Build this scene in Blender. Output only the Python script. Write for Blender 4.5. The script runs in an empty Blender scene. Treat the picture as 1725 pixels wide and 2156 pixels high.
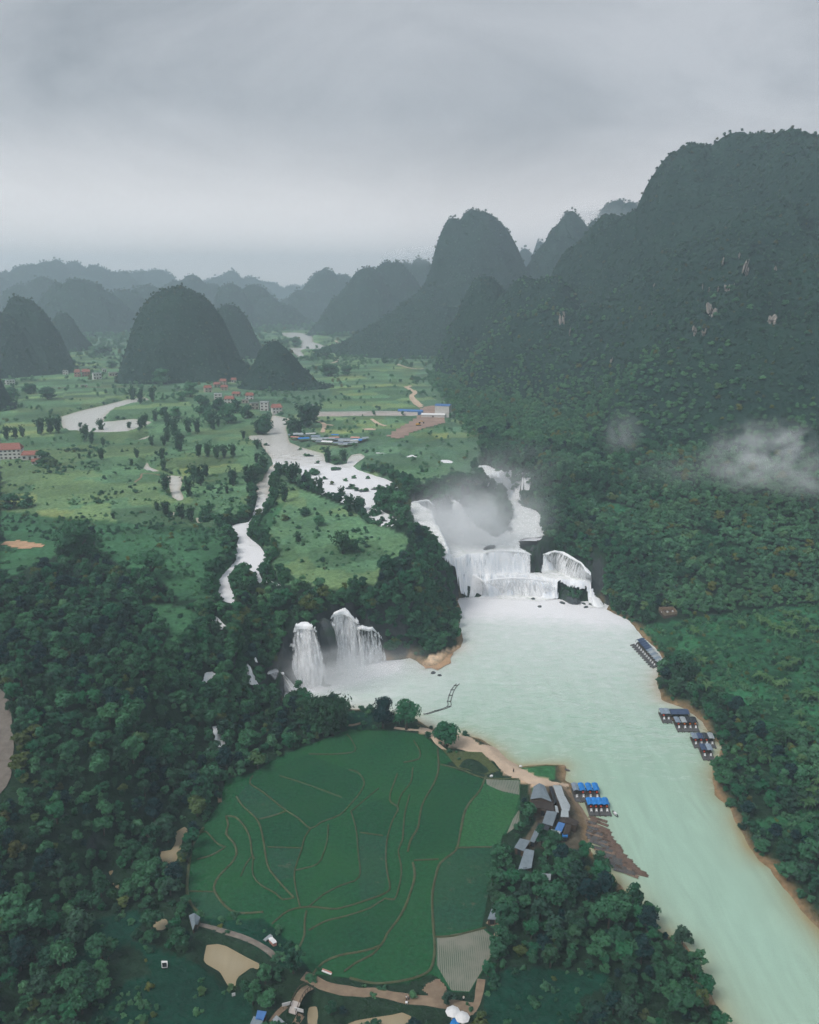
import bpy, bmesh, math, random
import numpy as np
from mathutils import Vector, Matrix

R = math.radians
SC = bpy.context.scene
COL = SC.collection
rnd = random.Random(7)
nrg = np.random.default_rng(11)

# ------------------------------------------------------------------ camera, sky, sun, exposure
CAMZ, PITCH, F, CX, CY = 180.0, R(15.2), 1754.0, 862.5, 1078.0
cam_d = bpy.data.cameras.new('camera')
cam_d.sensor_fit = 'HORIZONTAL'; cam_d.sensor_width = 36.0; cam_d.lens = 36.0 * F / 1725.0
cam_d.clip_start = 1.0; cam_d.clip_end = 60000.0
cam = bpy.data.objects.new('camera', cam_d); COL.objects.link(cam)
cam.location = (0, 0, CAMZ); cam.rotation_euler = (R(90) - PITCH, 0, 0)
SC.camera = cam

SUN_EL, SUN_AZ = R(52), R(-128)          # azimuth from +Y towards +X
w = bpy.data.worlds.new('World'); SC.world = w; w.use_nodes = True
nt = w.node_tree; nt.nodes.clear(); N = nt.nodes.new; Lk = nt.links.new
out = N('ShaderNodeOutputWorld'); bg = N('ShaderNodeBackground')
sky = N('ShaderNodeTexSky'); sky.sky_type = 'NISHITA'; sky.sun_disc = False
sky.sun_elevation = SUN_EL; sky.sun_rotation = SUN_AZ
sky.air_density = 1.0; sky.dust_density = 4.0; sky.ozone_density = 1.0
tc = N('ShaderNodeTexCoord')
sep = N('ShaderNodeSeparateXYZ'); Lk(tc.outputs['Generated'], sep.inputs[0])
zc = N('ShaderNodeMath'); zc.operation = 'MAXIMUM'; zc.inputs[1].default_value = 0.0; Lk(sep.outputs['Z'], zc.inputs[0])
# streaky cloud deck
mp = N('ShaderNodeMapping'); mp.inputs['Rotation'].default_value = (0, R(24), 0); mp.inputs['Scale'].default_value = (2.2, 2.2, 4.4); mp.inputs['Location'].default_value = (2.49, 0.4, 1.62)
Lk(tc.outputs['Generated'], mp.inputs[0])
n1 = N('ShaderNodeTexNoise'); n1.inputs['Scale'].default_value = 1.0; n1.inputs['Detail'].default_value = 8; n1.inputs['Roughness'].default_value = 0.56; n1.inputs['Distortion'].default_value = 0.7
Lk(mp.outputs[0], n1.inputs['Vector'])
rmp = N('ShaderNodeValToRGB'); e = rmp.color_ramp.elements
e[0].position = 0.36; e[0].color = (1.85, 2.05, 2.26, 1)
e[1].position = 0.64; e[1].color = (3.6, 3.76, 3.98, 1)
Lk(n1.outputs['Fac'], rmp.inputs[0])
# brighter pale band low over the horizon
hz = N('ShaderNodeMapRange'); hz.inputs['From Min'].default_value = 0.0; hz.inputs['From Max'].default_value = 0.20
hz.inputs['To Min'].default_value = 1.0; hz.inputs['To Max'].default_value = 0.0; hz.interpolation_type = 'SMOOTHSTEP'
Lk(zc.outputs[0], hz.inputs['Value'])
mx = N('ShaderNodeMix'); mx.data_type = 'RGBA'; mx.inputs[7].default_value = (9.6, 9.1, 9.0, 1)
hzs = N('ShaderNodeMath'); hzs.operation = 'MULTIPLY'; hzs.inputs[1].default_value = 0.8; Lk(hz.outputs[0], hzs.inputs[0])
Lk(hzs.outputs[0], mx.inputs[0]); Lk(rmp.outputs[0], mx.inputs[6])
mx2 = N('ShaderNodeMix'); mx2.data_type = 'RGBA'; mx2.inputs[0].default_value = 0.94
Lk(sky.outputs[0], mx2.inputs[6]); Lk(mx.outputs[2], mx2.inputs[7])
Lk(mx2.outputs[2], bg.inputs[0]); bg.inputs[1].default_value = 0.1
Lk(bg.outputs[0], out.inputs[0])

sun_d = bpy.data.lights.new('sun', 'SUN'); sun_d.energy = 1.5; sun_d.angle = R(25); sun_d.color = (1.0, 0.965, 0.92)
sun = bpy.data.objects.new('sun', sun_d); COL.objects.link(sun)
sdir = Vector((math.sin(SUN_AZ) * math.cos(SUN_EL), math.cos(SUN_AZ) * math.cos(SUN_EL), math.sin(SUN_EL)))
sun.rotation_euler = sdir.to_track_quat('Z', 'Y').to_euler()
sun.location = (0, 0, 900)

vs = SC.view_settings; vs.view_transform = 'Standard'; vs.look = 'None'; vs.gamma = 1.0; vs.use_curve_mapping = False
vs.exposure = 0.66
SC.render.engine = 'CYCLES'
cy = SC.cycles
cy.use_denoising = True
try: cy.denoiser = 'OPENIMAGEDENOISE'; cy.denoising_input_passes = 'RGB_ALBEDO_NORMAL'; cy.denoising_prefilter = 'FAST'
except Exception: pass
cy.max_bounces = 5; cy.diffuse_bounces = 2; cy.glossy_bounces = 2; cy.transmission_bounces = 3; cy.transparent_max_bounces = 12
cy.volume_bounces = 3; cy.volume_step_rate = 4.0; cy.volume_max_steps = 64
cy.use_adaptive_sampling = True; cy.adaptive_threshold = 0.03
cy.sample_clamp_indirect = 4.0

# ------------------------------------------------------------------ small helpers
def tag(o, label=None, cat=None, group=None, kind=None):
    if label: o['label'] = label
    if cat: o['category'] = cat
    if group: o['group'] = group
    if kind: o['kind'] = kind
    return o

def empty(name, loc=(0, 0, 0), rz=0.0):
    o = bpy.data.objects.new(name, None); COL.objects.link(o)
    o.location = loc; o.rotation_euler = (0, 0, rz); o.empty_display_size = 0.5
    return o

def mesh_obj(name, verts, faces, mat=None, parent=None, smooth=False, link=True):
    me = bpy.data.meshes.new(name)
    me.from_pydata([tuple(map(float, v)) for v in verts], [], [tuple(int(i) for i in f) for f in faces])
    if smooth: me.polygons.foreach_set('use_smooth', np.ones(len(me.polygons), bool))
    me.update()
    o = bpy.data.objects.new(name, me)
    if link: COL.objects.link(o)
    if mat: me.materials.append(mat)
    if parent: o.parent = parent
    return o

def big_mesh(name, V, Q, mat=None, smooth=True, attrs=None, link=True):
    """V (n,3) array, Q (m,k) array of same-sized faces; attrs {name: (n,) or (n,3)}"""
    me = bpy.data.meshes.new(name); V = np.ascontiguousarray(V, np.float32); Q = np.ascontiguousarray(Q, np.int32)
    k = Q.shape[1]
    me.vertices.add(len(V)); me.vertices.foreach_set('co', V.ravel())
    me.loops.add(Q.size); me.loops.foreach_set('vertex_index', Q.ravel())
    me.polygons.add(len(Q)); me.polygons.foreach_set('loop_start', np.arange(0, Q.size, k, dtype=np.int32))
    if smooth: me.polygons.foreach_set('use_smooth', np.ones(len(Q), bool))
    me.update(calc_edges=True); me.validate()
    for nm, a in (attrs or {}).items():
        if a.ndim == 2:
            at_ = me.attributes.new(nm, 'FLOAT_COLOR', 'POINT')
            at_.data.foreach_set('color', np.c_[a, np.ones(len(a))].astype(np.float32).ravel())
        else:
            at_ = me.attributes.new(nm, 'FLOAT', 'POINT'); at_.data.foreach_set('value', a.astype(np.float32))
    o = bpy.data.objects.new(name, me)
    if link: COL.objects.link(o)
    if mat: me.materials.append(mat)
    return o

# ------------------------------------------------------------------ numpy noise
def _h(ix, iy, s):
    n = (ix * 374761393 + iy * 668265263 + s * 1442695041) & 0xFFFFFFFF
    n = ((n ^ (n >> 13)) * 1274126177) & 0xFFFFFFFF
    n = n ^ (n >> 16)
    return (n & 0xFFFF) / 65535.0
def vnoise(x, y, s=0):
    ix = np.floor(x).astype(np.int64); iy = np.floor(y).astype(np.int64)
    fx = x - ix; fy = y - iy
    fx = fx * fx * (3 - 2 * fx); fy = fy * fy * (3 - 2 * fy)
    a = _h(ix, iy, s); b = _h(ix + 1, iy, s); c = _h(ix, iy + 1, s); d = _h(ix + 1, iy + 1, s)
    return (a * (1 - fx) + b * fx) * (1 - fy) + (c * (1 - fx) + d * fx) * fy
def fbm(x, y, sc, oc=4, s=0, g=0.5):
    x = np.asarray(x, float) / sc; y = np.asarray(y, float) / sc; t = 0; a = 1; n = 0
    for i in range(oc):
        t = t + a * vnoise(x, y, s + i * 17); n += a; a *= g; x = x * 2.03 + 3.7; y = y * 2.03 + 1.3
    return t / n
def sstep(a, b, x):
    t = np.clip((x - a) / (b - a), 0, 1); return t * t * (3 - 2 * t)

# ------------------------------------------------------------------ photograph <-> place (survey of points from the picture)
CP, SP = math.cos(PITCH), math.sin(PITCH)
def ray(px, py):
    a = (px - CX) / F; b = -(py - CY) / F
    return np.array([a, CP + b * SP, -SP + b * CP])
def at(px, py, z=0.0):
    d = ray(px, py); t = (z - CAMZ) / d[2]
    return np.array([d[0] * t, d[1] * t, z])
def at_D(px, py, D):
    d = ray(px, py); t = D / math.hypot(d[0], d[1])
    return np.array([d[0] * t, d[1] * t, CAMZ + d[2] * t])
def proj(x, y, z):
    zz = z - CAMZ; dep = y * CP - zz * SP; up = y * SP + zz * CP
    dep = np.where(dep < 1, 1, dep)
    return CX + F * x / dep, CY - F * up / dep
class Crop:                                    # reads points measured in an enlarged crop of the picture
    def __init__(s, x0, y0, x1, wpx=1725.0):
        s.x0, s.y0, s.k = x0 * 1725 / 2992., y0 * 1725 / 2992., (x1 - x0) / wpx * 1725 / 2992.
    def __call__(s, *p):
        if len(p) == 2 and not hasattr(p[0], '__len__'): return (s.x0 + p[0] * s.k, s.y0 + p[1] * s.k)
        return [(s.x0 + a[0] * s.k, s.y0 + a[1] * s.k) + tuple(a[2:]) for a in (p[0] if len(p) == 1 else p)]
cA = Crop(600, 2600, 1900); cB = Crop(1850, 2750, 2350); cC = Crop(0, 1500, 1100); cD = Crop(900, 1450, 1700)
cE = Crop(1400, 1600, 2300); cG = Crop(700, 2050, 1750); cQ = Crop(1500, 2550, 2400); cV = Crop(0, 900, 1500)
cK = Crop(0, 3000, 1000); cL = Crop(600, 3400, 1800); cM = Crop(2250, 2300, 2700); cN = Crop(1700, 2900, 2992)
cM3 = Crop(2200, 2200, 2992, 1708); cH = Crop(1400, 450, 2992); cR6 = Crop(2100, 1500, 2992); cF8 = Crop(0, 2300, 900)

def poly_sdf(x, y, P):
    """signed distance to a closed polygon, positive inside"""
    P = np.asarray(P, float)[:, :2]; Q = np.roll(P, -1, 0)
    d2 = np.full(x.shape, 1e18); ins = np.zeros(x.shape, bool)
    for (ax, ay), (bx, by) in zip(P, Q):
        ex, ey = bx - ax, by - ay; L = ex * ex + ey * ey + 1e-9
        t = np.clip(((x - ax) * ex + (y - ay) * ey) / L, 0, 1)
        d2 = np.minimum(d2, (x - ax - t * ex) ** 2 + (y - ay - t * ey) ** 2)
        c = (ay > y) != (by > y)
        with np.errstate(divide='ignore', invalid='ignore'):
            xi = ex * (y - ay) / (ey if abs(ey) > 1e-9 else 1e-9) + ax
        ins ^= c & (x < xi)
    d = np.sqrt(d2); return np.where(ins, d, -d)
def line_dist(x, y, P):
    P = np.asarray(P, float); d2 = np.full(x.shape, 1e18)
    for a, b in zip(P[:-1], P[1:]):
        ex, ey = b[0] - a[0], b[1] - a[1]; L = ex * ex + ey * ey + 1e-9
        t = np.clip(((x - a[0]) * ex + (y - a[1]) * ey) / L, 0, 1)
        d2 = np.minimum(d2, (x - a[0] - t * ex) ** 2 + (y - a[1] - t * ey) ** 2)
    return np.sqrt(d2)
def in_px(px, py, P):
    P = np.asarray(P, float)[:, :2]; Q = np.roll(P, -1, 0); ins = np.zeros(np.shape(px), bool)
    for (ax, ay), (bx, by) in zip(P, Q):
        c = (ay > py) != (by > py)
        ins ^= c & (px < (bx - ax) * (py - ay) / (by - ay + 1e-12) + ax)
    return ins

# ------------------------------------------------------------------ the lie of the land
RIVER = [(500,1452),(560,1468),(640,1478),(740,1492),(790,1499),(870,1509),(905,1528),(940,1545),(975,1545),(1010,1556),(1050,1578),(1078,1603),(1095,1614),
  (1150,1609),(1188,1612),(1186,1645),(1203,1652),(1208,1672),(1222,1700),(1236,1735),(1246,1790),(1280,1840),(1322,1885),(1360,1930),(1400,1960),(1440,1985),
  (1462,2020),(1480,2080),(1520,2150),(1540,2260),(1700,2420),(2150,2420),(2000,2240),(1810,2060),(1725,1962),(1690,1922),(1655,1872),(1628,1828),(1600,1812),(1572,1782),(1552,1748),(1536,1702),(1512,1677),
  (1502,1640),(1508,1600),(1520,1575),(1492,1550),(1480,1520),(1442,1490),(1392,1474),(1378,1440),(1382,1412),(1402,1394),(1338,1320),(1310,1301),(1276,1282),
  (1262,1268),(1240,1258),(1190,1252),(1100,1248),(1060,1245),(1000,1243),(962,1245),(968,1290),(970,1340),(972,1365),(950,1380),(925,1402),(898,1406),(885,1392),(850,1380),
  (815,1392),(800,1388),(740,1402),(690,1418),(640,1428),(600,1428),(560,1425),(520,1430)]
RIVER_W = np.array([at(px, py, 0) for px, py in RIVER])
EDGE_L = [(-500,1960,8),(-200,1900,10),(0,1840,12),(150,1770,12),(340,1700,10),(430,1610,12),(495,1510,14),(555,1446,14),(600,1410,16)]
FAR = [(6000.,600.),(9000.,11000.),(-9000.,11000.),(-6000.,150.)]
def wpoly(pts): return [tuple(at(a, b, z)[:2]) for a, b, z in pts]
L_LIP = [(608,1340,27),(620,1322,30),(655,1316,30),(690,1326,30),(697,1292,30),(742,1283,30),(760,1312,23),(790,1325,18),(808,1345,12),(840,1362,7),(885,1365,6),(930,1352,10),(960,1315,6)]
P3 = wpoly(EDGE_L + L_LIP + [(962,1262,2),(950,1190,17),(925,1130,26),(895,1085,34),(868,1056,43),(885,1049,44),(905,1046,45),(925,1047,45),(945,1030,45),(990,1022,45),(1035,1012,43),(1080,1002,42),(1115,1008,42),(1200,1020,44),(1420,1010,50),(1900,1010,50)]) + FAR
P2 = wpoly(EDGE_L + L_LIP + [(964,1258,3),(972,1205,17),(1000,1190,20),(1022,1176,24),(1060,1163,25),(1118,1165,25),(1145,1163,25),(1170,1157,25),(1215,1168,24),(1240,1195,18),(1262,1225,12),(1300,1220,14),(1500,1180,20),(1900,1160,22)]) + FAR
P1 = wpoly(EDGE_L + L_LIP + [(966,1262,1),(985,1232,9),(1018,1222,12),(1062,1217,12),(1110,1217,12),(1165,1224,12),(1190,1240,8),(1215,1252,5),(1255,1255,5),(1300,1258,6),(1500,1230,14),(1900,1210,20)]) + FAR
HC = [(655,1316,30),(745,1288,31),(470,1260,33),(540,1130,38),(560,1020,44),(590,930,47),(870,1055,44.5),(930,1045,45),(650,980,46),(780,1020,45),(850,1010,45.5),
  (200,1000,46),(100,1150,43),(0,1250,41),(300,1200,40),(150,1450,36),(0,1550,34),(350,1380,33),(440,1330,33),(500,1450,24),(470,1540,14),(400,1600,14),(200,1650,24),(0,1700,26),(-200,1700,30),
  (0,900,48),(300,850,48),(700,850,48),(900,850,48),(900,950,47),(1010,985,46),(850,700,48),(400,720,48),(30,740,48),(700,1130,40),(720,1220,36),(860,1250,30),(900,1310,24),(800,1265,30),(1500,950,50),(600,1230,34)]
HCW = np.array([at(a, b, c) for a, b, c in HC])
def high(x, y):
    num = 0; den = 0
    for (cx_, cy_, cz_) in HCW:
        wgt = 1.0 / (((x - cx_) ** 2 + (y - cy_) ** 2) + 25.0 ** 2) ** 1.5
        num = num + wgt * cz_; den = den + wgt
    return num / den
RB_EDGE = [(1900,2180,0),(1725,1962,0),(1628,1828,0),(1536,1702,0),(1502,1640,0),(1442,1490,0),(1402,1394,0),(1338,1320,0),(1262,1262,4),(1230,1180,24),(1150,1110,28),(1140,1060,36),(1115,1010,44),(1050,985,46),(985,935,47),(955,890,48),(935,860,48),(905,820,48),(880,785,48),(850,760,48)]
RB = wpoly(RB_EDGE) + [(900.,3000.),(3000.,3000.),(3000.,50.),(500.,30.)]
def level(x, y):
    wd = np.clip(3.0 + np.maximum(-70.0 - x, (x - 135.0) * 0.6) * 1.1, 3.0, 90.0)
    wd = wd + 9.0 * sstep(-4, 8, x) * sstep(445, 425, y) + 7.0 * sstep(-30, -25, x) * sstep(-20, -25, x) + 8.0 * sstep(-58, -64, x) * (wd < 10)
    kq = sstep(45, 12, wd); lo = kq - (1 - kq) * wd; hi = lo + 2 * wd     # by the falls the cliff stands just behind the lip
    s1 = sstep(lo, hi, poly_sdf(x, y, P1)); s2 = sstep(lo, hi, poly_sdf(x, y, P2)); s3 = sstep(lo, hi, poly_sdf(x, y, P3))
    return 12 * s1 + 13 * s2 + (high(x, y) - 25) * s3
def bank(x, y):
    d = np.clip(poly_sdf(x, y, RB), 0, 700)
    return 0.05 * d + 0.00022 * d * d * (d < 400) + (d >= 400) * (0.00022 * 160000 + (d - 400) * .1)

def march(px, py, fn, t0=150.0, t1=6000.0):
    """first hit of the picture ray with the surface z = fn(x, y)"""
    d = ray(px, py); ts = t0 * (t1 / t0) ** np.linspace(0, 1, 900)
    z = CAMZ + d[2] * ts; h = fn(d[0] * ts, d[1] * ts)
    k = np.nonzero(z <= h)[0]
    if len(k) == 0: return np.array([d[0] * t1, d[1] * t1, CAMZ + d[2] * t1])
    i = max(k[0], 1); a, b = ts[i - 1], ts[i]
    ga = z[i - 1] - h[i - 1]; gb = z[i] - h[i]; t = a + (b - a) * ga / (ga - gb + 1e-9)
    return np.array([d[0] * t, d[1] * t, CAMZ + d[2] * t])
def march_many(pts, fn):
    """the same for many picture points at once"""
    D = np.array([ray(p[0], p[1]) for p in pts]); ts = 150.0 * 40.0 ** np.linspace(0, 1, 700)
    X = D[:, :1] * ts; Y = D[:, 1:2] * ts; Z = CAMZ + D[:, 2:] * ts
    H = fn(X.ravel(), Y.ravel()).reshape(X.shape); below = Z <= H; below[:, -1] = True
    i = np.maximum(below.argmax(1), 1); r_ = np.arange(len(D))
    ga = Z[r_, i - 1] - H[r_, i - 1]; gb = Z[r_, i] - H[r_, i]; t = ts[i - 1] + (ts[i] - ts[i - 1]) * np.clip(ga / (ga - gb + 1e-9), 0, 1)
    return np.c_[D[:, 0] * t, D[:, 1] * t, CAMZ + D[:, 2] * t]

# waters of the plateau, read off the picture and laid on the land
UP_PX = {
 'upper_river': cD([(205,135),(185,200),(160,290),(20,300),(20,335),(110,365),(150,420),(195,470),(212,530),(300,556),(400,600),(480,640),(540,720),(620,782),(720,815),(800,850),(920,842),(930,900),(945,960),(1000,1010),(1110,1032),(1200,972),(1140,925),(1080,900),
     (1010,840),(1040,775),(1120,742),(1200,718),(1290,708),(1200,688),(1100,640),(1000,608),(880,570),(840,540),(885,500),(945,470),(900,438),(830,450),(800,480),(790,520),(700,530),(620,500),(612,440),(540,420),(430,390),(340,352),(328,300),(310,240),(342,165)]),
 'left_stream': cD([(205,525),(145,600),(125,652),(70,680),(85,800),(50,930),(15,985)]) + cC([(1380,640),(1280,665),(1300,690),(1370,720),(1350,770),(1350,850),(1290,920),(1250,970),(1260,1010),(1235,1050),(1250,1085),(1330,1105),(1350,1085),(1335,1030),(1312,990),(1332,935),(1420,930),(1470,960),(1500,1000),(1590,1012),(1612,990),(1500,958),(1482,930),(1510,880),(1552,850),(1510,800),(1480,760),(1422,720),(1412,700),(1452,640),(1502,600),(1545,520),(1550,440),(1565,380)]) + cD([(240,640),(245,560)]),
 'right_stream': cE([(660,195),(672,240),(720,282),(790,292),(870,302),(890,350),(860,400),(870,450),(905,490),(900,560),(880,620),(840,680),(860,700),(1030,705),(1130,692),(1110,650),(1095,600),(1112,540),(1010,490),(940,470),(950,420),(980,380),(1030,325),(960,300),(870,268),(790,230),(720,193)]),
 'bend_river': cV([(250,715),(330,690),(440,665),(540,640),(610,632),(640,650),(560,665),(470,685),(445,705),(432,735),(560,722),(640,735),(600,760),(520,785),(410,790),(270,775)]),
 'far_river': cV([(1175,362),(1240,360),(1312,368),(1318,400),(1400,428),(1400,436),(1310,434),(1262,436),(1292,470),(1272,478),(1232,448),(1212,424),(1262,425),(1270,395),(1200,380)]),
 'pond_reeds': cC([(960,365),(1045,370),(1042,420),(1030,445),(1055,500),(1030,522),(985,490),(972,440)]),
 'pool_meadow': cC([(765,172),(858,138),(852,158),(800,180)]),
 'pool_bushes': cC([(818,332),(845,286),(856,318),(922,345),(905,362),(860,350)]),
 'pool_small': cC([(980,572),(1018,576),(1020,606),(988,604)]),
 'pool_wide': cC([(1120,606),(1152,606),(1142,632),(1200,646),(1132,656)]),
 'pool_forest': cC([(1185,1185),(1240,1172),(1300,1230),(1270,1250),(1230,1225)]),
 'white_rill': cD([(1018,430),(1140,440),(1138,462),(1030,458)]), 'white_rill_b': cD([(1250,470),(1300,448),(1350,462),(1330,490),(1262,492)]), 'white_rill_c': cD([(1510,485),(1600,490),(1660,520),(1650,535),(1580,540)]),
}
def lev_only(x, y): return level(x, y) + bank(x, y)
UP_W = {}
_keys = list(UP_PX); _all = sum((UP_PX[k] for k in _keys), []); _hit = march_many(_all, lambda x, y: level(x, y)); _i = 0
for k in _keys:
    UP_W[k] = _hit[_i:_i + len(UP_PX[k])]; _i += len(UP_PX[k])
# basins between the tiers of the great fall
BAS = {'upper_basin': (cE([(205,570),(330,575),(440,545),(560,545),(640,590),(790,680),(850,675),(1000,690),(1130,690),(1110,730),(1060,765),(1150,790),(1200,782),(1270,795),(1345,840),(1320,850),(1190,800),(1115,822),(1030,805),(900,798),(720,808),(640,880),(520,910),(440,880),(395,820),(375,760),(360,680),(280,625)]), 25.0),
       'middle_basin': (cE([(500,915),(640,880),(720,880),(1030,925),(1110,935),(1200,960),(1210,1010),(1100,1005),(1000,992),(860,992),(700,1010),(600,1050),(540,1070),(510,980)]), 12.0)}
BAS_W = {k: np.array([at(a, b, z) for a, b in p]) for k, (p, z) in BAS.items()}
CASC_PX = cE([(178,470),(190,445),(300,428),(352,440),(360,520),(450,410),(480,376),(575,370),(560,470),(600,560),(640,600),(790,690),(840,680),(880,620),(900,560),(905,490),(870,450),(860,400),(890,350),(870,302),(790,292),(720,282),(672,240),(660,195),(720,193),(790,230),(870,268),(960,300),(1030,325),(980,380),(950,420),(940,470),(1010,490),(1112,540),(1095,600),(1110,650),(1135,692),(1000,700),(950,730),(960,770),(1030,800),(1036,940),(1112,940),(1118,815),(1190,784),(1262,796),(1335,838),(1400,880),(1440,930),(1462,1025),(1490,1090),(1560,1180),(1440,1190),(1420,1060),(1300,1060),(1230,1010),(1240,1130),(1050,1140),(700,1120),(540,1110),(520,1000),(490,920),(430,870),(385,760),(300,625),(205,590)])
# ponds and flooded ground on the low land
POND_PX = {'brown_channel': cK([(1100,70),(1160,35),(1195,45),(1150,110),(1140,180),(1110,250),(1085,285),(1040,290),(1010,220),(1010,190),(1080,180),(1110,130)]),
 'brown_pond': cA([(190,1200),(205,1130),(260,1125),(300,1135),(400,1190),(470,1225),(460,1250),(420,1240),(350,1290),(345,1335),(310,1330),(270,1260),(200,1220)]),
 'forest_pool': cK([(685,310),(715,308),(715,330),(690,345)]), 'forest_pool_b': cK([(695,385),(760,400),(820,425),(800,440),(720,415)]),
 'hut_pool': cK([(960,650),(1000,610),(1050,615),(1065,655),(1030,685),(970,685)]),
 'creek': cL([(760,400),(800,395),(810,440),(800,489),(820,560),(760,560),(750,440)]), 'creek_b': cL([(960,489),(1010,470),(1100,455),(1200,440),(1250,428),(1300,450),(1290,489),(1290,560),(960,560)])}
POND_W = {k: np.array([at(a, b, 2.0) for a, b in p]) for k, p in POND_PX.items()}

PADDY = cA([(900,85),(1000,90),(1150,95),(1250,110),(1330,175),(1410,235),(1340,255),(1540,325),(1725,330),(1725,545),(1640,600),(1600,760),(1560,900),(1540,1040),(1600,1090),(1590,1180),(1480,1360),(1390,1355),(1330,1290),(1290,1270),(1180,1310),(1020,1320),(900,1290),(720,1270),(600,1110),(480,1000),(300,1010),(150,990),(110,870),(120,700),(190,560),(270,440),(300,330),(420,300),(600,200)])
PADDY_W = np.array([at(a, b, 2.6) for a, b in PADDY])

# ---- karst hills: (picture x of top, picture y of top, distance, half-width in picture px, steepness power, depth factor)
def bump(px, py, D, hw, k=2.4, dep=1.0, hwr=None):
    p = at_D(px, py, D); s = math.hypot(D, CAMZ) / F
    hw, hwr = (hw * 1.22, hwr and hwr * 1.22) if D > 2200 else (hw, hwr)
    return dict(x=p[0], y=p[1], z=p[2], r=hw * s, rr=(hwr or hw) * s, k=k, dep=dep, D=D)
HILLS = [
 ('hill', [bump(372,611,1300,98,2.9,1.0,112), bump(405,624,1310,80,2.6), bump(330,634,1290,64,2.8), bump(450,720,1280,70,1.8)]),
 ('hill', [bump(575,719,1120,52,2.2,1.0,70), bump(640,800,1110,70,2.0)]),
 ('hill', [bump(482,638,1680,55,2.2), bump(455,660,1700,40,2.2)]),
 ('hill', [bump(42,624,1480,62,2.6), bump(-10,650,1450,60,2.4), bump(72,660,1460,40,2.4)]),
 ('hill', [bump(128,660,1900,38,2.2)]),
 ('hill', [bump(-34,748,1020,34,2.0)]),
 ('hill', [bump(1002,444,1900,112,2.3,1.0,126), bump(962,466,1890,66,2.6), bump(925,600,1840,140,1.6), bump(1090,562,1900,90,1.6), bump(860,690,1800,100,1.5)]),
 ('hill', [bump(1205,438,1950,98,1.8), bump(1150,520,1950,80,1.8), bump(1250,470,2000,80,2.0)]),
 ('hill', [bump(1300,426,2500,75,2.2), bump(1335,424,2450,50,2.4)]),
 ('hill', [bump(826,557,2450,60,2.6), bump(772,571,2400,60,2.6), bump(730,620,2400,50,2.2), bump(850,600,2450,80,2.2)]),
 ('hill', [bump(886,545,2900,42,2.4), bump(855,553,3000,36,2.4)]),
 ('hill', [bump(1140,503,3300,26,2.2), bump(1106,520,3300,30,2.2), bump(1080,535,3200,30,2.0)]),
 ('hill', [bump(686,566,3500,46,2.0), bump(725,580,3500,40,2.2), bump(640,612,3400,44,2.0)]),
 ('hill', [bump(165,590,2600,58,2.4), bump(120,600,2700,46,2.2), bump(215,610,2600,46,2.2)]),
 ('hill', [bump(90,585,3200,50,2.4), bump(45,600,3200,46,2.4)]),
 ('hill', [bump(260,612,2900,50,2.2), bump(310,600,3100,48,2.4)]),
 ('hill', [bump(405,580,3600,42,2.2), bump(440,596,3600,40,2.2), bump(370,590,3600,40,2.2)]),
 ('hill', [bump(484,602,3000,40,2.4), bump(535,600,3100,44,2.4), bump(570,625,3000,40,2.2)]),
 ('hill', [bump(590,636,2900,40,2.2), bump(620,625,3600,40,2.2)]),
 ('hill', [bump(487,572,5200,38,2.2), bump(452,585,5200,40,2.2), bump(525,585,5200,40,2.4)]),
 ('hill', [bump(335,566,5200,44,2.4), bump(290,572,5200,48,2.4)]),
 ('hill', [bump(205,560,4600,44,2.6), bump(160,556,4700,40,2.6), bump(250,570,4600,44,2.4)]),
 ('hill', [bump(105,548,4500,40,2.8), bump(60,556,4500,42,2.8), bump(15,575,4500,50,2.6)]),
 ('hill', [bump(-60,560,4400,60,2.4), bump(-140,545,4300,70,2.4)]),
 ('hill', [bump(560,596,6200,50,2.2), bump(610,604,6200,50,2.2), bump(660,600,6500,50,2.0)]),
]
def hill_h(bs, x, y):
    h = np.full(x.shape, -60.0)
    for b in bs:
        # axes turned to face the viewer's bearing so that width and depth can differ
        D = math.hypot(b['x'], b['y']); ux, uy = b['y'] / D, -b['x'] / D
        lx = (x - b['x']) * ux + (y - b['y']) * uy; ly = (x - b['x']) * -uy + (y - b['y']) * ux
        wob = 1 + 0.52 * (fbm(x, y, b['r'] * 0.62 + 16, 4, 5) - 0.5)
        rr = np.where(lx < 0, b['r'], b['rr'])
        s = np.sqrt((lx / rr) ** 2 + (ly / (b['r'] * b['dep'])) ** 2) * wob
        H = b['z'] - 38.0
        hh = 38 + H * (1.12 * np.exp(-(s * 0.92) ** b['k']) - 0.12) * (1 + 0.10 * (fbm(x, y, b['r'] * 0.30 + 8, 3, 6) - 0.5))
        # soft union
        kk = 0.06 * H; d = np.clip(0.5 + 0.5 * (hh - h) / kk, 0, 1)
        h = hh * d + h * (1 - d) + kk * d * (1 - d) * 0.6
    return h
RIDGE = [(2300,450,820,420),(2050,380,930,430),(1850,305,1010,430),(1725,289,1070,420),(1620,292,1110,410),(1540,289,1140,400),(1500,304,1150,390),(1462,291,1155,380),(1432,318,1180,370),(1402,375,1200,340),(1375,423,1225,320),(1340,431,1245,310),(1285,462,1280,290),(1215,525,1320,260)]
SPURS = [(1150,592,1240,110,2.2),(1105,598,1270,80,2.2),(1042,590,1330,70,2.4),(985,672,1310,70,2.0),(930,738,1290,55,2.0),(1195,640,1120,150,2.2),(1250,690,1010,130,2.2),(1330,640,1040,170,2.2),(1500,600,980,190,2.2),(1650,560,930,210,2.2),(1560,470,1030,170,2.2),(1450,520,1070,150,2.2),(1680,430,1000,180,2.2),(1420,730,900,130,2.2),(1180,740,1060,120,2.0),(1740,560,860,200,2.0)]
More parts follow.
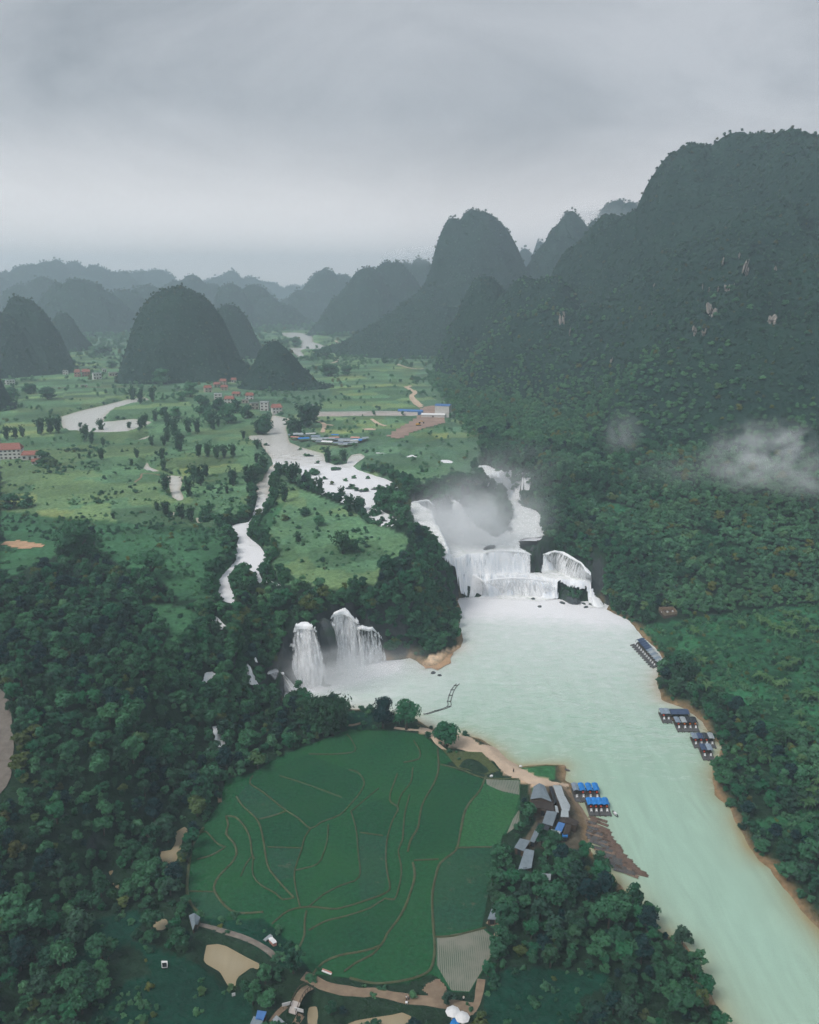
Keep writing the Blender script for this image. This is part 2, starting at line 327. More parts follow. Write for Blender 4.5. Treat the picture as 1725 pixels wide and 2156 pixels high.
RIDGE_W = [tuple(at_D(a, b, D)) + (W,) for a, b, D, W in RIDGE]
SPUR_B = [bump(a, b, D, W * F / math.hypot(D, CAMZ) , k) for a, b, D, W, k in SPURS]
def mountain_h(x, y):
    h = np.full(x.shape, -40.0)
    wx = x + 60 * (fbm(x, y, 170, 3, 41) - 0.5); wy = y + 60 * (fbm(x, y, 170, 3, 57) - 0.5)
    for a, b in zip(RIDGE_W[:-1], RIDGE_W[1:]):
        ex, ey = b[0] - a[0], b[1] - a[1]; L = ex * ex + ey * ey
        t = np.clip(((wx - a[0]) * ex + (wy - a[1]) * ey) / L, 0, 1)
        d = np.hypot(wx - a[0] - t * ex, wy - a[1] - t * ey); z = a[2] + (b[2] - a[2]) * t; W = a[3] + (b[3] - a[3]) * t
        s = d / W
        hh = -10 + (z + 10) * (0.60 * np.exp(-(s / 0.27) ** 2.0) + 0.46 * np.exp(-(s / 0.66) ** 1.7) - 0.06)
        h = np.maximum(h, hh)
    for b in SPUR_B:
        s = np.hypot(wx - b['x'], wy - b['y']) / b['r']
        hh = -5 + (b['z'] + 5) * (1.1 * np.exp(-(s * 0.92) ** b['k']) - 0.1)
        kk = 14.0; d = np.clip(0.5 + 0.5 * (hh - h) / kk, 0, 1); h = hh * d + h * (1 - d) + kk * d * (1 - d) * 0.5
    rid = 1 - np.abs(2 * fbm(x, y, 78, 4, 77) - 1)
    h = -30 + (h + 30) * sstep(-40, 60, poly_sdf(x, y, RB))
    up = sstep(60, 160, h)
    h = h + up * (42 * (rid - 0.80) + 10 * (fbm(x, y, 24, 3, 91) - 0.5))
    return h

def land(x, y):
    """bare land height without hills"""
    lv = level(x, y); bk = bank(x, y)
    r = poly_sdf(x, y, RIVER_W) + 5.0 * (fbm(x, y, 14, 3, 3) - 0.5)
    pad = poly_sdf(x, y, PADDY_W)
    rough = 0.25 + 2.6 * fbm(x, y, 60, 4, 9) * sstep(4, -8, pad) * sstep(-2, -25, r)
    h = lv + bk + rough + 1.9
    far = np.hypot(x, y) > 620
    # little terraces on the meadows
    m = sstep(28, 33, lv) * (1 - sstep(0.5, 6, bk))
    st = 1.5; hq = h / st; h = h * (1 - 0.6 * m) + 0.6 * m * st * (np.floor(hq) + sstep(0.35, 0.65, hq - np.floor(hq)))
    h = np.where(pad > -4, np.where(pad > 0, 2.45, h + (2.45 - h) * sstep(-4, 0, pad)), h)
    h = np.minimum(h, np.clip(-r * 0.42, -3, 400) + np.maximum(0, lv - 1))
    for P in UP_W.values():
        s = poly_sdf(x, y, P); lo = lv - 0.55 - np.clip(s * 0.7, -3, 2.0); h = np.where(s > -4.5, np.minimum(h, lo), h)
    for k, P in BAS_W.items():
        s = poly_sdf(x, y, P); h = np.where(s > 0, np.minimum(h, BAS[k][1] - 0.6 - np.clip(s, 0, 2)), h)
    cz = (x > -40) & (x < 170) & (y > 430) & (y < 660)
    if cz.any():
        qx, qy = proj(x[cz], y[cz], lv[cz]); cin = in_px(qx, qy, CASC_PX) | in_px(qx, qy + 7, CASC_PX) | in_px(qx, qy - 7, CASC_PX) | in_px(qx + 6, qy, CASC_PX) | in_px(qx - 6, qy, CASC_PX); h[cz] = np.where(cin, np.minimum(h[cz], lv[cz] - 6.0), h[cz])
    for P in POND_W.values():
        s = poly_sdf(x, y, P); lo = 2.0 - np.clip(s * 0.6, -3, 1.5); h = np.where(s > -5, np.minimum(h, lo), h)
    return h
def top(x, y):
    h = np.maximum(land(x, y), mountain_h(x, y))
    for nm, bs in HILLS:
        if bs[0]['D'] < 2000: h = np.maximum(h, hill_h(bs, x, y))
    return h
# ------------------------------------------------------------------ materials
def new_mat(name):
    m = bpy.data.materials.new(name); m.use_nodes = True; t = m.node_tree; t.nodes.clear()
    o = t.nodes.new('ShaderNodeOutputMaterial'); p = t.nodes.new('ShaderNodeBsdfPrincipled')
    t.links.new(p.outputs[0], o.inputs[0]); p.inputs['Roughness'].default_value = 0.7
    return m, t, p, o
def nz(t, scale, detail=4, rough=0.55, vec=None, dist=0.0):
    n = t.nodes.new('ShaderNodeTexNoise'); n.inputs['Scale'].default_value = scale; n.inputs['Detail'].default_value = detail
    n.inputs['Roughness'].default_value = rough; n.inputs['Distortion'].default_value = dist
    if vec is not None: t.links.new(vec, n.inputs['Vector'])
    return n
def mr(t, src, a, b, c=0.0, d=1.0):
    n = t.nodes.new('ShaderNodeMapRange'); n.inputs['From Min'].default_value = a; n.inputs['From Max'].default_value = b
    n.inputs['To Min'].default_value = c; n.inputs['To Max'].default_value = d; t.links.new(src, n.inputs['Value']); return n.outputs[0]
def mixc(t, fac, a, b, mode='MIX'):
    n = t.nodes.new('ShaderNodeMix'); n.data_type = 'RGBA'; n.blend_type = mode
    for s, v in ((0, fac), (6, a), (7, b)):
        if hasattr(v, 'is_linked') or hasattr(v, 'links'): t.links.new(v, n.inputs[s])
        elif s == 0: n.inputs[0].default_value = v
        else: n.inputs[s].default_value = (*v, 1)
    return n.outputs[2]
def mth(t, op, a, b=None):
    n = t.nodes.new('ShaderNodeMath'); n.operation = op
    for i, v in enumerate((a, b)):
        if v is None: continue
        if hasattr(v, 'links'): t.links.new(v, n.inputs[i])
        else: n.inputs[i].default_value = v
    return n.outputs[0]
def attr(t, name):
    n = t.nodes.new('ShaderNodeAttribute'); n.attribute_name = name; return n
def geo_pos(t): return t.nodes.new('ShaderNodeNewGeometry').outputs['Position']
def bumpn(t, p, h, strength, dist):
    b = t.nodes.new('ShaderNodeBump'); b.inputs['Strength'].default_value = strength; b.inputs['Distance'].default_value = dist
    t.links.new(h, b.inputs['Height']); t.links.new(b.outputs[0], p.inputs['Normal'])
def vmap(t, vec, sc, rot=0.0):
    n = t.nodes.new('ShaderNodeMapping'); n.inputs['Scale'].default_value = sc; n.inputs['Rotation'].default_value = (0, 0, rot)
    t.links.new(vec, n.inputs[0]); return n.outputs[0]
def plain(name, col, rough=0.7, var=0.35, scale=1.5, spec=0.3):
    """a worn, uneven surface of one colour"""
    m, t, p, o = new_mat(name)
    tc_ = t.nodes.new('ShaderNodeTexCoord').outputs['Object']
    oi = t.nodes.new('ShaderNodeObjectInfo')
    n = nz(t, scale, 5, 0.6, tc_)
    c1 = mixc(t, mr(t, n.outputs['Fac'], 0.25, 0.75), tuple(c * (1 - var) for c in col), tuple(min(1, c * (1 + var)) for c in col))
    c2 = mixc(t, mr(t, oi.outputs['Random'], 0, 1, 0.0, 0.35), c1, tuple(c * 0.55 for c in col))
    t.links.new(c2, p.inputs['Base Color']); p.inputs['Roughness'].default_value = rough; p.inputs['Specular IOR Level'].default_value = spec
    return m

# ground: colour of soil and turf comes with the sheet, grain and relief from noise
M = {}
m, t, p, o = new_mat('ground_turf'); pos = geo_pos(t); a = attr(t, 'tone')
n1_ = nz(t, 0.45, 5, 0.6, pos); n2_ = nz(t, 0.055, 4, 0.55, pos); n3_ = nz(t, 1.6, 3, 0.6, pos)
c = mixc(t, 1.0, a.outputs['Color'], mixc(t, mr(t, n1_.outputs['Fac'], 0.3, 0.7), (0.62, 0.66, 0.62), (1.35, 1.28, 1.2)), 'MULTIPLY')
c = mixc(t, mr(t, n2_.outputs['Fac'], 0.35, 0.7, 0.0, 0.8), c, mixc(t, 1.0, c, (1.2, 1.06, 0.92), 'MULTIPLY'))
nrm = t.nodes.new('ShaderNodeNewGeometry'); sp_ = t.nodes.new('ShaderNodeSeparateXYZ'); t.links.new(nrm.outputs['Normal'], sp_.inputs[0])
rock = mixc(t, n1_.outputs['Fac'], (0.012, 0.018, 0.022), (0.07, 0.08, 0.08))
c = mixc(t, mr(t, sp_.outputs['Z'], 0.62, 0.42), c, rock)
t.links.new(c, p.inputs['Base Color']); p.inputs['Roughness'].default_value = 0.85; p.inputs['Specular IOR Level'].default_value = 0.15
bumpn(t, p, mth(t, 'ADD', n1_.outputs['Fac'], mth(t, 'MULTIPLY', n3_.outputs['Fac'], 0.5)), 0.6, 1.2); M['ground'] = m

def leaf_mat(name, dark, light, trans=0.25, warm=None):
    m, t, p, o = new_mat(name); oi = t.nodes.new('ShaderNodeObjectInfo'); pos = geo_pos(t)
    n = nz(t, 0.6, 3, 0.6, pos); big = nz(t, 0.018, 3, 0.5, pos)
    f = mth(t, 'ADD', mth(t, 'MULTIPLY', oi.outputs['Random'], 0.62), mth(t, 'MULTIPLY', n.outputs['Fac'], 0.38))
    c = mixc(t, f, dark, light)
    c = mixc(t, mr(t, big.outputs['Fac'], 0.3, 0.75, 0.0, 0.55), c, mixc(t, 1.0, c, (1.3, 1.1, 0.8), 'MULTIPLY'))
    c = mixc(t, mr(t, nz(t, 0.03, 4, 0.6, pos).outputs['Fac'], 0.35, 0.65, 0.0, 0.55), c, mixc(t, 1.0, c, (0.55, 0.6, 0.7), 'MULTIPLY'))
    if warm: c = mixc(t, mr(t, oi.outputs['Random'], 0.93, 0.96), c, warm)
    t.links.new(c, p.inputs['Base Color']); p.inputs['Roughness'].default_value = 0.65; p.inputs['Specular IOR Level'].default_value = 0.18
    tr = t.nodes.new('ShaderNodeBsdfTranslucent'); t.links.new(mixc(t, 1.0, c, (1.25, 1.2, 0.6), 'MULTIPLY'), tr.inputs[0])
    ms = t.nodes.new('ShaderNodeMixShader'); ms.inputs[0].default_value = trans
    t.links.new(p.outputs[0], ms.inputs[1]); t.links.new(tr.outputs[0], ms.inputs[2]); t.links.new(ms.outputs[0], o.inputs[0])
    return m
M['leaf'] = leaf_mat('broadleaf_foliage', (0.006, 0.052, 0.038), (0.075, 0.235, 0.115), 0.2, (0.085, 0.12, 0.04))
M['leaf_hill'] = leaf_mat('hillside_foliage', (0.007, 0.036, 0.032), (0.066, 0.160, 0.100), 0.15, (0.075, 0.085, 0.03))
M['leaf_slope'] = leaf_mat('slope_foliage', (0.030, 0.112, 0.070), (0.125, 0.310, 0.155), 0.2, (0.13, 0.15, 0.04))
M['leaf_bright'] = leaf_mat('bright_foliage', (0.015, 0.115, 0.06), (0.045, 0.20, 0.10), 0.25)
M['leaf_bamboo'] = leaf_mat('bamboo_foliage', (0.010, 0.055, 0.036), (0.050, 0.135, 0.070), 0.25)
M['leaf_teal'] = leaf_mat('dark_teal_foliage', (0.004, 0.030, 0.035), (0.010, 0.052, 0.050), 0.15)
M['leaf_banana'] = leaf_mat('banana_leaf', (0.05, 0.14, 0.06), (0.13, 0.26, 0.11), 0.3)
M['bark'] = plain('bark', (0.09, 0.075, 0.06), 0.9, 0.4, 3)

# limestone hillsides: dense scrub over pale rock
m, t, p, o = new_mat('hill_cover'); pos = geo_pos(t)
na = nz(t, 0.035, 5, 0.6, pos); nb = nz(t, 0.16, 4, 0.65, pos)
c = mixc(t, mr(t, na.outputs['Fac'], 0.3, 0.7), (0.008, 0.030, 0.027), (0.024, 0.062, 0.045))
c = mixc(t, mr(t, nb.outputs['Fac'], 0.35, 0.75, 0, 0.7), c, (0.022, 0.045, 0.03))
t.links.new(c, p.inputs['Base Color']); p.inputs['Roughness'].default_value = 0.9; p.inputs['Specular IOR Level'].default_value = 0.1
bumpn(t, p, nb.outputs['Fac'], 0.8, 6.0); M['hill'] = m

def water_mat(name, deep, mud, foamc=(0.86, 0.86, 0.88), rough=0.22, wave=0.5, wl=1.0, nzk=1.5):
    m, t, p, o = new_mat(name); pos = geo_pos(t)
    fo = attr(t, 'foam'); mu = attr(t, 'mud')
    w1 = nz(t, 0.9 * wl, 4, 0.6, vmap(t, pos, (0.45, 1.3, 1), R(28))); w2 = nz(t, 0.16 * wl, 5, 0.62, vmap(t, pos, (1.5, 0.22, 1), R(-14)), 0.9); w3 = nz(t, 0.22 * wl, 6, 0.7, vmap(t, pos, (0.6, 1.2, 1), R(20)), 0.8)
    c = mixc(t, mr(t, w2.outputs['Fac'], 0.3, 0.7), tuple(v * 0.92 for v in deep), tuple(min(1, v * 1.08) for v in deep))
    c = mixc(t, mu.outputs['Fac'], c, mud)
    fm = mth(t, 'ADD', mth(t, 'MULTIPLY', fo.outputs['Fac'], 1.55), mth(t, 'SUBTRACT', mth(t, 'MULTIPLY', w3.outputs['Fac'], nzk), 0.40 + 0.5 * nzk))
    fz = mr(t, fm, -0.1, 0.55)
    c = mixc(t, fz, c, foamc)
    t.links.new(c, p.inputs['Base Color']); p.inputs['IOR'].default_value = 1.33
    t.links.new(mr(t, fz, 0, 1, rough, 0.8), p.inputs['Roughness'])
    hgt = mth(t, 'ADD', mth(t, 'MULTIPLY', w1.outputs['Fac'], 0.35), mth(t, 'MULTIPLY', mth(t, 'MULTIPLY', w3.outputs['Fac'], fz), 2.5))
    bumpn(t, p, hgt, wave, 0.7)
    return m
M['water_pool'] = water_mat('turbid_mint_water', (0.355, 0.525, 0.42), (0.36, 0.30, 0.16), nzk=0.55)
M['water_up'] = water_mat('turbid_pale_water', (0.64, 0.62, 0.58), (0.44, 0.35, 0.23), wl=1.6)
M['water_pond'] = water_mat('brown_pond_water', (0.36, 0.31, 0.21), (0.28, 0.20, 0.10), rough=0.12, wave=0.1)

m, t, p, o = new_mat('falling_water'); uv = attr(t, 'fall'); pos = geo_pos(t)
n = nz(t, 1.0, 5, 0.65, vmap(t, uv.outputs['Vector'], (0.75, 0.085, 1))); n2 = nz(t, 1.0, 5, 0.7, vmap(t, uv.outputs['Vector'], (2.6, 0.45, 1)))
sx = t.nodes.new('ShaderNodeSeparateXYZ'); t.links.new(uv.outputs['Vector'], sx.inputs[0])
den = attr(t, 'dens')
s_ = mth(t, 'ADD', mth(t, 'MULTIPLY', n.outputs['Fac'], 0.75), mth(t, 'MULTIPLY', n2.outputs['Fac'], 0.35))
al = mr(t, mth(t, 'ADD', s_, den.outputs['Fac']), 0.58, 0.74)
c = mixc(t, mr(t, n2.outputs['Fac'], 0.3, 0.6), (0.86, 0.90, 0.95), (0.97, 0.97, 0.97))
t.links.new(c, p.inputs['Base Color']); p.inputs['Roughness'].default_value = 0.75; p.inputs['Specular IOR Level'].default_value = 0.2
t.links.new(al, p.inputs['Alpha']); bumpn(t, p, s_, 0.8, 0.5); M['fall'] = m

m, t, p, o = new_mat('wet_rock'); pos = geo_pos(t); n = nz(t, 0.5, 5, 0.65, pos); n2 = nz(t, 0.12, 3, 0.5, pos)
c = mixc(t, n.outputs['Fac'], (0.010, 0.018, 0.024), (0.075, 0.088, 0.092)); c = mixc(t, mr(t, n2.outputs['Fac'], 0.5, 0.7), c, (0.018, 0.045, 0.028))
t.links.new(c, p.inputs['Base Color']); p.inputs['Roughness'].default_value = 0.55; bumpn(t, p, n.outputs['Fac'], 0.9, 0.6); M['rock'] = m
m, t, p, o = new_mat('pale_limestone'); pos = geo_pos(t); n = nz(t, 0.35, 5, 0.7, vmap(t, pos, (1.4, 1.4, 0.35)))
c = mixc(t, mr(t, n.outputs['Fac'], 0.3, 0.7), (0.07, 0.08, 0.08), (0.50, 0.44, 0.39)); t.links.new(c, p.inputs['Base Color']); p.inputs['Roughness'].default_value = 0.9
bumpn(t, p, n.outputs['Fac'], 0.9, 1.5); M['limestone'] = m
M['sand'] = plain('pale_sand', (0.60, 0.46, 0.34), 0.9, 0.18, 0.25)
M['dirt'] = plain('dirt_track', (0.26, 0.19, 0.13), 0.9, 0.3, 0.5)
M['track'] = plain('gravel_track', (0.20, 0.175, 0.15), 0.9, 0.3, 0.6)

# ------------------------------------------------------------------ ground sheet
ang = np.concatenate([np.linspace(-80, -36, 24)[:-1], np.linspace(-36, 36, 441), np.linspace(36, 80, 24)[1:]]) * math.pi / 180
lnD = np.linspace(math.log(60), math.log(7000), 560); DD = np.exp(lnD)
GA, GD = np.meshgrid(ang, DD); GX = GD * np.sin(GA); GY = GD * np.cos(GA); gsh = GX.shape
GZ = land(GX.ravel(), GY.ravel()).reshape(gsh)
def gz(x, y):
    """height of the ground sheet at a place (bilinear on the sheet)"""
    x = np.atleast_1d(np.asarray(x, float)); y = np.atleast_1d(np.asarray(y, float))
    A = np.arctan2(x, y); i = np.clip(np.interp(A, ang, np.arange(len(ang))), 0, len(ang) - 1.001)
    j = np.clip(np.interp(np.log(np.maximum(np.hypot(x, y), 61)), lnD, np.arange(len(lnD))), 0, len(lnD) - 1.001)
    i0 = i.astype(int); j0 = j.astype(int); fi = i - i0; fj = j - j0
    return (GZ[j0, i0] * (1 - fi) + GZ[j0, i0 + 1] * fi) * (1 - fj) + (GZ[j0 + 1, i0] * (1 - fi) + GZ[j0 + 1, i0 + 1] * fi) * fj
def gp(px, py):
    """place on the ground sheet seen at a picture point"""
    return march(px, py, gz)
def gp_many(pts): return march_many(pts, gz)

# regions read from the picture
MEADOW = [
 [(0,836),(180,825),(330,815),(520,850),(560,880),(535,950),(560,1000),(520,1085),(470,1110),(445,1150),(380,1130),(300,1105),(190,1100),(80,1085),(0,1075)],
 [(585,1005),(640,1032),(720,1065),(790,1100),(862,1130),(850,1165),(805,1190),(790,1232),(720,1242),(640,1228),(600,1232),(578,1195),(548,1135),(552,1095),(575,1050)],
 [(765,960),(800,972),(920,985),(1000,1002),(962,1020),(880,1015),(820,992)],
 [(640,905),(690,880),(810,875),(940,860),(945,920),(880,935),(770,925),(660,905)],
 [(660,860),(880,860),(870,800),(880,780),(760,745),(690,715),(660,760),(700,830)],
 [(540,700),(690,690),(690,760),(640,760),(545,740)],
 [(0,720),(250,735),(250,790),(340,815),(0,850)],
 [(400,925),(530,915),(535,945),(420,950)], [(470,965),(540,955),(545,1000),(500,1010)]]
SHRUBBY = [[(0,1075),(300,1105),(445,1110),(480,1110),(490,1200),(455,1262),(380,1262),(330,1215),(250,1190),(205,1150),(190,1120),(130,1165),(0,1225)], [(300,1270),(380,1275),(430,1300),(420,1350),(350,1420),(320,1400),(360,1330)], [(540,1050),(600,1060),(560,1130),(545,1110)]]
BANKFIELD = [[(1345,1322),(1400,1310),(1500,1295),(1725,1270),(1760,1560),(1640,1545),(1560,1500),(1490,1450),(1440,1400),(1400,1370)], [(1215,1055),(1300,1060),(1375,1090),(1300,1088)], [(1415,1105),(1500,1130),(1560,1160),(1480,1150)], [(1580,1730),(1725,1700),(1725,1760),(1620,1760)]]
LOWMEADOW = [cK([(700,700),(900,760),(1250,900),(1440,1060),(1560,1090),(1600,1276),(1650,1500),(500,1500),(600,1150),(820,1000),(950,950),(900,830)]), cK([(600,620),(880,560),(900,640),(760,800),(500,960),(420,900)]),
 cN([(200,860),(400,845),(700,880),(700,930),(560,1000),(540,1122),(540,1250),(100,1250),(90,980),(120,880)]), cA([(860,0),(1010,0),(1010,80),(880,90)]), cA([(100,860),(480,990),(600,1110),(760,1260),(560,1230),(480,1150),(300,1050),(170,1010),(110,930)])]
BEACH = cQ([(60,215),(120,210),(180,245),(290,300),(330,255),(420,275),(480,330),(560,335),(640,350),(700,380),(690,420),(740,450),(760,490),(830,520),(880,550),(960,570),(1010,590),(1100,600),(1110,625),(1000,610),(900,620),(820,600),(730,560),(660,535),(645,500),(600,440),(520,400),(430,370),(330,345),(300,340),(200,300),(140,260),(60,240)])
BEACH2 = [(895,1385),(925,1375),(960,1360),(990,1352),(995,1368),(950,1390),(930,1412),(895,1410),(885,1398)]
LANDING = cB([(760,470),(830,560),(900,650),(960,760),(1010,860),(1040,930),(1070,1040),(1100,1208),(1480,1208),(1330,1050),(1250,860),(1060,800),(980,650),(880,560),(800,450)])
YARD = cB([(300,380),(700,400),(860,560),(960,800),(1040,1000),(1080,1208),(100,1208),(280,1000),(380,850),(300,600)])
gxr, gyr, gzr = GX.ravel(), GY.ravel(), GZ.ravel()
gpx, gpy = proj(gxr, gyr, gzr); gD = np.hypot(gxr, gyr)
def anyin(px, py, polys):
    r_ = np.zeros(px.shape, bool)
    for P_ in polys: r_ |= in_px(px, py, P_)
    return r_
def wob(px, py, x, y, a=7): return px + a * (fbm(x, y, 16, 3, 21) - .5), py + a * .6 * (fbm(x, y, 16, 3, 22) - .5)
def regions(x, y, z):
    px, py = proj(x, y, z); px, py = wob(px, py, x, y); D = np.hypot(x, y)
    lev = np.where(py < 1, 0, 1)
    r = dict(meadow=anyin(px, py, MEADOW), shrubby=anyin(px, py, SHRUBBY), bankfield=anyin(px, py, BANKFIELD), low=anyin(px, py, LOWMEADOW), beach=in_px(px, py, BEACH) | in_px(px, py, BEACH2), landing=in_px(px, py, LANDING), yard=in_px(px, py, YARD), paddy=in_px(px, py, PADDY))
    r['valley'] = (D > 560) & (y > 480) & (z < 62) & ~r['meadow'] & (px < 1010) & (py < 1010)
    return r
rg = regions(gxr, gyr, gzr)
tone = np.tile(np.array([0.014, 0.040, 0.024]), (len(gxr), 1))
def put(mask, col, var=0.0, sc=40, seed=0):
    f = (1 + var * (fbm(gxr[mask], gyr[mask], sc, 3, seed) - 0.5) * 2)[:, None]; tone[mask] = np.array(col) * f
put(rg['valley'], (0.100, 0.205, 0.132), 0.3, 60, 1); put(rg['meadow'], (0.105, 0.225, 0.125), 0.35, 30, 2)
put(rg['shrubby'], (0.045, 0.145, 0.075), 0.4, 20, 3); put(rg['bankfield'], (0.026, 0.120, 0.060), 0.9, 9, 4)
put(rg['low'], (0.005, 0.048, 0.032), 0.4, 18, 5); put(rg['paddy'], (0.010, 0.070, 0.032), 0.2, 25, 6)
put(rg['yard'], (0.10, 0.09, 0.07), 0.4, 6, 7); put(rg['landing'], (0.40, 0.29, 0.19), 0.3, 6, 8); put(rg['beach'], (0.66, 0.52, 0.40), 0.12, 8, 9)
far_ = gD > 2600; put(far_ & rg['valley'], (0.05, 0.11, 0.06), 0.4, 150, 10)
ca_, sa_ = math.cos(.35), math.sin(.35); wxx = gxr + 14 * (fbm(gxr, gyr, 50, 2, 111) - .5); wyy = gyr + 14 * (fbm(gxr, gyr, 50, 2, 112) - .5)
cu, cv = (wxx * ca_ + wyy * sa_) / 46.0, (-wxx * sa_ + wyy * ca_) / 27.0; cell = _h(np.floor(cu).astype(np.int64), np.floor(cv + 0.5 * (np.floor(cu) % 2)).astype(np.int64), 7); opn = rg['meadow'] | rg['valley']
tone[opn] *= (0.66 + 0.62 * cell[opn])[:, None]; tone[opn & (cell > .86)] *= np.array([1.35, 1.05, .9])
SPIT = cQ([(690,540),(770,470),(840,470),(940,470),(1010,470),(1020,560),(940,590),(880,590),(800,560)])
put(in_px(gpx, gpy, SPIT) & ~rg['beach'], (0.035, 0.15, 0.065), .5, 5, 14)
# yellowing plots on the plateau
yel = (fbm(gxr, gyr, 45, 3, 33) > 0.60) & rg['meadow']; tone[yel] = tone[yel] * np.array([1.3, 1.06, 0.95])
rsd = np.full(len(gxr), -99.0); near = (gD < 720); rsd[near] = poly_sdf(gxr[near], gyr[near], RIVER_W)
sh = np.clip(1 - np.abs(rsd) / 3.5, 0, 1) * (gzr < 3.0); put_c = np.array([0.30, 0.21, 0.13]); tone = tone * (1 - sh[:, None]) + put_c * sh[:, None]
jj, ii = np.meshgrid(np.arange(gsh[0] - 1), np.arange(gsh[1] - 1), indexing='ij'); b0 = (jj * gsh[1] + ii).ravel()
ground = big_mesh('ground', np.c_[gxr, gyr, gzr], np.c_[b0, b0 + 1, b0 + 1 + gsh[1], b0 + gsh[1]], M['ground'], True, {'tone': tone}); tag(ground, kind='structure')

# ------------------------------------------------------------------ waters
def sheet(name, W, zf, mat, step, attrs, grow=5.0):
    W = np.asarray(W)[:, :2]; x0, y0 = W.min(0) - grow; x1, y1 = W.max(0) + grow
    nx, ny = int((x1 - x0) / step) + 2, int((y1 - y0) / step) + 2
    X, Y = np.meshgrid(np.linspace(x0, x1, nx), np.linspace(y0, y1, ny)); X = X.ravel(); Y = Y.ravel()
    s = poly_sdf(X, Y, W); keep = s > -grow; idx = np.full(len(X), -1); idx[keep] = np.arange(keep.sum())
    j, i = np.meshgrid(np.arange(ny - 1), np.arange(nx - 1), indexing='ij'); q0 = (j * nx + i).ravel()
    Q = np.c_[q0, q0 + 1, q0 + 1 + nx, q0 + nx]; Q = idx[Q]; Q = Q[(Q >= 0).all(1)]
    X, Y, s = X[keep], Y[keep], s[keep]
    return tag(big_mesh(name, np.c_[X, Y, zf(X, Y)], Q, mat, True, attrs(X, Y, s)), kind='structure')
FALLBASE = np.array([at(a, b, 0) for a, b in [(975,1250),(1060,1250),(1180,1255),(1250,1262)]])
LFALLBASE = np.array([at(a, b, 0) for a, b in [(590,1440),(640,1440),(700,1425),(800,1400)]])
def pool_attrs(X, Y, s):
    d1 = line_dist(X, Y, FALLBASE); d2 = line_dist(X, Y, LFALLBASE)
    foam = np.maximum(0.85 * np.exp(-(d1 / 70.0) ** 1.4), 0.92 * np.exp(-(d2 / 17.0) ** 1.5))
    foam = np.maximum(foam, 0.50 * np.exp(-(np.minimum(d1, d2 * 2.0 + 20) / 190.0) ** 1.6))
    mud = 0.85 * np.exp(-np.clip(s, 0, 99) / 4.0) * sstep(30, 90, d1) + 0.12 * fbm(X, Y, 50, 3, 61) * sstep(60, 200, d1)
    return {'foam': foam, 'mud': np.clip(mud * (0.6 + 0.8 * fbm(X, Y, 20, 3, 60)), 0, 1)}
sheet('river', RIVER_W, lambda X, Y: 0.0 * X, M['water_pool'], 2.5, pool_attrs)
def up_foam(base, lo_y=None):
    def f(X, Y, s):
        px, py = proj(X, Y, level(X, Y)); v = np.full(len(X), base) if not lo_y else base * sstep(lo_y[0], lo_y[1], py)
        return {'foam': v * (0.55 + 0.9 * fbm(X, Y, 7, 3, 71)), 'mud': np.clip(0.7 * np.exp(-np.clip(s, 0, 99) / 1.5), 0, 1) * (1 - 0.8 * np.clip(v, 0, 1))}
    return f
for k, P_ in UP_W.items():
    fo = {'upper_river': up_foam(0.74, (930, 1005)), 'left_stream': up_foam(0.78, (1010, 1080)), 'right_stream': up_foam(0.8)}.get(k, up_foam(0.7 if 'rill' in k or 'forest' in k else 0.04))
    stp = {'upper_river': 2.0, 'left_stream': 1.5, 'right_stream': 1.5, 'bend_river': 4, 'far_river': 8}.get(k, 1.5)
    nm = {'upper_river': 'river', 'left_stream': 'stream_water', 'right_stream': 'stream_water', 'bend_river': 'river', 'far_river': 'river'}.get(k, 'pond_water')
    fr = (lambda X, Y: level(X, Y) - 0.55 + 0.9 * (fbm(X, Y, 5, 3, 81) - .5)) if k in ('left_stream', 'right_stream') else (lambda X, Y: level(X, Y) - 0.55 + 0.5 * (fbm(X, Y, 6, 3, 81) - .5) * (proj(X, Y, X * 0 + 45)[1] > 985))
    if k in ('bend_river', 'far_river'): fr = lambda X, Y: level(X, Y) - 0.4
    sheet(nm, P_, fr, M['water_up'], stp, fo, 4.0)
# the great fall: one broken sheet of white water running down the steps of the cliff
m, t, p, o = new_mat('cascading_water'); fv = attr(t, 'fall'); stp_ = attr(t, 'steep')
n = nz(t, 1.0, 6, 0.68, vmap(t, fv.outputs['Vector'], (0.85, 0.10, 1))); n2 = nz(t, 0.35, 6, 0.7, geo_pos(t), 0.8); n3 = nz(t, 1.0, 4, 0.6, vmap(t, fv.outputs['Vector'], (0.16, 0.03, 1)))
sv = mth(t, 'ADD', mth(t, 'MULTIPLY', n.outputs['Fac'], 0.6), mth(t, 'MULTIPLY', n3.outputs['Fac'], 0.55))
thin = mth(t, 'MULTIPLY', mr(t, sv, 0.50, 0.40), stp_.outputs['Fac'])
flat = mixc(t, mr(t, n2.outputs['Fac'], 0.36, 0.56), (0.62, 0.66, 0.62), (0.94, 0.94, 0.95))
c = mixc(t, stp_.outputs['Fac'], flat, mixc(t, mr(t, n.outputs['Fac'], 0.35, 0.6), (0.72, 0.79, 0.88), (0.97, 0.97, 0.97))); c = mixc(t, thin, c, (0.035, 0.05, 0.065))
t.links.new(c, p.inputs['Base Color']); p.inputs['Roughness'].default_value = 0.7; bumpn(t, p, mth(t, 'ADD', n.outputs['Fac'], n2.outputs['Fac']), 0.8, 0.7); M['cascade'] = m
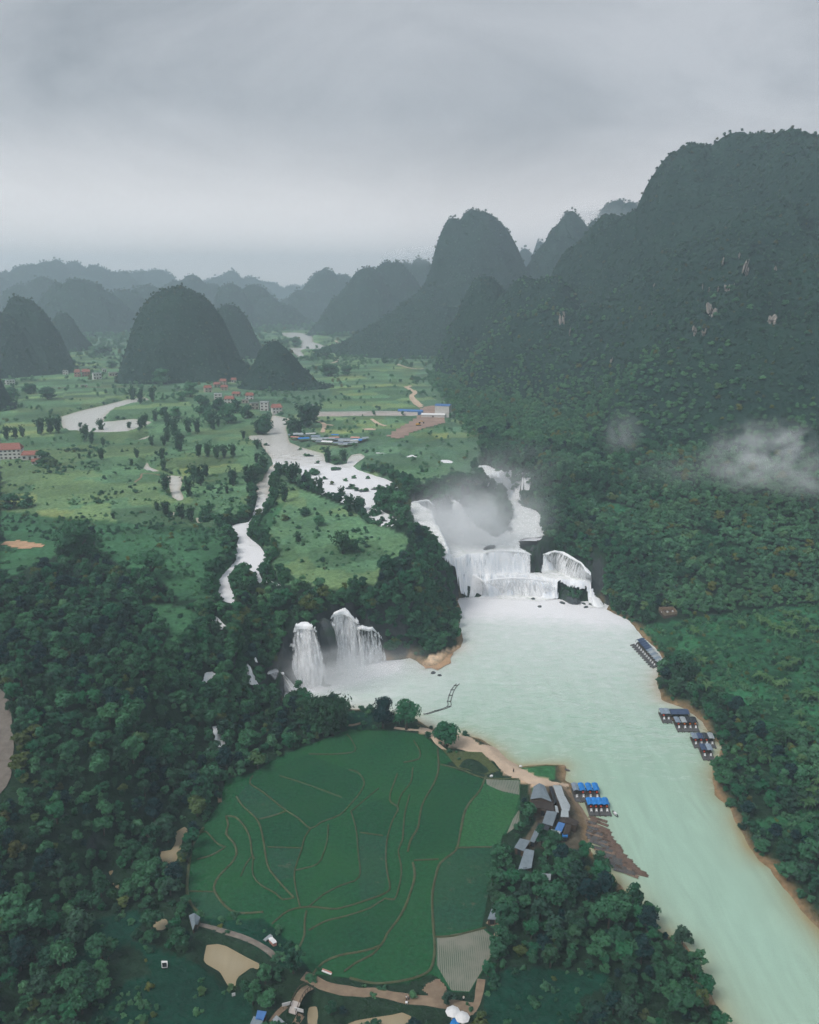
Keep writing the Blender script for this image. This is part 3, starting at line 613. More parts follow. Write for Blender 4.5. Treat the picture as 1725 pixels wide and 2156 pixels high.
def cascade():
    X, Y = np.meshgrid(np.arange(-30, 150, 0.62), np.arange(440, 640, 0.62)); sh_ = X.shape; X = X.ravel(); Y = Y.ravel()
    wx = X + 9 * (fbm(X, Y, 11, 4, 101) - .5); wy = Y + 15 * (fbm(X, Y, 10, 4, 102) - .5); Z = level(wx, wy); gx_ = np.abs(np.gradient(Z.reshape(sh_), 0.62, axis=0)).ravel() + np.abs(np.gradient(Z.reshape(sh_), 0.62, axis=1)).ravel()
    st = sstep(0.35, 1.3, gx_)
    Z = Z + 0.1 + 1.1 * (fbm(X, Y, 4.5, 4, 103) - .5) * (1 - .5 * st) + st * 1.3 * (fbm(X, Z * .25, 1.6, 3, 104) - .5); Z = np.maximum(Z, 0.12)
    px, py = proj(X, Y, Z); wx_, wy_ = px + 8 * (fbm(X, Y, 5, 3, 105) - .5), py + 5 * (fbm(X, Y, 5, 3, 106) - .5); keep = in_px(wx_, wy_, CASC_PX) & (Z > 0.1)
    idx = np.full(len(X), -1); idx[keep] = np.arange(keep.sum()); j, i = np.meshgrid(np.arange(sh_[0] - 1), np.arange(sh_[1] - 1), indexing='ij'); q0 = (j * sh_[1] + i).ravel(); Q = idx[np.c_[q0, q0 + 1, q0 + 1 + sh_[1], q0 + sh_[1]]]; Q = Q[(Q >= 0).all(1)]
    o_ = big_mesh('waterfall', np.c_[X, Y, Z][keep], Q, M['cascade'], True, {'fall': np.c_[X + .3 * Y, Z * 1.2, 0 * X][keep], 'steep': st[keep]}); return tag(o_, 'great stepped waterfall spreading white over its ledges', 'waterfall')
cascade()
for k, P_ in POND_W.items():
    sheet('pond_water', P_, lambda X, Y: 0 * X + 2.0, M['water_pond'], 2.0, lambda X, Y, s: {'foam': 0 * X, 'mud': 0.5 * np.exp(-np.clip(s, 0, 9) / 2.5)}, 3.0)

# ------------------------------------------------------------------ hills
def hill_mesh(name, fn, x0, x1, y0, y1, step, mat, zmin):
    nx, ny = int((x1 - x0) / step) + 2, int((y1 - y0) / step) + 2
    X, Y = np.meshgrid(np.linspace(x0, x1, nx), np.linspace(y0, y1, ny)); X = X.ravel(); Y = Y.ravel(); Z = fn(X, Y)
    keep = Z > zmin; idx = np.full(len(X), -1); idx[keep] = np.arange(keep.sum())
    j, i = np.meshgrid(np.arange(ny - 1), np.arange(nx - 1), indexing='ij'); q0 = (j * nx + i).ravel()
    Q = idx[np.c_[q0, q0 + 1, q0 + 1 + nx, q0 + nx]]; Q = Q[(Q >= 0).all(1)]
    return tag(big_mesh(name, np.c_[X[keep], Y[keep], Z[keep]], Q, mat), kind='structure')
hill_fns = []
for nm, bs in HILLS:
    D = bs[0]['D']; am = 0.0035 * D; sc_ = max(9.0, 0.009 * D)
    fn = (lambda x, y, bs=bs, am=am, sc_=sc_: (lambda h: h + am * sstep(40, 70, h) * (2 * fbm(x, y, sc_ * 1.6, 3, 13) - 1) + sstep(60, 120, h) * 0.20 * bs[0]['r'] * (1 - np.abs(2 * fbm(x, y, bs[0]['r'] * 0.5, 4, 19) - 1) - 0.7))(hill_h(bs, x, y)))
    rr = max(max(b['r'], b['rr']) for b in bs); ext = 1.9 * rr
    xs = [b['x'] for b in bs]; ys = [b['y'] for b in bs]
    box = (min(xs) - ext, max(xs) + ext, min(ys) - ext, max(ys) + ext)
    hill_mesh('hill', fn, *box, max(4.5, D * 0.0042), M['hill'], 30.0); hill_fns.append((fn, box, D))
hill_mesh('mountain', mountain_h, -200, 1300, 330, 1850, 6.0, M['hill'], -25.0)
# ------------------------------------------------------------------ plants: models
def ico(sub=1):
    bm = bmesh.new(); bmesh.ops.create_icosphere(bm, subdivisions=sub, radius=1.0)
    v = np.array([x.co[:] for x in bm.verts]); f = np.array([[q.index for q in p_.verts] for p_ in bm.faces]); bm.free(); return v, f
ICO1, ICO2 = ico(1), ico(2)
def cards(P, Nn, size, rg_, asp=0.6, tilt=0.6):
    """small leaf sprays: one folded quad (two triangles) each, at points P, facing roughly Nn"""
    n = len(P); Nn = Nn + tilt * rg_.normal(size=(n, 3)); Nn /= np.linalg.norm(Nn, axis=1)[:, None] + 1e-9
    T = np.cross(Nn, rg_.normal(size=(n, 3))); T /= np.linalg.norm(T, axis=1)[:, None] + 1e-9; B = np.cross(Nn, T)
    s = (size * (0.6 + 0.8 * rg_.random(n)))[:, None]
    V = np.stack([P - T * s, P - B * s * asp + Nn * s * 0.15, P + T * s, P + B * s * asp - Nn * s * 0.2], 1).reshape(-1, 3)
    i = np.arange(n) * 4; Q = np.concatenate([np.c_[i, i + 1, i + 2], np.c_[i, i + 2, i + 3]])
    return V, Q
def crown_mesh(name, mat, seed, r=4.2, h=7.0, z0=2.0, lobes=11, n=430, leaf=0.62, core=0.80, flat=0.75, spread=1.0, lr=(0.36, 0.24)):
    g = np.random.default_rng(seed); Vs, Fs, off = [], [], 0
    for i in range(lobes):
        u = g.random(); a = g.random() * 6.283; rr = r * spread * math.sqrt(g.random()) * 0.72; zz = z0 + h * (0.18 + 0.72 * u)
        rr *= math.sqrt(max(0.12, 1 - (2 * u - 0.85) ** 2 * 0.9)); c_ = np.array([rr * math.cos(a), rr * math.sin(a), zz])
        R_ = r * (lr[0] + lr[1] * g.random()); sc = np.array([R_, R_, R_ * flat])
        v, f = ICO1; Vs.append(c_ + v * sc * core * (0.85 + 0.3 * g.random((len(v), 1)))); Fs.append(f + off); off += len(v)
        k = n // lobes; d = g.normal(size=(k, 3)); d[:, 2] = np.abs(d[:, 2]) * 1.1 - 0.25; d /= np.linalg.norm(d, axis=1)[:, None]
        P_ = c_ + d * sc * (0.86 + 0.24 * g.random((k, 1))); V, Q = cards(P_, d + np.array([0, 0, 0.5]), leaf, g)
        Vs.append(V); Fs.append(Q + off); off += len(V)
    return big_mesh(name, np.concatenate(Vs), np.concatenate(Fs), mat, False, link=False).data
def tube(path, rad, n=6):
    P_ = np.array(path, float); V, Fc = [], []
    for i, p_ in enumerate(P_):
        d = P_[min(i + 1, len(P_) - 1)] - P_[max(i - 1, 0)]; d /= np.linalg.norm(d) + 1e-9
        a = np.cross(d, (0.31, 0.95, 0.1)); a /= np.linalg.norm(a); b = np.cross(d, a)
        for k in range(n):
            th = 6.28318 * k / n; V.append(p_ + rad[i] * (a * math.cos(th) + b * math.sin(th)))
    for i in range(len(P_) - 1):
        for k in range(n): Fc.append((i * n + k, i * n + (k + 1) % n, (i + 1) * n + (k + 1) % n, (i + 1) * n + k))
    Fc.append(tuple(range(n))[::-1]); Fc.append(tuple((len(P_) - 1) * n + k for k in range(n)))
    return V, Fc
def join_geo(parts):
    V, Fc, o_ = [], [], 0
    for v, f in parts:
        V += [tuple(q) for q in v]; Fc += [tuple(i + o_ for i in q) for q in f]; o_ += len(v)
    return V, Fc
def data_mesh(name, parts, mat, smooth=False):
    V, Fc = join_geo(parts); o_ = mesh_obj(name, V, Fc, mat, None, smooth, False); return o_.data
def trunk_mesh(name, seed, h=5.0, r=0.28):
    g = random.Random(seed); parts = [tube([(0, 0, -0.8), (0.05, 0, h * .3), (0.15 * g.uniform(-1, 1), 0.1, h * .65), (0.2, 0.1, h)], [r * 1.3, r, r * .8, r * .5])]
    for k in range(3):
        a = g.random() * 6.28; parts.append(tube([(0.05, 0, h * (.4 + .12 * k)), (1.0 * math.cos(a), 1.0 * math.sin(a), h * (.7 + .08 * k)), (2.2 * math.cos(a), 2.2 * math.sin(a), h * (.95 + .12 * k))], [r * .55, r * .4, r * .2], 5))
    return data_mesh(name, parts, M['bark'], True)
def bamboo_mesh(name, mat, seed, h=14.0, r=3.6, culms=22, per=19, leaf=0.75):
    g = np.random.default_rng(seed); Vs, Fs, off = [], [], 0
    for i in range(culms):
        a = g.random() * 6.283; lean = r * (0.25 + 0.9 * g.random()); hh = h * (0.6 + 0.42 * g.random()); t_ = 0.14 + 0.86 * np.sort(g.random(per)) ** 0.8
        bx, by = g.normal(size=2) * 0.5
        rad = lean * t_ ** 2.0; P_ = np.c_[bx + rad * math.cos(a), by + rad * math.sin(a), hh * (1.12 * t_ - 0.16 * t_ ** 3.2)]
        wv = (0.30 + 0.85 * np.sin(np.clip(t_, 0, 1) * 2.7))[:, None]; P_ = P_ + g.normal(size=(per, 3)) * np.array([.62, .62, .5]) * wv
        d = np.c_[np.full(per, math.cos(a)), np.full(per, math.sin(a)), np.full(per, 0.8)]
        V, Q = cards(P_, d, leaf, g, 0.55, 0.8); Vs.append(V); Fs.append(Q + off); off += len(V)
    for i in range(7):                                  # dense heart of the clump
        v, f = ICO1; a = g.random() * 6.28; c_ = np.array([r * .38 * math.cos(a), r * .38 * math.sin(a), h * (0.2 + 0.09 * i)]); Vs.append(c_ + v * np.array([r * .34, r * .34, h * .12])); Fs.append(f + off); off += len(v)
    return big_mesh(name, np.concatenate(Vs), np.concatenate(Fs), mat, False, link=False).data
def culm_mesh(name, seed, h=8.0):
    g = random.Random(seed); parts = []
    for k in range(9):
        a = g.random() * 6.28; b = g.uniform(.2, .6); parts.append(tube([(b * math.cos(a), b * math.sin(a), -.6), (b * 1.5 * math.cos(a), b * 1.5 * math.sin(a), h * .5), (b * 3.2 * math.cos(a), b * 3.2 * math.sin(a), h)], [.07, .06, .03], 4))
    return data_mesh(name, parts, M['bark'], True)
def banana_mesh(name, seed, leaves=10, L=2.6, h=2.6):
    g = np.random.default_rng(seed); V, Fc = [], []
    for i in range(leaves):
        a = i * 2.4 + g.random() * .5; el = 0.35 + 0.9 * g.random(); ca, sa = math.cos(a), math.sin(a); b = len(V); l_ = L * (.75 + .5 * g.random())
        for k in range(5):
            s = k / 4; rr = l_ * s * (0.95 - 0.12 * s); zz = h + l_ * (el * s - 0.95 * s * s); wd_ = 0.52 * math.sin(min(1, s * 1.15 + 0.12) * 3.0) + 0.06
            V += [(rr * ca - wd_ * sa, rr * sa + wd_ * ca, zz - .12), (rr * ca, rr * sa, zz + .08), (rr * ca + wd_ * sa, rr * sa - wd_ * ca, zz - .12)]
        for k in range(4):
            q = b + 3 * k; Fc += [(q, q + 1, q + 4, q + 3), (q + 1, q + 2, q + 5, q + 4)]
    v, f = tube([(0, 0, -.4), (0, 0, h)], [.18, .12], 5); o_ = len(V); V += [tuple(x_) for x_ in v]; Fc += [tuple(i + o_ for i in q) for q in f]
    return mesh_obj(name, V, Fc, M['leaf_banana'], None, False, False).data
TREE = [crown_mesh('forest_crown', M['leaf'], 100, r=4.2, h=6.4, lobes=15, n=520, leaf=0.56, lr=(.22, .26)), crown_mesh('forest_crown', M['leaf'], 101, r=3.4, h=9.0, lobes=14, n=500, leaf=0.56, lr=(.26, .26)), crown_mesh('forest_crown', M['leaf'], 102, r=5.2, h=4.8, z0=3.0, lobes=17, n=560, leaf=0.58, lr=(.18, .2), flat=.6),
 crown_mesh('forest_crown', M['leaf'], 103, r=4.4, h=7.0, lobes=9, n=420, leaf=0.75, lr=(.3, .3), core=.7), crown_mesh('forest_crown', M['leaf'], 104, r=3.6, h=6.6, lobes=20, n=560, leaf=0.50, lr=(.16, .2), spread=1.2)]
TREE_X = [crown_mesh('bright_crown', M['leaf_bright'], 110, r=3.8, h=6.2, lobes=14, n=480, leaf=0.55, lr=(.2, .26)), crown_mesh('teal_crown', M['leaf_teal'], 111, r=3.8, h=7.6, lobes=14, n=480, leaf=0.55, lr=(.22, .26)), crown_mesh('dark_crown', M['leaf_hill'], 112, r=4.2, h=6.6, lobes=13, n=480, leaf=0.6, lr=(.24, .26)), crown_mesh('olive_crown', M['leaf_bamboo'], 113, r=4.0, h=5.6, lobes=16, n=480, leaf=0.5, lr=(.18, .24))]
TREE_S = [crown_mesh('slope_crown', M['leaf_slope'], 200 + i, r=3.8, h=5.6, lobes=8, n=230, leaf=0.75) for i in range(4)]
TREE_H = [crown_mesh('hill_crown', M['leaf_hill'], 300 + i, r=4.0, h=6.0, lobes=7, n=130, leaf=0.95) for i in range(4)]
TREE_LOW = [crown_mesh('low_crown', M['leaf'], 150 + i, r=4.2, h=7.6, z0=0.2, lobes=12, n=480, leaf=0.55) for i in range(4)]
TRUNK = [trunk_mesh('tree_trunk', 400 + i) for i in range(3)]
BAMB = [bamboo_mesh('bamboo_plumes', M['leaf_bamboo'], 500 + i) for i in range(4)]
BAMB_S = [bamboo_mesh('small_bamboo', M['leaf_bamboo'], 560, h=10.0, r=3.0, culms=20, per=16, leaf=0.6)]
BAMB_N = [bamboo_mesh('bamboo_plumes_near', M['leaf_bamboo'], 520 + i, culms=34, per=34, leaf=0.55, r=4.2) for i in range(2)]
CULM = [culm_mesh('bamboo_culms', 540 + i) for i in range(2)]
SHRUB = [crown_mesh('shrub_leaves', M['leaf_slope'], 600 + i, r=1.7, h=1.9, z0=-0.2, lobes=5, n=80, leaf=0.42) for i in range(3)]
SHRUB_D = [crown_mesh('dark_shrub_leaves', M['leaf'], 620 + i, r=1.8, h=2.1, z0=-0.2, lobes=5, n=100, leaf=0.40) for i in range(3)]
BANANA = [banana_mesh('banana_leaves', 700 + i) for i in range(3)]

# ------------------------------------------------------------------ plants: scattering of what nobody could count
hide = bpy.data.collections.new('plant_models')
def scatter(name, P_, scl, meshes, label, cat, zsc=None):
    P_ = np.asarray(P_); n = len(P_)
    me = bpy.data.meshes.new(name); me.vertices.add(n); me.vertices.foreach_set('co', P_.astype(np.float32).ravel())
    for nm, typ, arr in (('scl', 'FLOAT', scl), ('rz', 'FLOAT', nrg.random(n) * 6.283), ('pick', 'INT', nrg.integers(0, len(meshes), n)), ('hs', 'FLOAT', (0.8 + 0.45 * nrg.random(n)) if zsc is None else zsc)):
        a_ = me.attributes.new(nm, typ, 'POINT'); a_.data.foreach_set('value', np.asarray(arr).astype(np.int32 if typ == 'INT' else np.float32))
    o_ = bpy.data.objects.new(name, me); COL.objects.link(o_)
    c_ = bpy.data.collections.new(name + '_models')
    for i, d in enumerate(meshes):
        q = bpy.data.objects.new('%s_%02d' % (d.name, i), d); c_.objects.link(q)
    ng = bpy.data.node_groups.new(name, 'GeometryNodeTree')
    ng.interface.new_socket('Geometry', in_out='INPUT', socket_type='NodeSocketGeometry'); ng.interface.new_socket('Geometry', in_out='OUTPUT', socket_type='NodeSocketGeometry')
    A = ng.nodes.new; gi, go = A('NodeGroupInput'), A('NodeGroupOutput'); ip = A('GeometryNodeInstanceOnPoints'); ci = A('GeometryNodeCollectionInfo')
    ci.inputs['Collection'].default_value = c_; ci.inputs['Separate Children'].default_value = True; ci.inputs['Reset Children'].default_value = True
    def na_(nm, typ):
        q = A('GeometryNodeInputNamedAttribute'); q.data_type = typ; q.inputs[0].default_value = nm; return q.outputs[0]
    ip.inputs['Pick Instance'].default_value = True
    rot = A('ShaderNodeCombineXYZ'); ng.links.new(na_('rz', 'FLOAT'), rot.inputs[2])
    s_ = na_('scl', 'FLOAT'); mz = A('ShaderNodeMath'); mz.operation = 'MULTIPLY'; ng.links.new(s_, mz.inputs[0]); ng.links.new(na_('hs', 'FLOAT'), mz.inputs[1])
    cs = A('ShaderNodeCombineXYZ'); ng.links.new(s_, cs.inputs[0]); ng.links.new(s_, cs.inputs[1]); ng.links.new(mz.outputs[0], cs.inputs[2])
    er = A('FunctionNodeEulerToRotation'); ng.links.new(rot.outputs[0], er.inputs[0])
    ng.links.new(gi.outputs[0], ip.inputs['Points']); ng.links.new(ci.outputs[0], ip.inputs['Instance']); ng.links.new(na_('pick', 'INT'), ip.inputs['Instance Index'])
    ng.links.new(er.outputs[0], ip.inputs['Rotation']); ng.links.new(cs.outputs[0], ip.inputs['Scale']); ng.links.new(ip.outputs[0], go.inputs[0])
    md = o_.modifiers.new('scatter', 'NODES'); md.node_group = ng
    return tag(o_, label, cat, kind='stuff')
def jgrid(x0, x1, y0, y1, s):
    X, Y = np.meshgrid(np.arange(x0, x1, s), np.arange(y0, y1, s)); X = X.ravel(); Y = Y.ravel()
    return X + (nrg.random(len(X)) - .5) * s * 0.95, Y + (nrg.random(len(X)) - .5) * s * 0.95
def frustum(x, y, z, m=210, mb=190):
    px, py = proj(x, y, z); return (px > -m) & (px < 1725 + m) & (py < 2156 + mb) & (y > 60), px, py
MX, MY = np.meshgrid(np.linspace(-200, 1300, 301), np.linspace(380, 1850, 295)); MZ = mountain_h(MX.ravel(), MY.ravel()).reshape(MX.shape)
def mz_(x, y):
    i = np.clip((x + 200) / 5.0, 0, 299.99); j = np.clip((y - 380) / 5.0, 0, 293.99); i0 = i.astype(int); j0 = j.astype(int); fi = i - i0; fj = j - j0
    v = (MZ[j0, i0] * (1 - fi) + MZ[j0, i0 + 1] * fi) * (1 - fj) + (MZ[j0 + 1, i0] * (1 - fi) + MZ[j0 + 1, i0 + 1] * fi) * fj
    return np.where((x < -200) | (x > 1300) | (y < 380) | (y > 1850), -50, v)
KEEP_OUT = []            # world footprints where no plant grows: [(polygon, margin)]
def clear_of(x, y, extra=0.0, river=True):
    ok = (poly_sdf(x, y, RIVER_W) < -0.5 - extra) if river else np.ones(x.shape, bool)
    for P_ in list(UP_W.values()) + list(BAS_W.values()) + list(POND_W.values()):
        b = np.asarray(P_)[:, :2]; lo, hi = b.min(0) - 6, b.max(0) + 6; q = ok & (x > lo[0]) & (x < hi[0]) & (y > lo[1]) & (y < hi[1])
        if q.any(): ok[q] &= poly_sdf(x[q], y[q], b) < -(0.8 + extra)
    for P_, mg in KEEP_OUT:
        b = np.asarray(P_)[:, :2]; lo, hi = b.min(0) - mg, b.max(0) + mg; q = ok & (x > lo[0]) & (x < hi[0]) & (y > lo[1]) & (y < hi[1])
        if q.any(): ok[q] &= poly_sdf(x[q], y[q], b) < -mg
    return ok
# ------------------------------------------------------------------ falling water
def resample(P_, n):
    P_ = np.array(P_, float); d = np.r_[0, np.cumsum(np.linalg.norm(np.diff(P_, axis=0), axis=1))]; s = np.linspace(0, d[-1], n)
    return np.c_[[np.interp(s, d, P_[:, k]) for k in range(P_.shape[1])]].T, d[-1]
def curtain_part(name, lip, base, parent, den, shift, seed, ragged=0.8, bow=0.55):
    n = max(10, int(resample(lip, 5)[1] / 0.55)); m_ = 28
    Lp, w_ = resample(lip, n); Bp, _ = resample(base, n); u = np.linspace(0, w_, n)
    rag = ragged * (fbm(u, u * 0 + seed, 2.2, 3, seed) - .5) * 2
    V, A_, Dn = [], [], []
    for j in range(m_):
        s = max(0.0, (j - 2) / (m_ - 3)); hz_ = s ** bow; q = Lp + (Bp - Lp) * hz_; q[:, 2] = Lp[:, 2] + (Bp[:, 2] - Lp[:, 2]) * s + 0.25 * rag * (1 - s)
        q[:, 1] += -shift - (0.5 + 1.3 * s) * (fbm(u, u * 0 + s * 1.5, 2.6, 3, seed + 3) - .5) * 2; q[:, 0] += 0.5 * s * (fbm(u, u * 0 + s, 3.5, 2, seed + 5) - .5)
        q[:, :2] += ((Lp.mean(0) - Lp)[:, :2] * (.2, .07)[j] if j < 2 else 0.0); q[:, 1] += (3.2, 1.5)[j] + 1.2 * (fbm(u, u * 0, 3, 2, seed) - .5) if j < 2 else 0.0; q[:, 2] += (-.25, .1)[j] if j < 2 else 0.0; V.append(q); A_.append(np.c_[u + seed * 7.3, np.full(n, (s if j > 1 else -.12 * (2 - j)) * abs(np.mean(Lp[:, 2] - Bp[:, 2])) + seed * 3.1), np.zeros(n)])
        edge = np.minimum(u, w_ - u) / max(w_, 1e-3); Dn.append(den + 0.16 * np.clip(s * 1.4 - .1, 0, 1) - 0.22 * np.exp(-edge * w_ / 0.9) + 0.35 * (j < 4))
    j, i = np.meshgrid(np.arange(m_ - 1), np.arange(n - 1), indexing='ij'); q0 = (j * n + i).ravel()
    o_ = big_mesh(name, np.concatenate(V), np.c_[q0, q0 + 1, q0 + 1 + n, q0 + n], M['fall'], True, {'fall': np.concatenate(A_), 'dens': np.concatenate(Dn)}); o_.parent = parent
    return o_
NF = [0]
def slope_fall(lip, base, label):
    NF[0] += 1; up3 = np.array([0, 0, .7]); Lw = [gp(*a_) + up3 for a_ in lip]; Bw = [gp(*a_) + up3 for a_ in base]
    e_ = empty('waterfall', (0, 0, 0)); tag(e_, label, 'waterfall'); n_ = max(8, int(resample(np.array(Bw), 5)[1] / .5)); A_, wd_ = resample(Lw, n_); B_, _ = resample(Bw, n_); V, U_ = [], []
    for j in range(24):
        s = j / 23; q = A_ + (B_ - A_) * s; u = np.linspace(0, wd_, n_); q[:, 0] += 1.6 * (fbm(np.full(n_, s * 6), u * .2, 1.0, 2, NF[0]) - .5); q[:, 2] = np.maximum(gz(q[:, 0], q[:, 1]) + .45, q[:, 2] * .0) + .5 * (fbm(u, u * 0 + s * 9, 1.4, 3, NF[0]) - .5); V.append(q); U_.append(np.c_[u, np.full(n_, s * np.linalg.norm(A_[0] - B_[0])), 0 * u])
    j, i = np.meshgrid(np.arange(23), np.arange(n_ - 1), indexing='ij'); q0 = (j * n_ + i).ravel(); o_ = big_mesh('water_curtain', np.concatenate(V), np.c_[q0, q0 + 1, q0 + 1 + n_, q0 + n_], M['fall'], True, {'fall': np.concatenate(U_), 'dens': np.full(24 * n_, .3)}); o_.parent = e_; KEEP_OUT.append((np.array([p_[:2] for p_ in Lw] + [p_[:2] for p_ in Bw[::-1]]), 1.2)); return e_
def waterfall(lip, base, label, den=0.22, keep=9.0, veil=True, bow=0.55, strands=0):
    NF[0] += 1; Lw = [at(*a_) for a_ in lip]; Bw = [at(*a_) for a_ in base]
    e_ = empty('waterfall', (0, 0, 0)); tag(e_, label, 'waterfall')
    curtain_part('water_curtain', Lw, Bw, e_, den, 0.0, NF[0] * 10, bow=bow)
    if veil: curtain_part('front_veil', [p_ + np.array([0, -.3, .12]) for p_ in Lw], [p_ + np.array([0, -1.4, 0]) for p_ in Bw], e_, den - 0.14, 0.5, NF[0] * 10 + 5, bow=bow)
    if strands:
        g = np.random.default_rng(NF[0] * 7 + 1); LL, wl_ = resample(Lw, 41); BB, _ = resample(Bw, 41)
        for k in range(strands):
            w_ = g.uniform(.05, .16); u0 = g.uniform(-.02, 1.0 - w_) if k > 3 else (0.0 if k % 2 else 1.0 - w_); ii = np.clip(np.round(np.linspace(u0, u0 + w_, 4) * 40).astype(int), 0, 40); dr = np.array([g.uniform(-.5, .5) + (-.9 if u0 < .1 else (.9 if u0 + w_ > .9 else 0)), -g.uniform(.2, 1.6), 0.0]); drop = np.array([0, 0, -g.uniform(0, .28) * abs(Lw[0][2] - Bw[0][2]) if g.random() < .5 else 0.0])
            l_ = LL[ii] + drop + (BB[ii] - LL[ii]) * np.array([1, 1, 0]) * (0.35 if drop[2] else 0) + dr * .4; b_ = BB[ii] + dr * np.array([1.6, 1.3, 1]) + np.linspace(-.6, .6, 4)[:, None] * np.array([1, 0, 0]); curtain_part('water_strand', l_, b_, e_, den - 0.02, 0.2, NF[0] * 10 + 20 + k, 1.4, bow)
    P_ = np.array([p_[:2] for p_ in Lw] + [p_[:2] for p_ in Bw[::-1]]); KEEP_OUT.append((P_, 1.5)); KEEP_OUT.append((P_ - np.array([0, keep]), keep * .6)); KEEP_OUT.append((P_ + np.array([0, 2.5]), .3))
    return e_
def zz(pts, z): return [(a_, b_, z) for a_, b_ in pts]
waterfall(zz(cG([(625,388),(645,378),(672,374),(700,380),(718,392)]), 30), zz(cG([(632,735),(670,742),(715,742),(755,738),(785,726)]), 0), 'narrow white plunge waterfall, the nearer of the twin falls', 0.20, strands=12)
waterfall([(a_, b_, z_) for (a_, b_), z_ in zip(cG([(838,330),(850,312),(880,302),(915,290),(945,310),(972,340),(996,366)]), (29, 30, 30.5, 30.5, 29, 26.5, 24.5))], zz(cG([(828,640),(870,640),(915,636),(960,630),(1014,620)]), 0), 'wide fan-shaped waterfall, the larger of the twin falls', 0.13, strands=16)
waterfall([(a_, b_, z_) for (a_, b_), z_ in zip(cG([(1008,392),(1030,405),(1058,408),(1085,405),(1105,420),(1124,442)]), (22.5, 22, 21, 21, 19, 17))], zz(cG([(1000,622),(1040,616),(1070,612),(1110,606),(1158,592)]), 0), 'thin split cascade at the east end of the twin falls', 0.05, strands=10)
waterfall(zz(cG([(590,505),(600,500),(612,510)]), 20), zz(cG([(588,705),(605,712),(625,715)]), 0), 'faint ribbon of water on the dark rock beside the plunge fall', 0.02, 3, False)
waterfall(zz(cG([(455,668),(490,655),(525,655),(556,680)]), 9), zz(cG([(560,770),(590,778),(615,780),(640,770)]), 0.2), 'low white ledge cascade at the foot of the wooded cliff', 0.2, 5, True, 0.9)
slope_fall(cG([(326,622),(338,620),(352,640)]), cG([(345,742),(368,744),(398,738)]), 'slim white cascade slipping through the woods above the pool')
slope_fall(cG([(372,560),(382,562)]), cG([(378,602),(392,606)]), 'short white spout high in the wooded cliff')
slope_fall(cG([(132,1000),(150,995),(172,1010)]), cG([(142,1118),(168,1120),(200,1112)]), 'small white cascade dropping beside the paddy field wood')
slope_fall(cG([(98,668),(120,664),(144,680)]), cG([(56,728),(92,728),(134,716)]), 'white water tumbling over a step in the western wood')
slope_fall(cG([(392,868),(404,866)]), cG([(396,898),(410,898)]), 'tiny white spout among the trees west of the pool')
# the great fall, tier by tier
waterfall(zz(cE([(182,462),(200,450),(235,444),(270,438),(300,434),(328,440),(350,468)]), 44), zz(cE([(196,610),(240,614),(290,612),(335,606),(380,594)]), 25), 'broad upper curtain of the great fall half lost in spray', 0.26)
waterfall(zz(cE([(455,415),(505,440),(548,470)]), 38), zz(cE([(500,600),(545,600),(585,596)]), 25), 'veil of white water falling into the spray of the great fall', 0.22, 6)
waterfall(zz(cE([(715,812),(745,796),(830,790),(900,790),(960,788),(1000,794),(1036,812)]), 25.2), zz(cE([(712,905),(770,915),(850,925),(930,935),(1036,948)]), 12), 'middle tier of the great fall with dark gaps in the curtain', 0.06, 9, False)
waterfall(zz(cE([(1118,818),(1150,800),(1195,786),(1262,798),(1330,836),(1395,878),(1432,925),(1448,960)]), 24.7), zz(cE([(1112,948),(1160,975),(1220,1005),(1290,1034),(1350,1046),(1410,1050),(1440,1040),(1462,1025)]), 5), 'wide bowed curtain at the east end of the great fall', 0.10)
waterfall(zz(cE([(690,1005),(780,990),(870,984),(960,980),(1050,988),(1120,998),(1185,1012)]), 12.2), zz(cE([(680,1078),(780,1092),(870,1098),(960,1102),(1060,1112),(1140,1118),(1235,1112)]), 0), 'lowest tier of the great fall, long white curtain above the pool', 0.05, 9, False)

waterfall(zz(cE([(505,925),(560,930),(620,945),(700,1000)]), 12.6), zz(cE([(520,1100),(570,1108),(620,1106),(695,1098)]), 0), 'white rapids sliding past the wooded headland', 0.36, 6, True, 1.0)
waterfall(zz(cE([(1420,1040),(1440,1032),(1462,1030)]), 6), zz(cE([(1450,1165),(1500,1180),(1545,1172)]), 0.2), 'white trickle over boulders at the east end of the falls', 0.28, 5, True, 1.0)
def boulder(name, p_, s, label=None, mat=None, sub=2, group=None):
    v, f = ICO2; g = np.random.default_rng(int(abs(p_[0] * 31 + p_[1] * 17)) % 9999); w_ = v * (0.75 + 0.5 * fbm(v[:, 0] + p_[0], v[:, 1] + v[:, 2] * 1.3 + p_[1], 0.8, 2, 3))[:, None] * np.array(s)
    o_ = mesh_obj(name, w_, f, mat or M['rock'], None, False); o_.location = p_; o_.rotation_euler = (0, 0, g.random() * 6)
    return tag(o_, label, 'rock', group) if label else o_
for (a_, b_, z_, s) in [(745,768,25.5,(5,2.2,1.6)),(885,635,27,(2,1.5,1.5)),(1095,1180,0,(1.6,1.2,.8)),(1345,1160,0,(2.2,1.4,1.0)),(1420,1185,0,(1.8,1.1,.8)),(1460,1168,0,(2.4,1.2,.9)),(1525,1160,0,(2.2,1.6,1.2)),(1255,1155,0,(2,1.3,.9)),(1050,1130,0,(1.2,1,1.3)),(1405,1160,0,(1.4,1,.6))]:
    px_, py_ = cE(a_, b_); boulder('boulder', at(px_, py_, z_), s, 'dark wet boulder standing in the white water below the great fall', None, 2, 'boulders below the great fall')
for (a_, b_, s) in [(880,680,(3,1.6,.8)),(810,745,(2.6,1.2,.6))]:
    px_, py_ = cG(a_, b_); boulder('boulder', at(px_, py_, 0), s, 'low dark rock awash below the twin falls', None, 2, 'rocks below the twin falls')
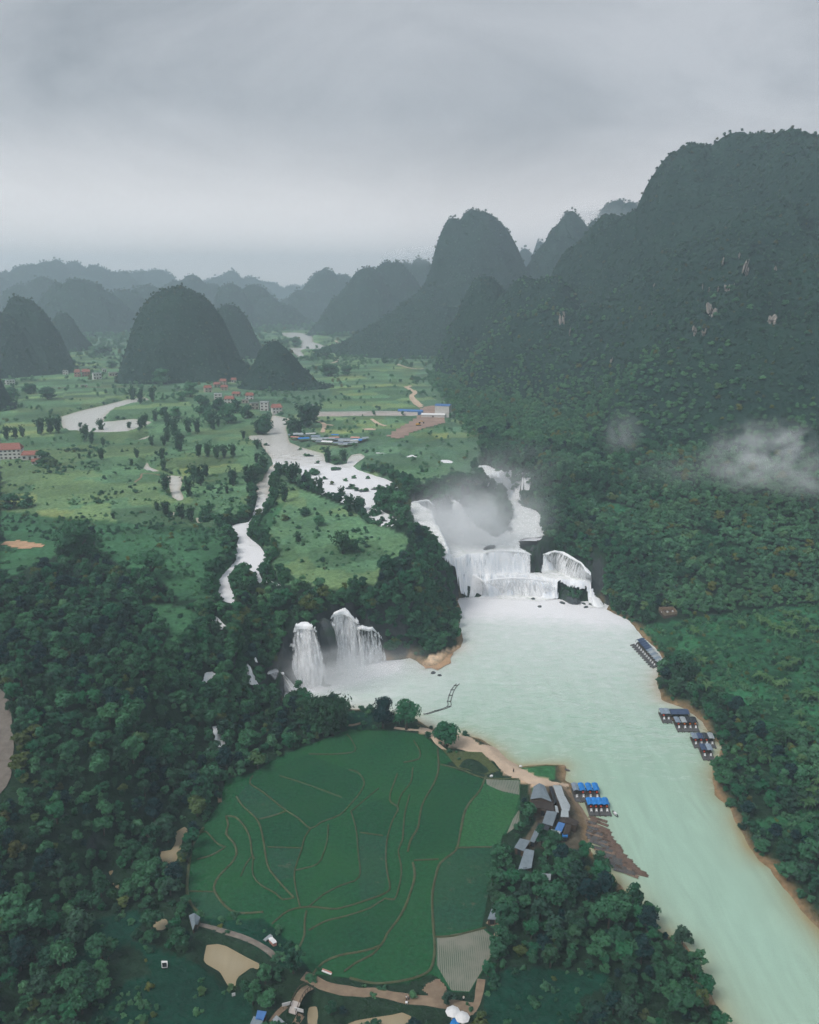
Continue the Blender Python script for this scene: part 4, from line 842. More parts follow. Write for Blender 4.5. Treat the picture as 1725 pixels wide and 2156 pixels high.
for (a_, b_, s) in [(1450,670,(1.6,1.2,.7)),(1490,685,(1.2,1,.6))]:
    px_, py_ = cG(a_, b_); boulder('boulder', at(px_, py_, 0), s, 'small rock in the shallows off the orange headland beach', None, 2, 'rocks off the headland')
def outcrop(crop, a_, b_, z_, s, label, bushes=0):
    px_, py_ = crop(a_, b_); p_ = at(px_, py_, z_); o_ = boulder('rock_outcrop', p_, s, label); g = random.Random(a_)
    for k in range(bushes):
        q = bpy.data.objects.new('bush', (TREE_LOW + SHRUB_D)[k % 7]); COL.objects.link(q); q.parent = o_; th = g.random() * 6.28; r_ = g.uniform(.1, .85); f_ = g.uniform(.22, .42) if k % 7 < 4 else g.uniform(.8, 1.3)
        q.location = (s[0] * r_ * math.cos(th), s[1] * r_ * math.sin(th), s[2] * (0.92 * math.sqrt(1 - r_ * r_)) - .6); q.scale = (f_, f_, f_)
    return o_
outcrop(cE, 1075, 880, 14, (6.5, 5, 11), 'mossy rock pillar between the two curtains of the great fall', 14)
outcrop(cE, 1310, 1110, 1, (13, 6, 5.5), 'bushy rock islet at the foot of the great fall', 26)
outcrop(cE, 400, 520, 33, (8, 6, 12), 'dark rock buttress splitting the upper fall', 14)
outcrop(cG, 1022, 490, 9, (1.8, 1.2, 8), 'dark rock rib showing through the twin falls')
outcrop(cG, 800, 520, 14, (5.5, 4, 15), 'dark wet rock wall between the twin falls')

# drifting spray and cloud: closed puffs of thin white vapour
def puff(name, p_, s, den, label, seed, sc=2.2, rot=0.0, cat='mist', pw=2.0, lo=0.36):
    o_ = mesh_obj(name, ICO2[0], ICO2[1]); o_.location = p_; o_.scale = s; o_.rotation_euler = (0, 0, rot)
    m = bpy.data.materials.new('vapour'); m.use_nodes = True; t = m.node_tree; t.nodes.clear(); ou = t.nodes.new('ShaderNodeOutputMaterial'); v = t.nodes.new('ShaderNodeVolumePrincipled')
    v.inputs['Color'].default_value = (0.97, 0.985, 1, 1); oc = t.nodes.new('ShaderNodeTexCoord').outputs['Object']
    ln = t.nodes.new('ShaderNodeVectorMath'); ln.operation = 'LENGTH'; t.links.new(oc, ln.inputs[0])
    ad = t.nodes.new('ShaderNodeVectorMath'); ad.operation = 'ADD'; ad.inputs[1].default_value = (seed * 3.1, seed, 0); t.links.new(oc, ad.inputs[0])
    n = nz(t, sc, 4, 0.6, ad.outputs[0], 0.4); fall = mr(t, ln.outputs['Value'], 0.92, 0.05); f2 = mth(t, 'POWER', fall, pw)
    d = mth(t, 'MULTIPLY', mth(t, 'MULTIPLY', f2, mr(t, n.outputs['Fac'], lo, 0.72)) if lo is not None else f2, den); t.links.new(d, v.inputs['Density']); t.links.new(v.outputs[0], ou.inputs['Volume'])
    try: m.cycles.volume_step_rate = 1.0
    except Exception: pass
    o_.data.materials.append(m); return tag(o_, label, cat, kind='stuff')
puff('mist', at(*cG(790,690), 4), (38, 18, 18), 0.30, 'white spray boiling at the foot of the twin falls', 1, 2.6, 0, 'mist', 1.2, .3)
puff('mist', at(*cG(1080,620), 4), (40, 22, 12), 0.06, 'thin spray drifting from the twin falls over the pool', 2, 2.4, 0, 'mist', 1.2, .3)
puff('mist', at(*cE(480,630), 34), (52, 34, 30), 0.36, 'white spray filling the basin of the great fall', 3)
puff('mist', at(*cE(700,520), 48), (60, 42, 40), 0.11, 'thin spray drifting over the trees by the great fall', 4)
puff('mist', at(*cE(800,960), 8), (62, 24, 16), 0.06, 'thin spray over the lower tiers of the great fall', 5)
puff('cloud', at_D(1612, 960, 560), (56, 32, 30), 0.17, 'grey wisp of cloud hanging against the mountain slope', 6, 2.9, 0.2, 'cloud', 1.6, .45)
puff('cloud', at_D(1560, 1000, 565), (36, 24, 14), 0.05, 'thin tail of the cloud wisp trailing over the treetops', 12, 2.8, 0.5, 'cloud')
puff('cloud', at_D(1440, 990, 590), (60, 36, 20), 0.018, 'faint mist drifting between the two cloud wisps', 13, 2.8, 0.3, 'cloud')
puff('cloud', at_D(1690, 1010, 545), (34, 24, 18), 0.08, 'trailing edge of cloud sinking down the slope', 9, 1.6, -0.3, 'cloud')
puff('cloud', at_D(1312, 915, 640), (24, 18, 28), 0.07, 'small faint wisp of cloud above the east bank forest', 7, 2.6, 0.4, 'cloud')
puff('cloud', at_D(1080, 985, 600), (70, 50, 28), 0.022, 'thin veil of cloud over the woods behind the great fall', 8, 1.4, 0.1, 'cloud')

for i, (a_, b_, D_, w_, h_, dn) in enumerate([(1265, 455, 2150, 110, 34, .02), (900, 545, 2850, 160, 40, .006)]):
    puff('cloud', at_D(a_, b_, D_), (w_, 160, h_), dn, 'low cloud veiling the tops of the distant hills, %s' % ('behind the mountain shoulder', 'behind the twin peak')[i], 20 + i, 1.8, 0.0, 'cloud')
# pale limestone faces on the mountain
for (a_, b_, w_, h_) in [(710,780,26,70),(740,830,8,40),(1300,750,36,60),(1230,830,22,50),(1270,832,16,32),(1435,590,20,70),(1410,525,8,30),(1343,560,8,44),(1265,650,8,40),(1292,655,8,34),(1360,655,22,26),(1540,785,32,42),(1072,640,8,18),(1062,752,8,12),(1555,580,14,36),(905,940,12,20),(1328,660,10,20),(1390,650,10,30)]:
    px_, py_ = cH(a_, b_); p_ = march(px_, py_, lambda X, Y: np.maximum(gz(X, Y), mz_(X, Y))); dep = p_[1] * CP - (p_[2] - CAMZ) * SP; k_ = cH.k * dep / F
    g = np.random.default_rng(a_); e_ = empty('limestone_cliff', p_ + np.array([-p_[0], -p_[1], 0]) / np.hypot(p_[0], p_[1]) * 0.8, math.atan2(-p_[0], p_[1])); W_, H_ = w_ * k_, h_ * k_; v, f = ICO2
    for q in range(3 + int(w_ > 14) * 4):
        jag = (0.35 + 1.3 * fbm(v[:, 0] * 2 + a_ + q, v[:, 2] * 2 + b_, 0.5, 3, 8 + q))[:, None]; sl = mesh_obj('rock_slab', v * jag * np.array([W_ * g.uniform(.12, .3), 3.5, H_ * g.uniform(.18, .42)]), f, M['limestone'], e_)
        sl.location = (W_ * g.uniform(-.4, .4), g.uniform(-1, 1.5), H_ * g.uniform(-.35, .35)); sl.rotation_euler = (R(-14), R(g.uniform(-14, 14)), 0)
    o_ = e_
    tag(o_, 'bare pale limestone face showing through the mountain forest', 'cliff', 'limestone faces on the mountain')

# ------------------------------------------------------------------ paddy field
m, t, p, o = new_mat('flooded_paddy'); pos = geo_pos(t); wv = t.nodes.new('ShaderNodeTexWave'); wv.inputs['Scale'].default_value = 0.55; wv.inputs['Distortion'].default_value = 1.2; wv.inputs['Detail'].default_value = 2; t.links.new(pos, wv.inputs[0])
n = nz(t, 0.09, 4, 0.6, pos); c = mixc(t, mth(t, 'MULTIPLY', mr(t, wv.outputs['Fac'], 0.35, 0.75), mr(t, n.outputs['Fac'], 0.36, 0.56)), (0.21, 0.21, 0.165), (0.07, 0.115, 0.07)); t.links.new(c, p.inputs['Base Color']); p.inputs['Roughness'].default_value = 0.25; M['flooded'] = m
def rice_mat(name, col, dry=0.0):
    m, t, p, o = new_mat(name); pos = geo_pos(t); n = nz(t, 0.8, 5, 0.7, pos); n2 = nz(t, 0.06, 4, 0.55, pos)
    c = mixc(t, mr(t, n.outputs['Fac'], 0.3, 0.7), tuple(v * 0.55 for v in col), tuple(v * 1.4 for v in col)); c = mixc(t, mr(t, n2.outputs['Fac'], 0.35, 0.75, 0, 0.7), c, tuple(v * w_ for v, w_ in zip(col, (1.6, 1.2, 0.9))))
    if dry: c = mixc(t, mr(t, nz(t, 0.3, 5, 0.7, pos).outputs['Fac'], 0.6, 0.72, 0, dry), c, (0.16, 0.14, 0.10))
    t.links.new(c, p.inputs['Base Color']); p.inputs['Roughness'].default_value = 0.85; p.inputs['Specular IOR Level'].default_value = 0.15; bumpn(t, p, n.outputs['Fac'], 0.6, 0.35); return m
M['rice'] = rice_mat('rice', (0.014, 0.086, 0.036)); M['rice_b'] = rice_mat('rice_dense', (0.011, 0.073, 0.033)); M['rice_thin'] = rice_mat('thin_rice', (0.018, 0.078, 0.044), 0.4); M['rice_pale'] = rice_mat('pale_rice', (0.026, 0.115, 0.046)); M['turf'] = rice_mat('dry_turf', (0.070, 0.095, 0.040), 0.3)
M['bund'] = plain('trodden_earth_bank', (0.075, 0.092, 0.046), 0.95, 0.5, 0.35)
def flat_poly(name, P_, mat, parent=None, thick=0.0):
    bm = bmesh.new(); vs = [bm.verts.new(tuple(map(float, q))) for q in P_]; f_ = bm.faces.new(vs)
    if f_.normal.z < 0: f_.normal_flip()
    bmesh.ops.triangulate(bm, faces=[f_]); me = bpy.data.meshes.new(name); bm.to_mesh(me); bm.free()
    o_ = bpy.data.objects.new(name, me); COL.objects.link(o_); me.materials.append(mat); o_.parent = parent; return o_
def smooth_line(P_, step=2.0):
    P_ = np.array(P_, float); 
    if len(P_) > 2:                                   # Catmull-Rom
        Q = np.vstack([2 * P_[0] - P_[1], P_, 2 * P_[-1] - P_[-2]]); out_ = []
        for i in range(1, len(Q) - 2):
            n_ = max(2, int(np.linalg.norm(Q[i + 1] - Q[i]) / step))
            for t_ in np.arange(n_) / n_: out_.append(0.5 * (2 * Q[i] + (Q[i + 1] - Q[i - 1]) * t_ + (2 * Q[i - 1] - 5 * Q[i] + 4 * Q[i + 1] - Q[i + 2]) * t_ ** 2 + (3 * Q[i] - Q[i - 1] - 3 * Q[i + 1] + Q[i + 2]) * t_ ** 3))
        out_.append(P_[-1]); return np.array(out_)
    return resample(P_, max(2, int(np.linalg.norm(P_[1] - P_[0]) / step)))[0]
def ribbon(name, W, width, mat, parent=None, rise=0.06, crest=0.0, seed=0, zf=None):
    """a strip laid along W (world xy); crest > 0 makes it a raised bank"""
    W = smooth_line(np.asarray(W)[:, :2]); T = np.gradient(W, axis=0); T /= np.linalg.norm(T, axis=1)[:, None] + 1e-9; Nn = np.c_[-T[:, 1], T[:, 0]]
    k_ = np.arange(len(W)); w_ = width * (0.75 + 0.5 * fbm(k_ * 2.0, k_ * 0 + seed, 5, 3, seed)); V = []
    for off, up_ in ((-.5, 0), (-.22, crest), (.22, crest), (.5, 0)):
        q = W + Nn * (off * w_)[:, None]; z_ = (gz(q[:, 0], q[:, 1]) if zf is None else zf(q[:, 0], q[:, 1])) + rise + up_ * (0.7 + 0.6 * fbm(k_ * 2., k_ * 0 + seed + 9, 4, 2, seed)); V.append(np.c_[q, z_])
    n_ = len(W); V = np.concatenate(V); i = np.arange(n_ - 1); Q = np.concatenate([np.c_[i + n_ * j, i + n_ * (j + 1), i + 1 + n_ * (j + 1), i + 1 + n_ * j][:, ::-1] for j in range(3)])
    o_ = big_mesh(name, V, Q, mat, True); o_.parent = parent; return o_
def lowz(pts, z=2.5): return [at(a_, b_, z) for a_, b_ in pts]
field = flat_poly('paddy_field', [p_ + np.array([0, 0, .02]) for p_ in lowz(PADDY, 2.5)], M['rice']); tag(field, kind='structure')
PLOTS = [([(460,520),(590,480),(650,515),(710,565),(665,660),(500,655)], 'rice_b'), ([(350,410),(415,345),(580,470),(540,500),(460,525)], 'rice_thin'), ([(500,655),(665,660),(640,740),(630,800),(560,820),(520,770)], 'rice_thin'),
 ([(945,590),(1075,600),(1078,800),(1060,880),(950,915),(945,800)], 'rice_thin'), ([(1425,660),(1620,660),(1575,860),(1540,1040),(1312,1080),(1302,900),(1330,745)], 'rice_thin'), ([(1320,1092),(1545,1052),(1592,1092),(1585,1180),(1478,1356),(1392,1350),(1322,1230)], 'flooded'),
 ([(1560,325),(1722,332),(1722,402),(1640,385),(1565,358)], 'flooded'), ([(1455,492),(1550,345),(1640,388),(1722,404),(1690,520),(1640,600),(1620,652),(1428,652)], 'rice_pale'), ([(122,862),(240,872),(318,960),(298,1006),(160,985)], 'rice_thin'), ([(165,602),(258,642),(298,657),(165,712)], 'rice_b'),
 ([(430,315),(700,205),(890,280),(965,335),(850,497),(712,560),(590,475),(420,345)], 'rice_b'), ([(1250,440),(1320,340),(1345,262),(1540,325),(1450,492),(1425,640),(1405,672),(1215,715),(1190,640),(1235,550)], 'rice_b'), ([(1690,520),(1722,470),(1722,545),(1660,590)], 'flooded'),
 ([(700,1060),(880,992),(1062,906),(1112,912),(1160,955),(1075,1075),(1040,1130),(850,1178),(730,1250),(655,1145)], 'rice_b'), ([(905,480),(1100,400),(1100,440),(1130,468),(1078,600),(945,585)], 'rice_b'), ([(1345,180),(1420,190),(1540,195),(1625,285),(1560,305),(1420,268)], 'turf')]
for i, (P_, mn) in enumerate(PLOTS):
    o_ = flat_poly('plot', lowz(cA(P_), 2.526 + 0.004 * i), M[mn], field)
    if mn == 'flooded': o_['label'] = 'flooded plot with thin rows of young rice'
BUNDS = [([(1325,175),(1330,270),(1310,340),(1255,440),(1240,500),(1230,560),(1195,620),(1180,680)],1.3),([(1205,730),(1215,790),(1195,870),(1165,950),(1130,1010),(1080,1075),(1050,1130),(960,1160),(850,1180),(770,1215),(720,1270)],1.4),([(1050,1130),(1010,1175),(930,1215),(870,1260)],1.2),
 ([(1560,310),(1530,380),(1480,440),(1455,490),(1440,560),(1425,640),(1410,675),(1340,730),(1315,800),(1300,880),(1300,960),(1305,1050),(1312,1150),(1300,1225),(1270,1265),(1170,1300),(1020,1315),(900,1290)],1.5),([(1340,255),(1440,280),(1550,320),(1720,325)],1.0),([(1410,660),(1520,656),(1620,655)],.8),([(1310,1090),(1400,1085),(1560,1045)],1.2),
 ([(430,310),(415,345),(480,390),(580,470),(650,515),(710,565),(760,535),(850,500),(900,450),(950,390),(970,340),(940,295),(895,280)],.9),([(350,410),(380,455),(430,500),(460,540),(480,620),(500,740),(530,790),(590,860),(630,900)],1.1),([(460,520),(540,500),(590,480)],.9),([(710,565),(680,610),(665,670),(640,740),(630,800),(645,890),(660,950)],.9),
 ([(300,505),(345,510),(385,550),(415,610),(425,690),(440,715)],1.1),([(425,700),(395,740),(370,800)],.7),([(430,710),(430,790),(470,840),(540,880),(575,910),(630,900)],.8),([(300,505),(310,550),(300,590),(340,640),(350,690),(320,740),(270,790),(240,850),(270,910),(320,960),(380,975),(480,970)],1.3),([(160,715),(230,695),(290,660)],.9),([(160,600),(200,580),(260,640),(300,655)],.8),
 ([(1130,300),(1095,400),(1100,440),(1135,465),(1105,530),(1080,620),(1075,720),(1085,800),(1095,850),(1070,880),(960,920),(860,950),(810,955),(700,945),(600,965),(520,1030)],1.0),([(1205,270),(1195,340),(1150,400),(1130,460)],.9),([(1190,400),(1165,500),(1155,620),(1135,670),(1150,760),(1140,840),(1115,910),(1070,905),(1000,950),(880,990),(780,1015),(700,1060)],.9),([(690,965),(680,1020),(680,1080),(655,1140)],1.1),
 ([(560,310),(700,355),(860,415)],.5),([(905,480),(930,570),(940,680),(945,800),(860,840),(780,880),(700,945)],.7),([(190,560),(140,640),(120,740),(110,860),(130,930),(180,985)],1.6),([(630,770),(740,740),(770,690),(790,620),(795,545)],.7),([(885,110),(905,130),(925,190),(830,205),(700,205)],.7),([(1210,140),(1240,190),(1230,230),(1160,245)],.9),([(500,655),(580,658),(665,660)],.5),([(950,585),(1060,600)],.5),([(1210,720),(1330,715)],.7),([(1040,370),(980,420),(910,480)],.6),([(120,870),(240,872)],.6)]
for i, (P_, w_) in enumerate(BUNDS): ribbon('bund', lowz(cA(P_), 2.6), w_ * .55, M['bund'], field, 0.10, 0.28, i, lambda X, Y: 0 * X + 2.5)
def px_ribbon(name, crop, pts, w_, mat, rise=0.08): return tag(ribbon(name, gp_many(crop(pts)), w_, M[mat], None, rise, 0.03, len(pts)), kind='structure')
px_ribbon('path', cA, [(165,1030),(230,1045),(310,1070),(400,1100),(470,1135),(520,1170),(550,1205)], 1.9, 'track')
px_ribbon('path', cA, [(270,440),(265,395),(245,360)], 1.4, 'dirt'); px_ribbon('path', cA, [(200,300),(240,280),(300,262)], 1.2, 'dirt')
px_ribbon('path', cL, [(730,238),(775,255),(830,285),(900,305),(960,315),(1050,325),(1100,322),(1200,342),(1320,362),(1450,375),(1560,395),(1620,405)], 3.6, 'dirt')
px_ribbon('path', cL, [(1600,430),(1640,385),(1655,320),(1665,255)], 2.2, 'dirt'); px_ribbon('path', cL, [(690,489),(720,440),(560,489)][:2] , 2.0, 'dirt')
px_ribbon('path', cL, [(640,395),(600,430),(560,480)], 1.6, 'dirt'); px_ribbon('path', cL, [(1620,405),(1560,440),(1500,420)], 3.0, 'dirt')
px_ribbon('path', cG, [(870,975),(960,985),(1020,970)], 1.6, 'dirt'); px_ribbon('path', cG, [(1215,1000),(1300,1010),(1400,1020),(1440,1050),(1480,1100),(1530,1140)], 1.6, 'sand')
px_ribbon('path', cQ, [(330,345),(430,370),(520,395),(600,440),(640,490),(720,520),(760,555),(850,580),(930,600)], 2.2, 'sand')
px_ribbon('path', cB, [(730,440),(800,520),(860,600),(910,660),(960,750),(1000,840),(1030,920)], 1.5, 'dirt'); px_ribbon('path', cN, [(110,620),(160,650),(150,700),(135,760)], 2.0, 'dirt')
for pts, w_, mt in [([(0,545),(50,538),(78,522),(82,508),(66,504)],7,'track'),([(45,485),(90,468),(130,450)],6,'track'),([(215,592),(430,592),(640,590)],4,'track'),([(1335,735),(1362,748),(1355,782)],4,'sand'),([(1362,748),(1400,752)],4,'sand'),([(1560,725),(1590,745),(1620,755)],4,'sand'),([(1395,490),(1418,480),(1405,468)],6,'sand'),([(1410,395),(1440,430)],6,'sand'),([(1705,595),(1725,585)],5,'sand')]: px_ribbon('road', cV, pts, w_, mt, 0.3)
px_ribbon('road', cH, [(88,1042),(125,1064),(113,1082),(150,1118)], 6, 'sand', 0.3); px_ribbon('road', cH, [(50,952),(100,968),(160,972)], 5, 'sand', 0.3)
px_ribbon('road', cD, [(1298,0),(1330,48),(1376,82)], 6, 'sand', 0.3); px_ribbon('path', cC, [(770,410),(805,385),(820,360),(900,365),(925,375)], 1.2, 'dirt')
ribbon('road', [at(-60,1640,33),at(-12,1600,33),at(2,1530,33),at(-10,1480,33),at(-60,1440,33)], 7.5, M['track'], None, 0.3)['kind'] = 'structure'
KEEP_OUT.append(([at(-200,1650,33),at(10,1640,33),at(22,1530,33),at(5,1460,33),at(-200,1430,33)], 1.0))
# orange beach of the headland and the bare ramp of the works
M['orange'] = plain('orange_sand', (0.50, 0.32, 0.19), 0.95, 0.25, 0.3)
# ------------------------------------------------------------------ general builders
def box_geo(x0, x1, y0, y1, z0, z1):
    return [(x, y, z) for z in (z0, z1) for y in (y0, y1) for x in (x0, x1)], [(0, 2, 3, 1), (4, 5, 7, 6), (0, 1, 5, 4), (2, 6, 7, 3), (0, 4, 6, 2), (1, 3, 7, 5)]
BOX = {}
def part(name, parent, mat, x0, x1, y0, y1, z0, z1):
    v, f = box_geo(x0, x1, y0, y1, z0, z1); return mesh_obj(name, v, f, mat, parent)
def geo_part(name, parent, mat, parts, smooth=False):
    V, Fc = join_geo(parts); return mesh_obj(name, V, Fc, mat, parent, smooth)
M['wall_white'] = plain('limewashed_wall', (0.62, 0.60, 0.57), 0.85, 0.15, 0.4); M['wall_tan'] = plain('tan_render', (0.46, 0.40, 0.33), 0.85, 0.2, 0.4); M['wall_brick'] = plain('raw_brick', (0.38, 0.20, 0.15), 0.9, 0.25, 0.5)
M['roof_red'] = plain('red_tiles', (0.33, 0.13, 0.10), 0.8, 0.3, 0.8); M['roof_grey'] = plain('grey_sheet_roof', (0.20, 0.245, 0.28), 0.55, 0.2, 0.5); M['roof_pale'] = plain('pale_sheet_roof', (0.36, 0.40, 0.42), 0.55, 0.18, 0.5); M['roof_brown'] = plain('brown_sheet_roof', (0.055, 0.042, 0.036), 0.7, 0.3, 0.5)
M['roof_blue'] = plain('blue_sheet', (0.07, 0.19, 0.45), 0.5, 0.2, 0.6); M['roof_dark'] = plain('dark_roof', (0.035, 0.040, 0.050), 0.7, 0.3, 0.5); M['glass'] = plain('dark_window', (0.03, 0.035, 0.04), 0.2, 0.2, 2); M['wood'] = plain('weathered_wood', (0.10, 0.07, 0.05), 0.85, 0.35, 1.5)
M['blue_tarp'] = plain('bright_blue_canvas', (0.02, 0.22, 0.62), 0.45, 0.22, 0.8); M['navy'] = plain('navy_canvas', (0.055, 0.085, 0.16), 0.5, 0.25, 0.8); M['canvas'] = plain('grey_blue_canvas', (0.24, 0.30, 0.37), 0.55, 0.2, 0.8); M['white'] = plain('white_plastic', (0.78, 0.78, 0.78), 0.5, 0.08, 2); M['red'] = plain('red_lantern_cloth', (0.65, 0.06, 0.02), 0.6, 0.15, 3); M['orange_cloth'] = plain('orange_cloth', (0.72, 0.16, 0.02), 0.6, 0.15, 3)
M['bamboo'] = plain('wet_bamboo', (0.15, 0.10, 0.075), 0.7, 0.4, 0.8); M['bamboo_b'] = plain('grey_bamboo', (0.10, 0.10, 0.10), 0.7, 0.35, 0.8); M['concrete'] = plain('pale_concrete', (0.50, 0.45, 0.42), 0.85, 0.15, 0.3); M['pink_soil'] = plain('cut_soil', (0.36, 0.25, 0.20), 0.95, 0.25, 0.08); M['yellow'] = plain('yellow_paint', (0.60, 0.32, 0.03), 0.5, 0.15, 1)
M['skin'] = plain('skin', (0.40, 0.24, 0.17), 0.6, 0.1, 3); M['cloth_dark'] = plain('dark_clothes', (0.02, 0.02, 0.03), 0.8, 0.2, 3); M['pink'] = plain('pink_panels', (0.62, 0.30, 0.24), 0.6, 0.1, 2)

for i, (a_, b_, w_) in enumerate([(490,458,9),(556,516,4),(528,598,9),(706,568,8),(850,632,4),(956,636,4),(672,682,3),(840,712,10),(930,738,6),(1012,722,6),(790,657,2.5),(412,412,3),(620,640,5),(885,730,6),(1085,968,4),(1010,985,3),(90,370,6),(160,375,6)]):
    px_, py_ = cD(a_, b_); p_ = march(px_, py_, level); e_ = empty('river_islet', (p_[0], p_[1], p_[2] - .7)); tag(e_, 'small bushy islet splitting the white rapids above the great fall', 'islet', 'bushy islets in the rapids')
    v, f = ICO2; mesh_obj('rock', v * (0.7 + .6 * fbm(v[:, 0] + a_, v[:, 1] + v[:, 2], .7, 2, 3))[:, None] * np.array([w_ * .55, w_ * .35, .9]), f, M['rock'], e_)
    for k in range(max(1, int(w_ / 2.2))):
        q = bpy.data.objects.new('bush', (SHRUB_D + SHRUB)[(i + k) % 6]); COL.objects.link(q); q.parent = e_; s = rnd.uniform(.7, 1.2); q.scale = (s, s, s); q.location = (rnd.uniform(-.42, .42) * w_, rnd.uniform(-.2, .2) * w_, .5)
# ------------------------------------------------------------------ sheds of the landing: roofs measured in the picture
def shed(corners, zr, roofm, label, wallm='wood', gable=None, tilt=0.5, name='shed', cat='shed'):
    """corners: far-left, far-right, near-right, near-left of the roof in the picture; zr eave height"""
    P_ = np.array([at(a_, b_, zr) for a_, b_ in corners]); c_ = P_.mean(0); g0 = float(gz(c_[0], c_[1])[0]); e_ = empty(name, (c_[0], c_[1], g0)); tag(e_, label, cat)
    Q = P_ - np.array([c_[0], c_[1], g0]); n_ = len(Q); h = zr - g0
    I = Q * np.array([.9, .9, 1]); wv = [(q[0], q[1], -.6) for q in I] + [(q[0], q[1], q[2] - .12) for q in I]
    mesh_obj('wall', wv, [(i, (i + 1) % n_, (i + 1) % n_ + n_, i + n_) for i in range(n_)], M[wallm], e_)
    if gable and n_ == 4:
        a_, b_ = ((Q[0] + Q[1]) / 2, (Q[3] + Q[2]) / 2) if gable == 'v' else ((Q[0] + Q[3]) / 2, (Q[1] + Q[2]) / 2)
        up_ = np.array([0, 0, gable and 1.1]); a_, b_ = a_ + up_, b_ + up_
        sides = [(Q[0], a_, b_, Q[3]), (a_, Q[1], Q[2], b_)] if gable == 'v' else [(Q[0], Q[1], b_, a_), (a_, b_, Q[2], Q[3])]
        for s in sides:
            v = [tuple(q) for q in s] + [tuple(q - np.array([0, 0, .12])) for q in s]; mesh_obj('roof', v, [(0, 1, 2, 3), (7, 6, 5, 4), (0, 4, 5, 1), (1, 5, 6, 2), (2, 6, 7, 3), (3, 7, 4, 0)], M[roofm], e_)
        ends = [(Q[0], Q[1], a_), (Q[3], Q[2], b_)] if gable == 'v' else [(Q[0], Q[3], a_), (Q[1], Q[2], b_)]
        for s in ends: mesh_obj('gable', [tuple(q * np.array([.93, .93, 1]) - np.array([0, 0, .1])) for q in s], [(0, 1, 2)], M[wallm], e_)
    else:
        T_ = Q.copy(); T_[:n_ // 2, 2] += tilt; v = [tuple(q) for q in T_] + [tuple(q - np.array([0, 0, .12])) for q in T_]
        o_ = mesh_obj('roof', v, [tuple(range(n_)), tuple(range(2 * n_ - 1, n_ - 1, -1))] + [(i, i + n_, (i + 1) % n_ + n_, (i + 1) % n_) for i in range(n_)], M[roofm], e_)
    # corrugation battens laid over the roof, and a dark doorway on the near wall
    nl, nr = Q[-1], Q[n_ // 2]; md = (nl + nr) / 2 * np.array([.905, .905, 1]); d = (nr - nl) / (np.linalg.norm(nr - nl) + 1e-6); nn = np.array([d[1], -d[0], 0]) * .03
    dv = [md - d * .6 + nn + np.array([0, 0, -h + .05 - 0]), md + d * .6 + nn + np.array([0, 0, -h + .05]), md + d * .6 + nn + np.array([0, 0, -h + 2.0]), md - d * .6 + nn + np.array([0, 0, -h + 2.0])]
    mesh_obj('door', [tuple(q) for q in dv], [(0, 1, 2, 3)], M['glass'], e_)
    KEEP_OUT.append((P_[:, :2], 2.0)); return e_
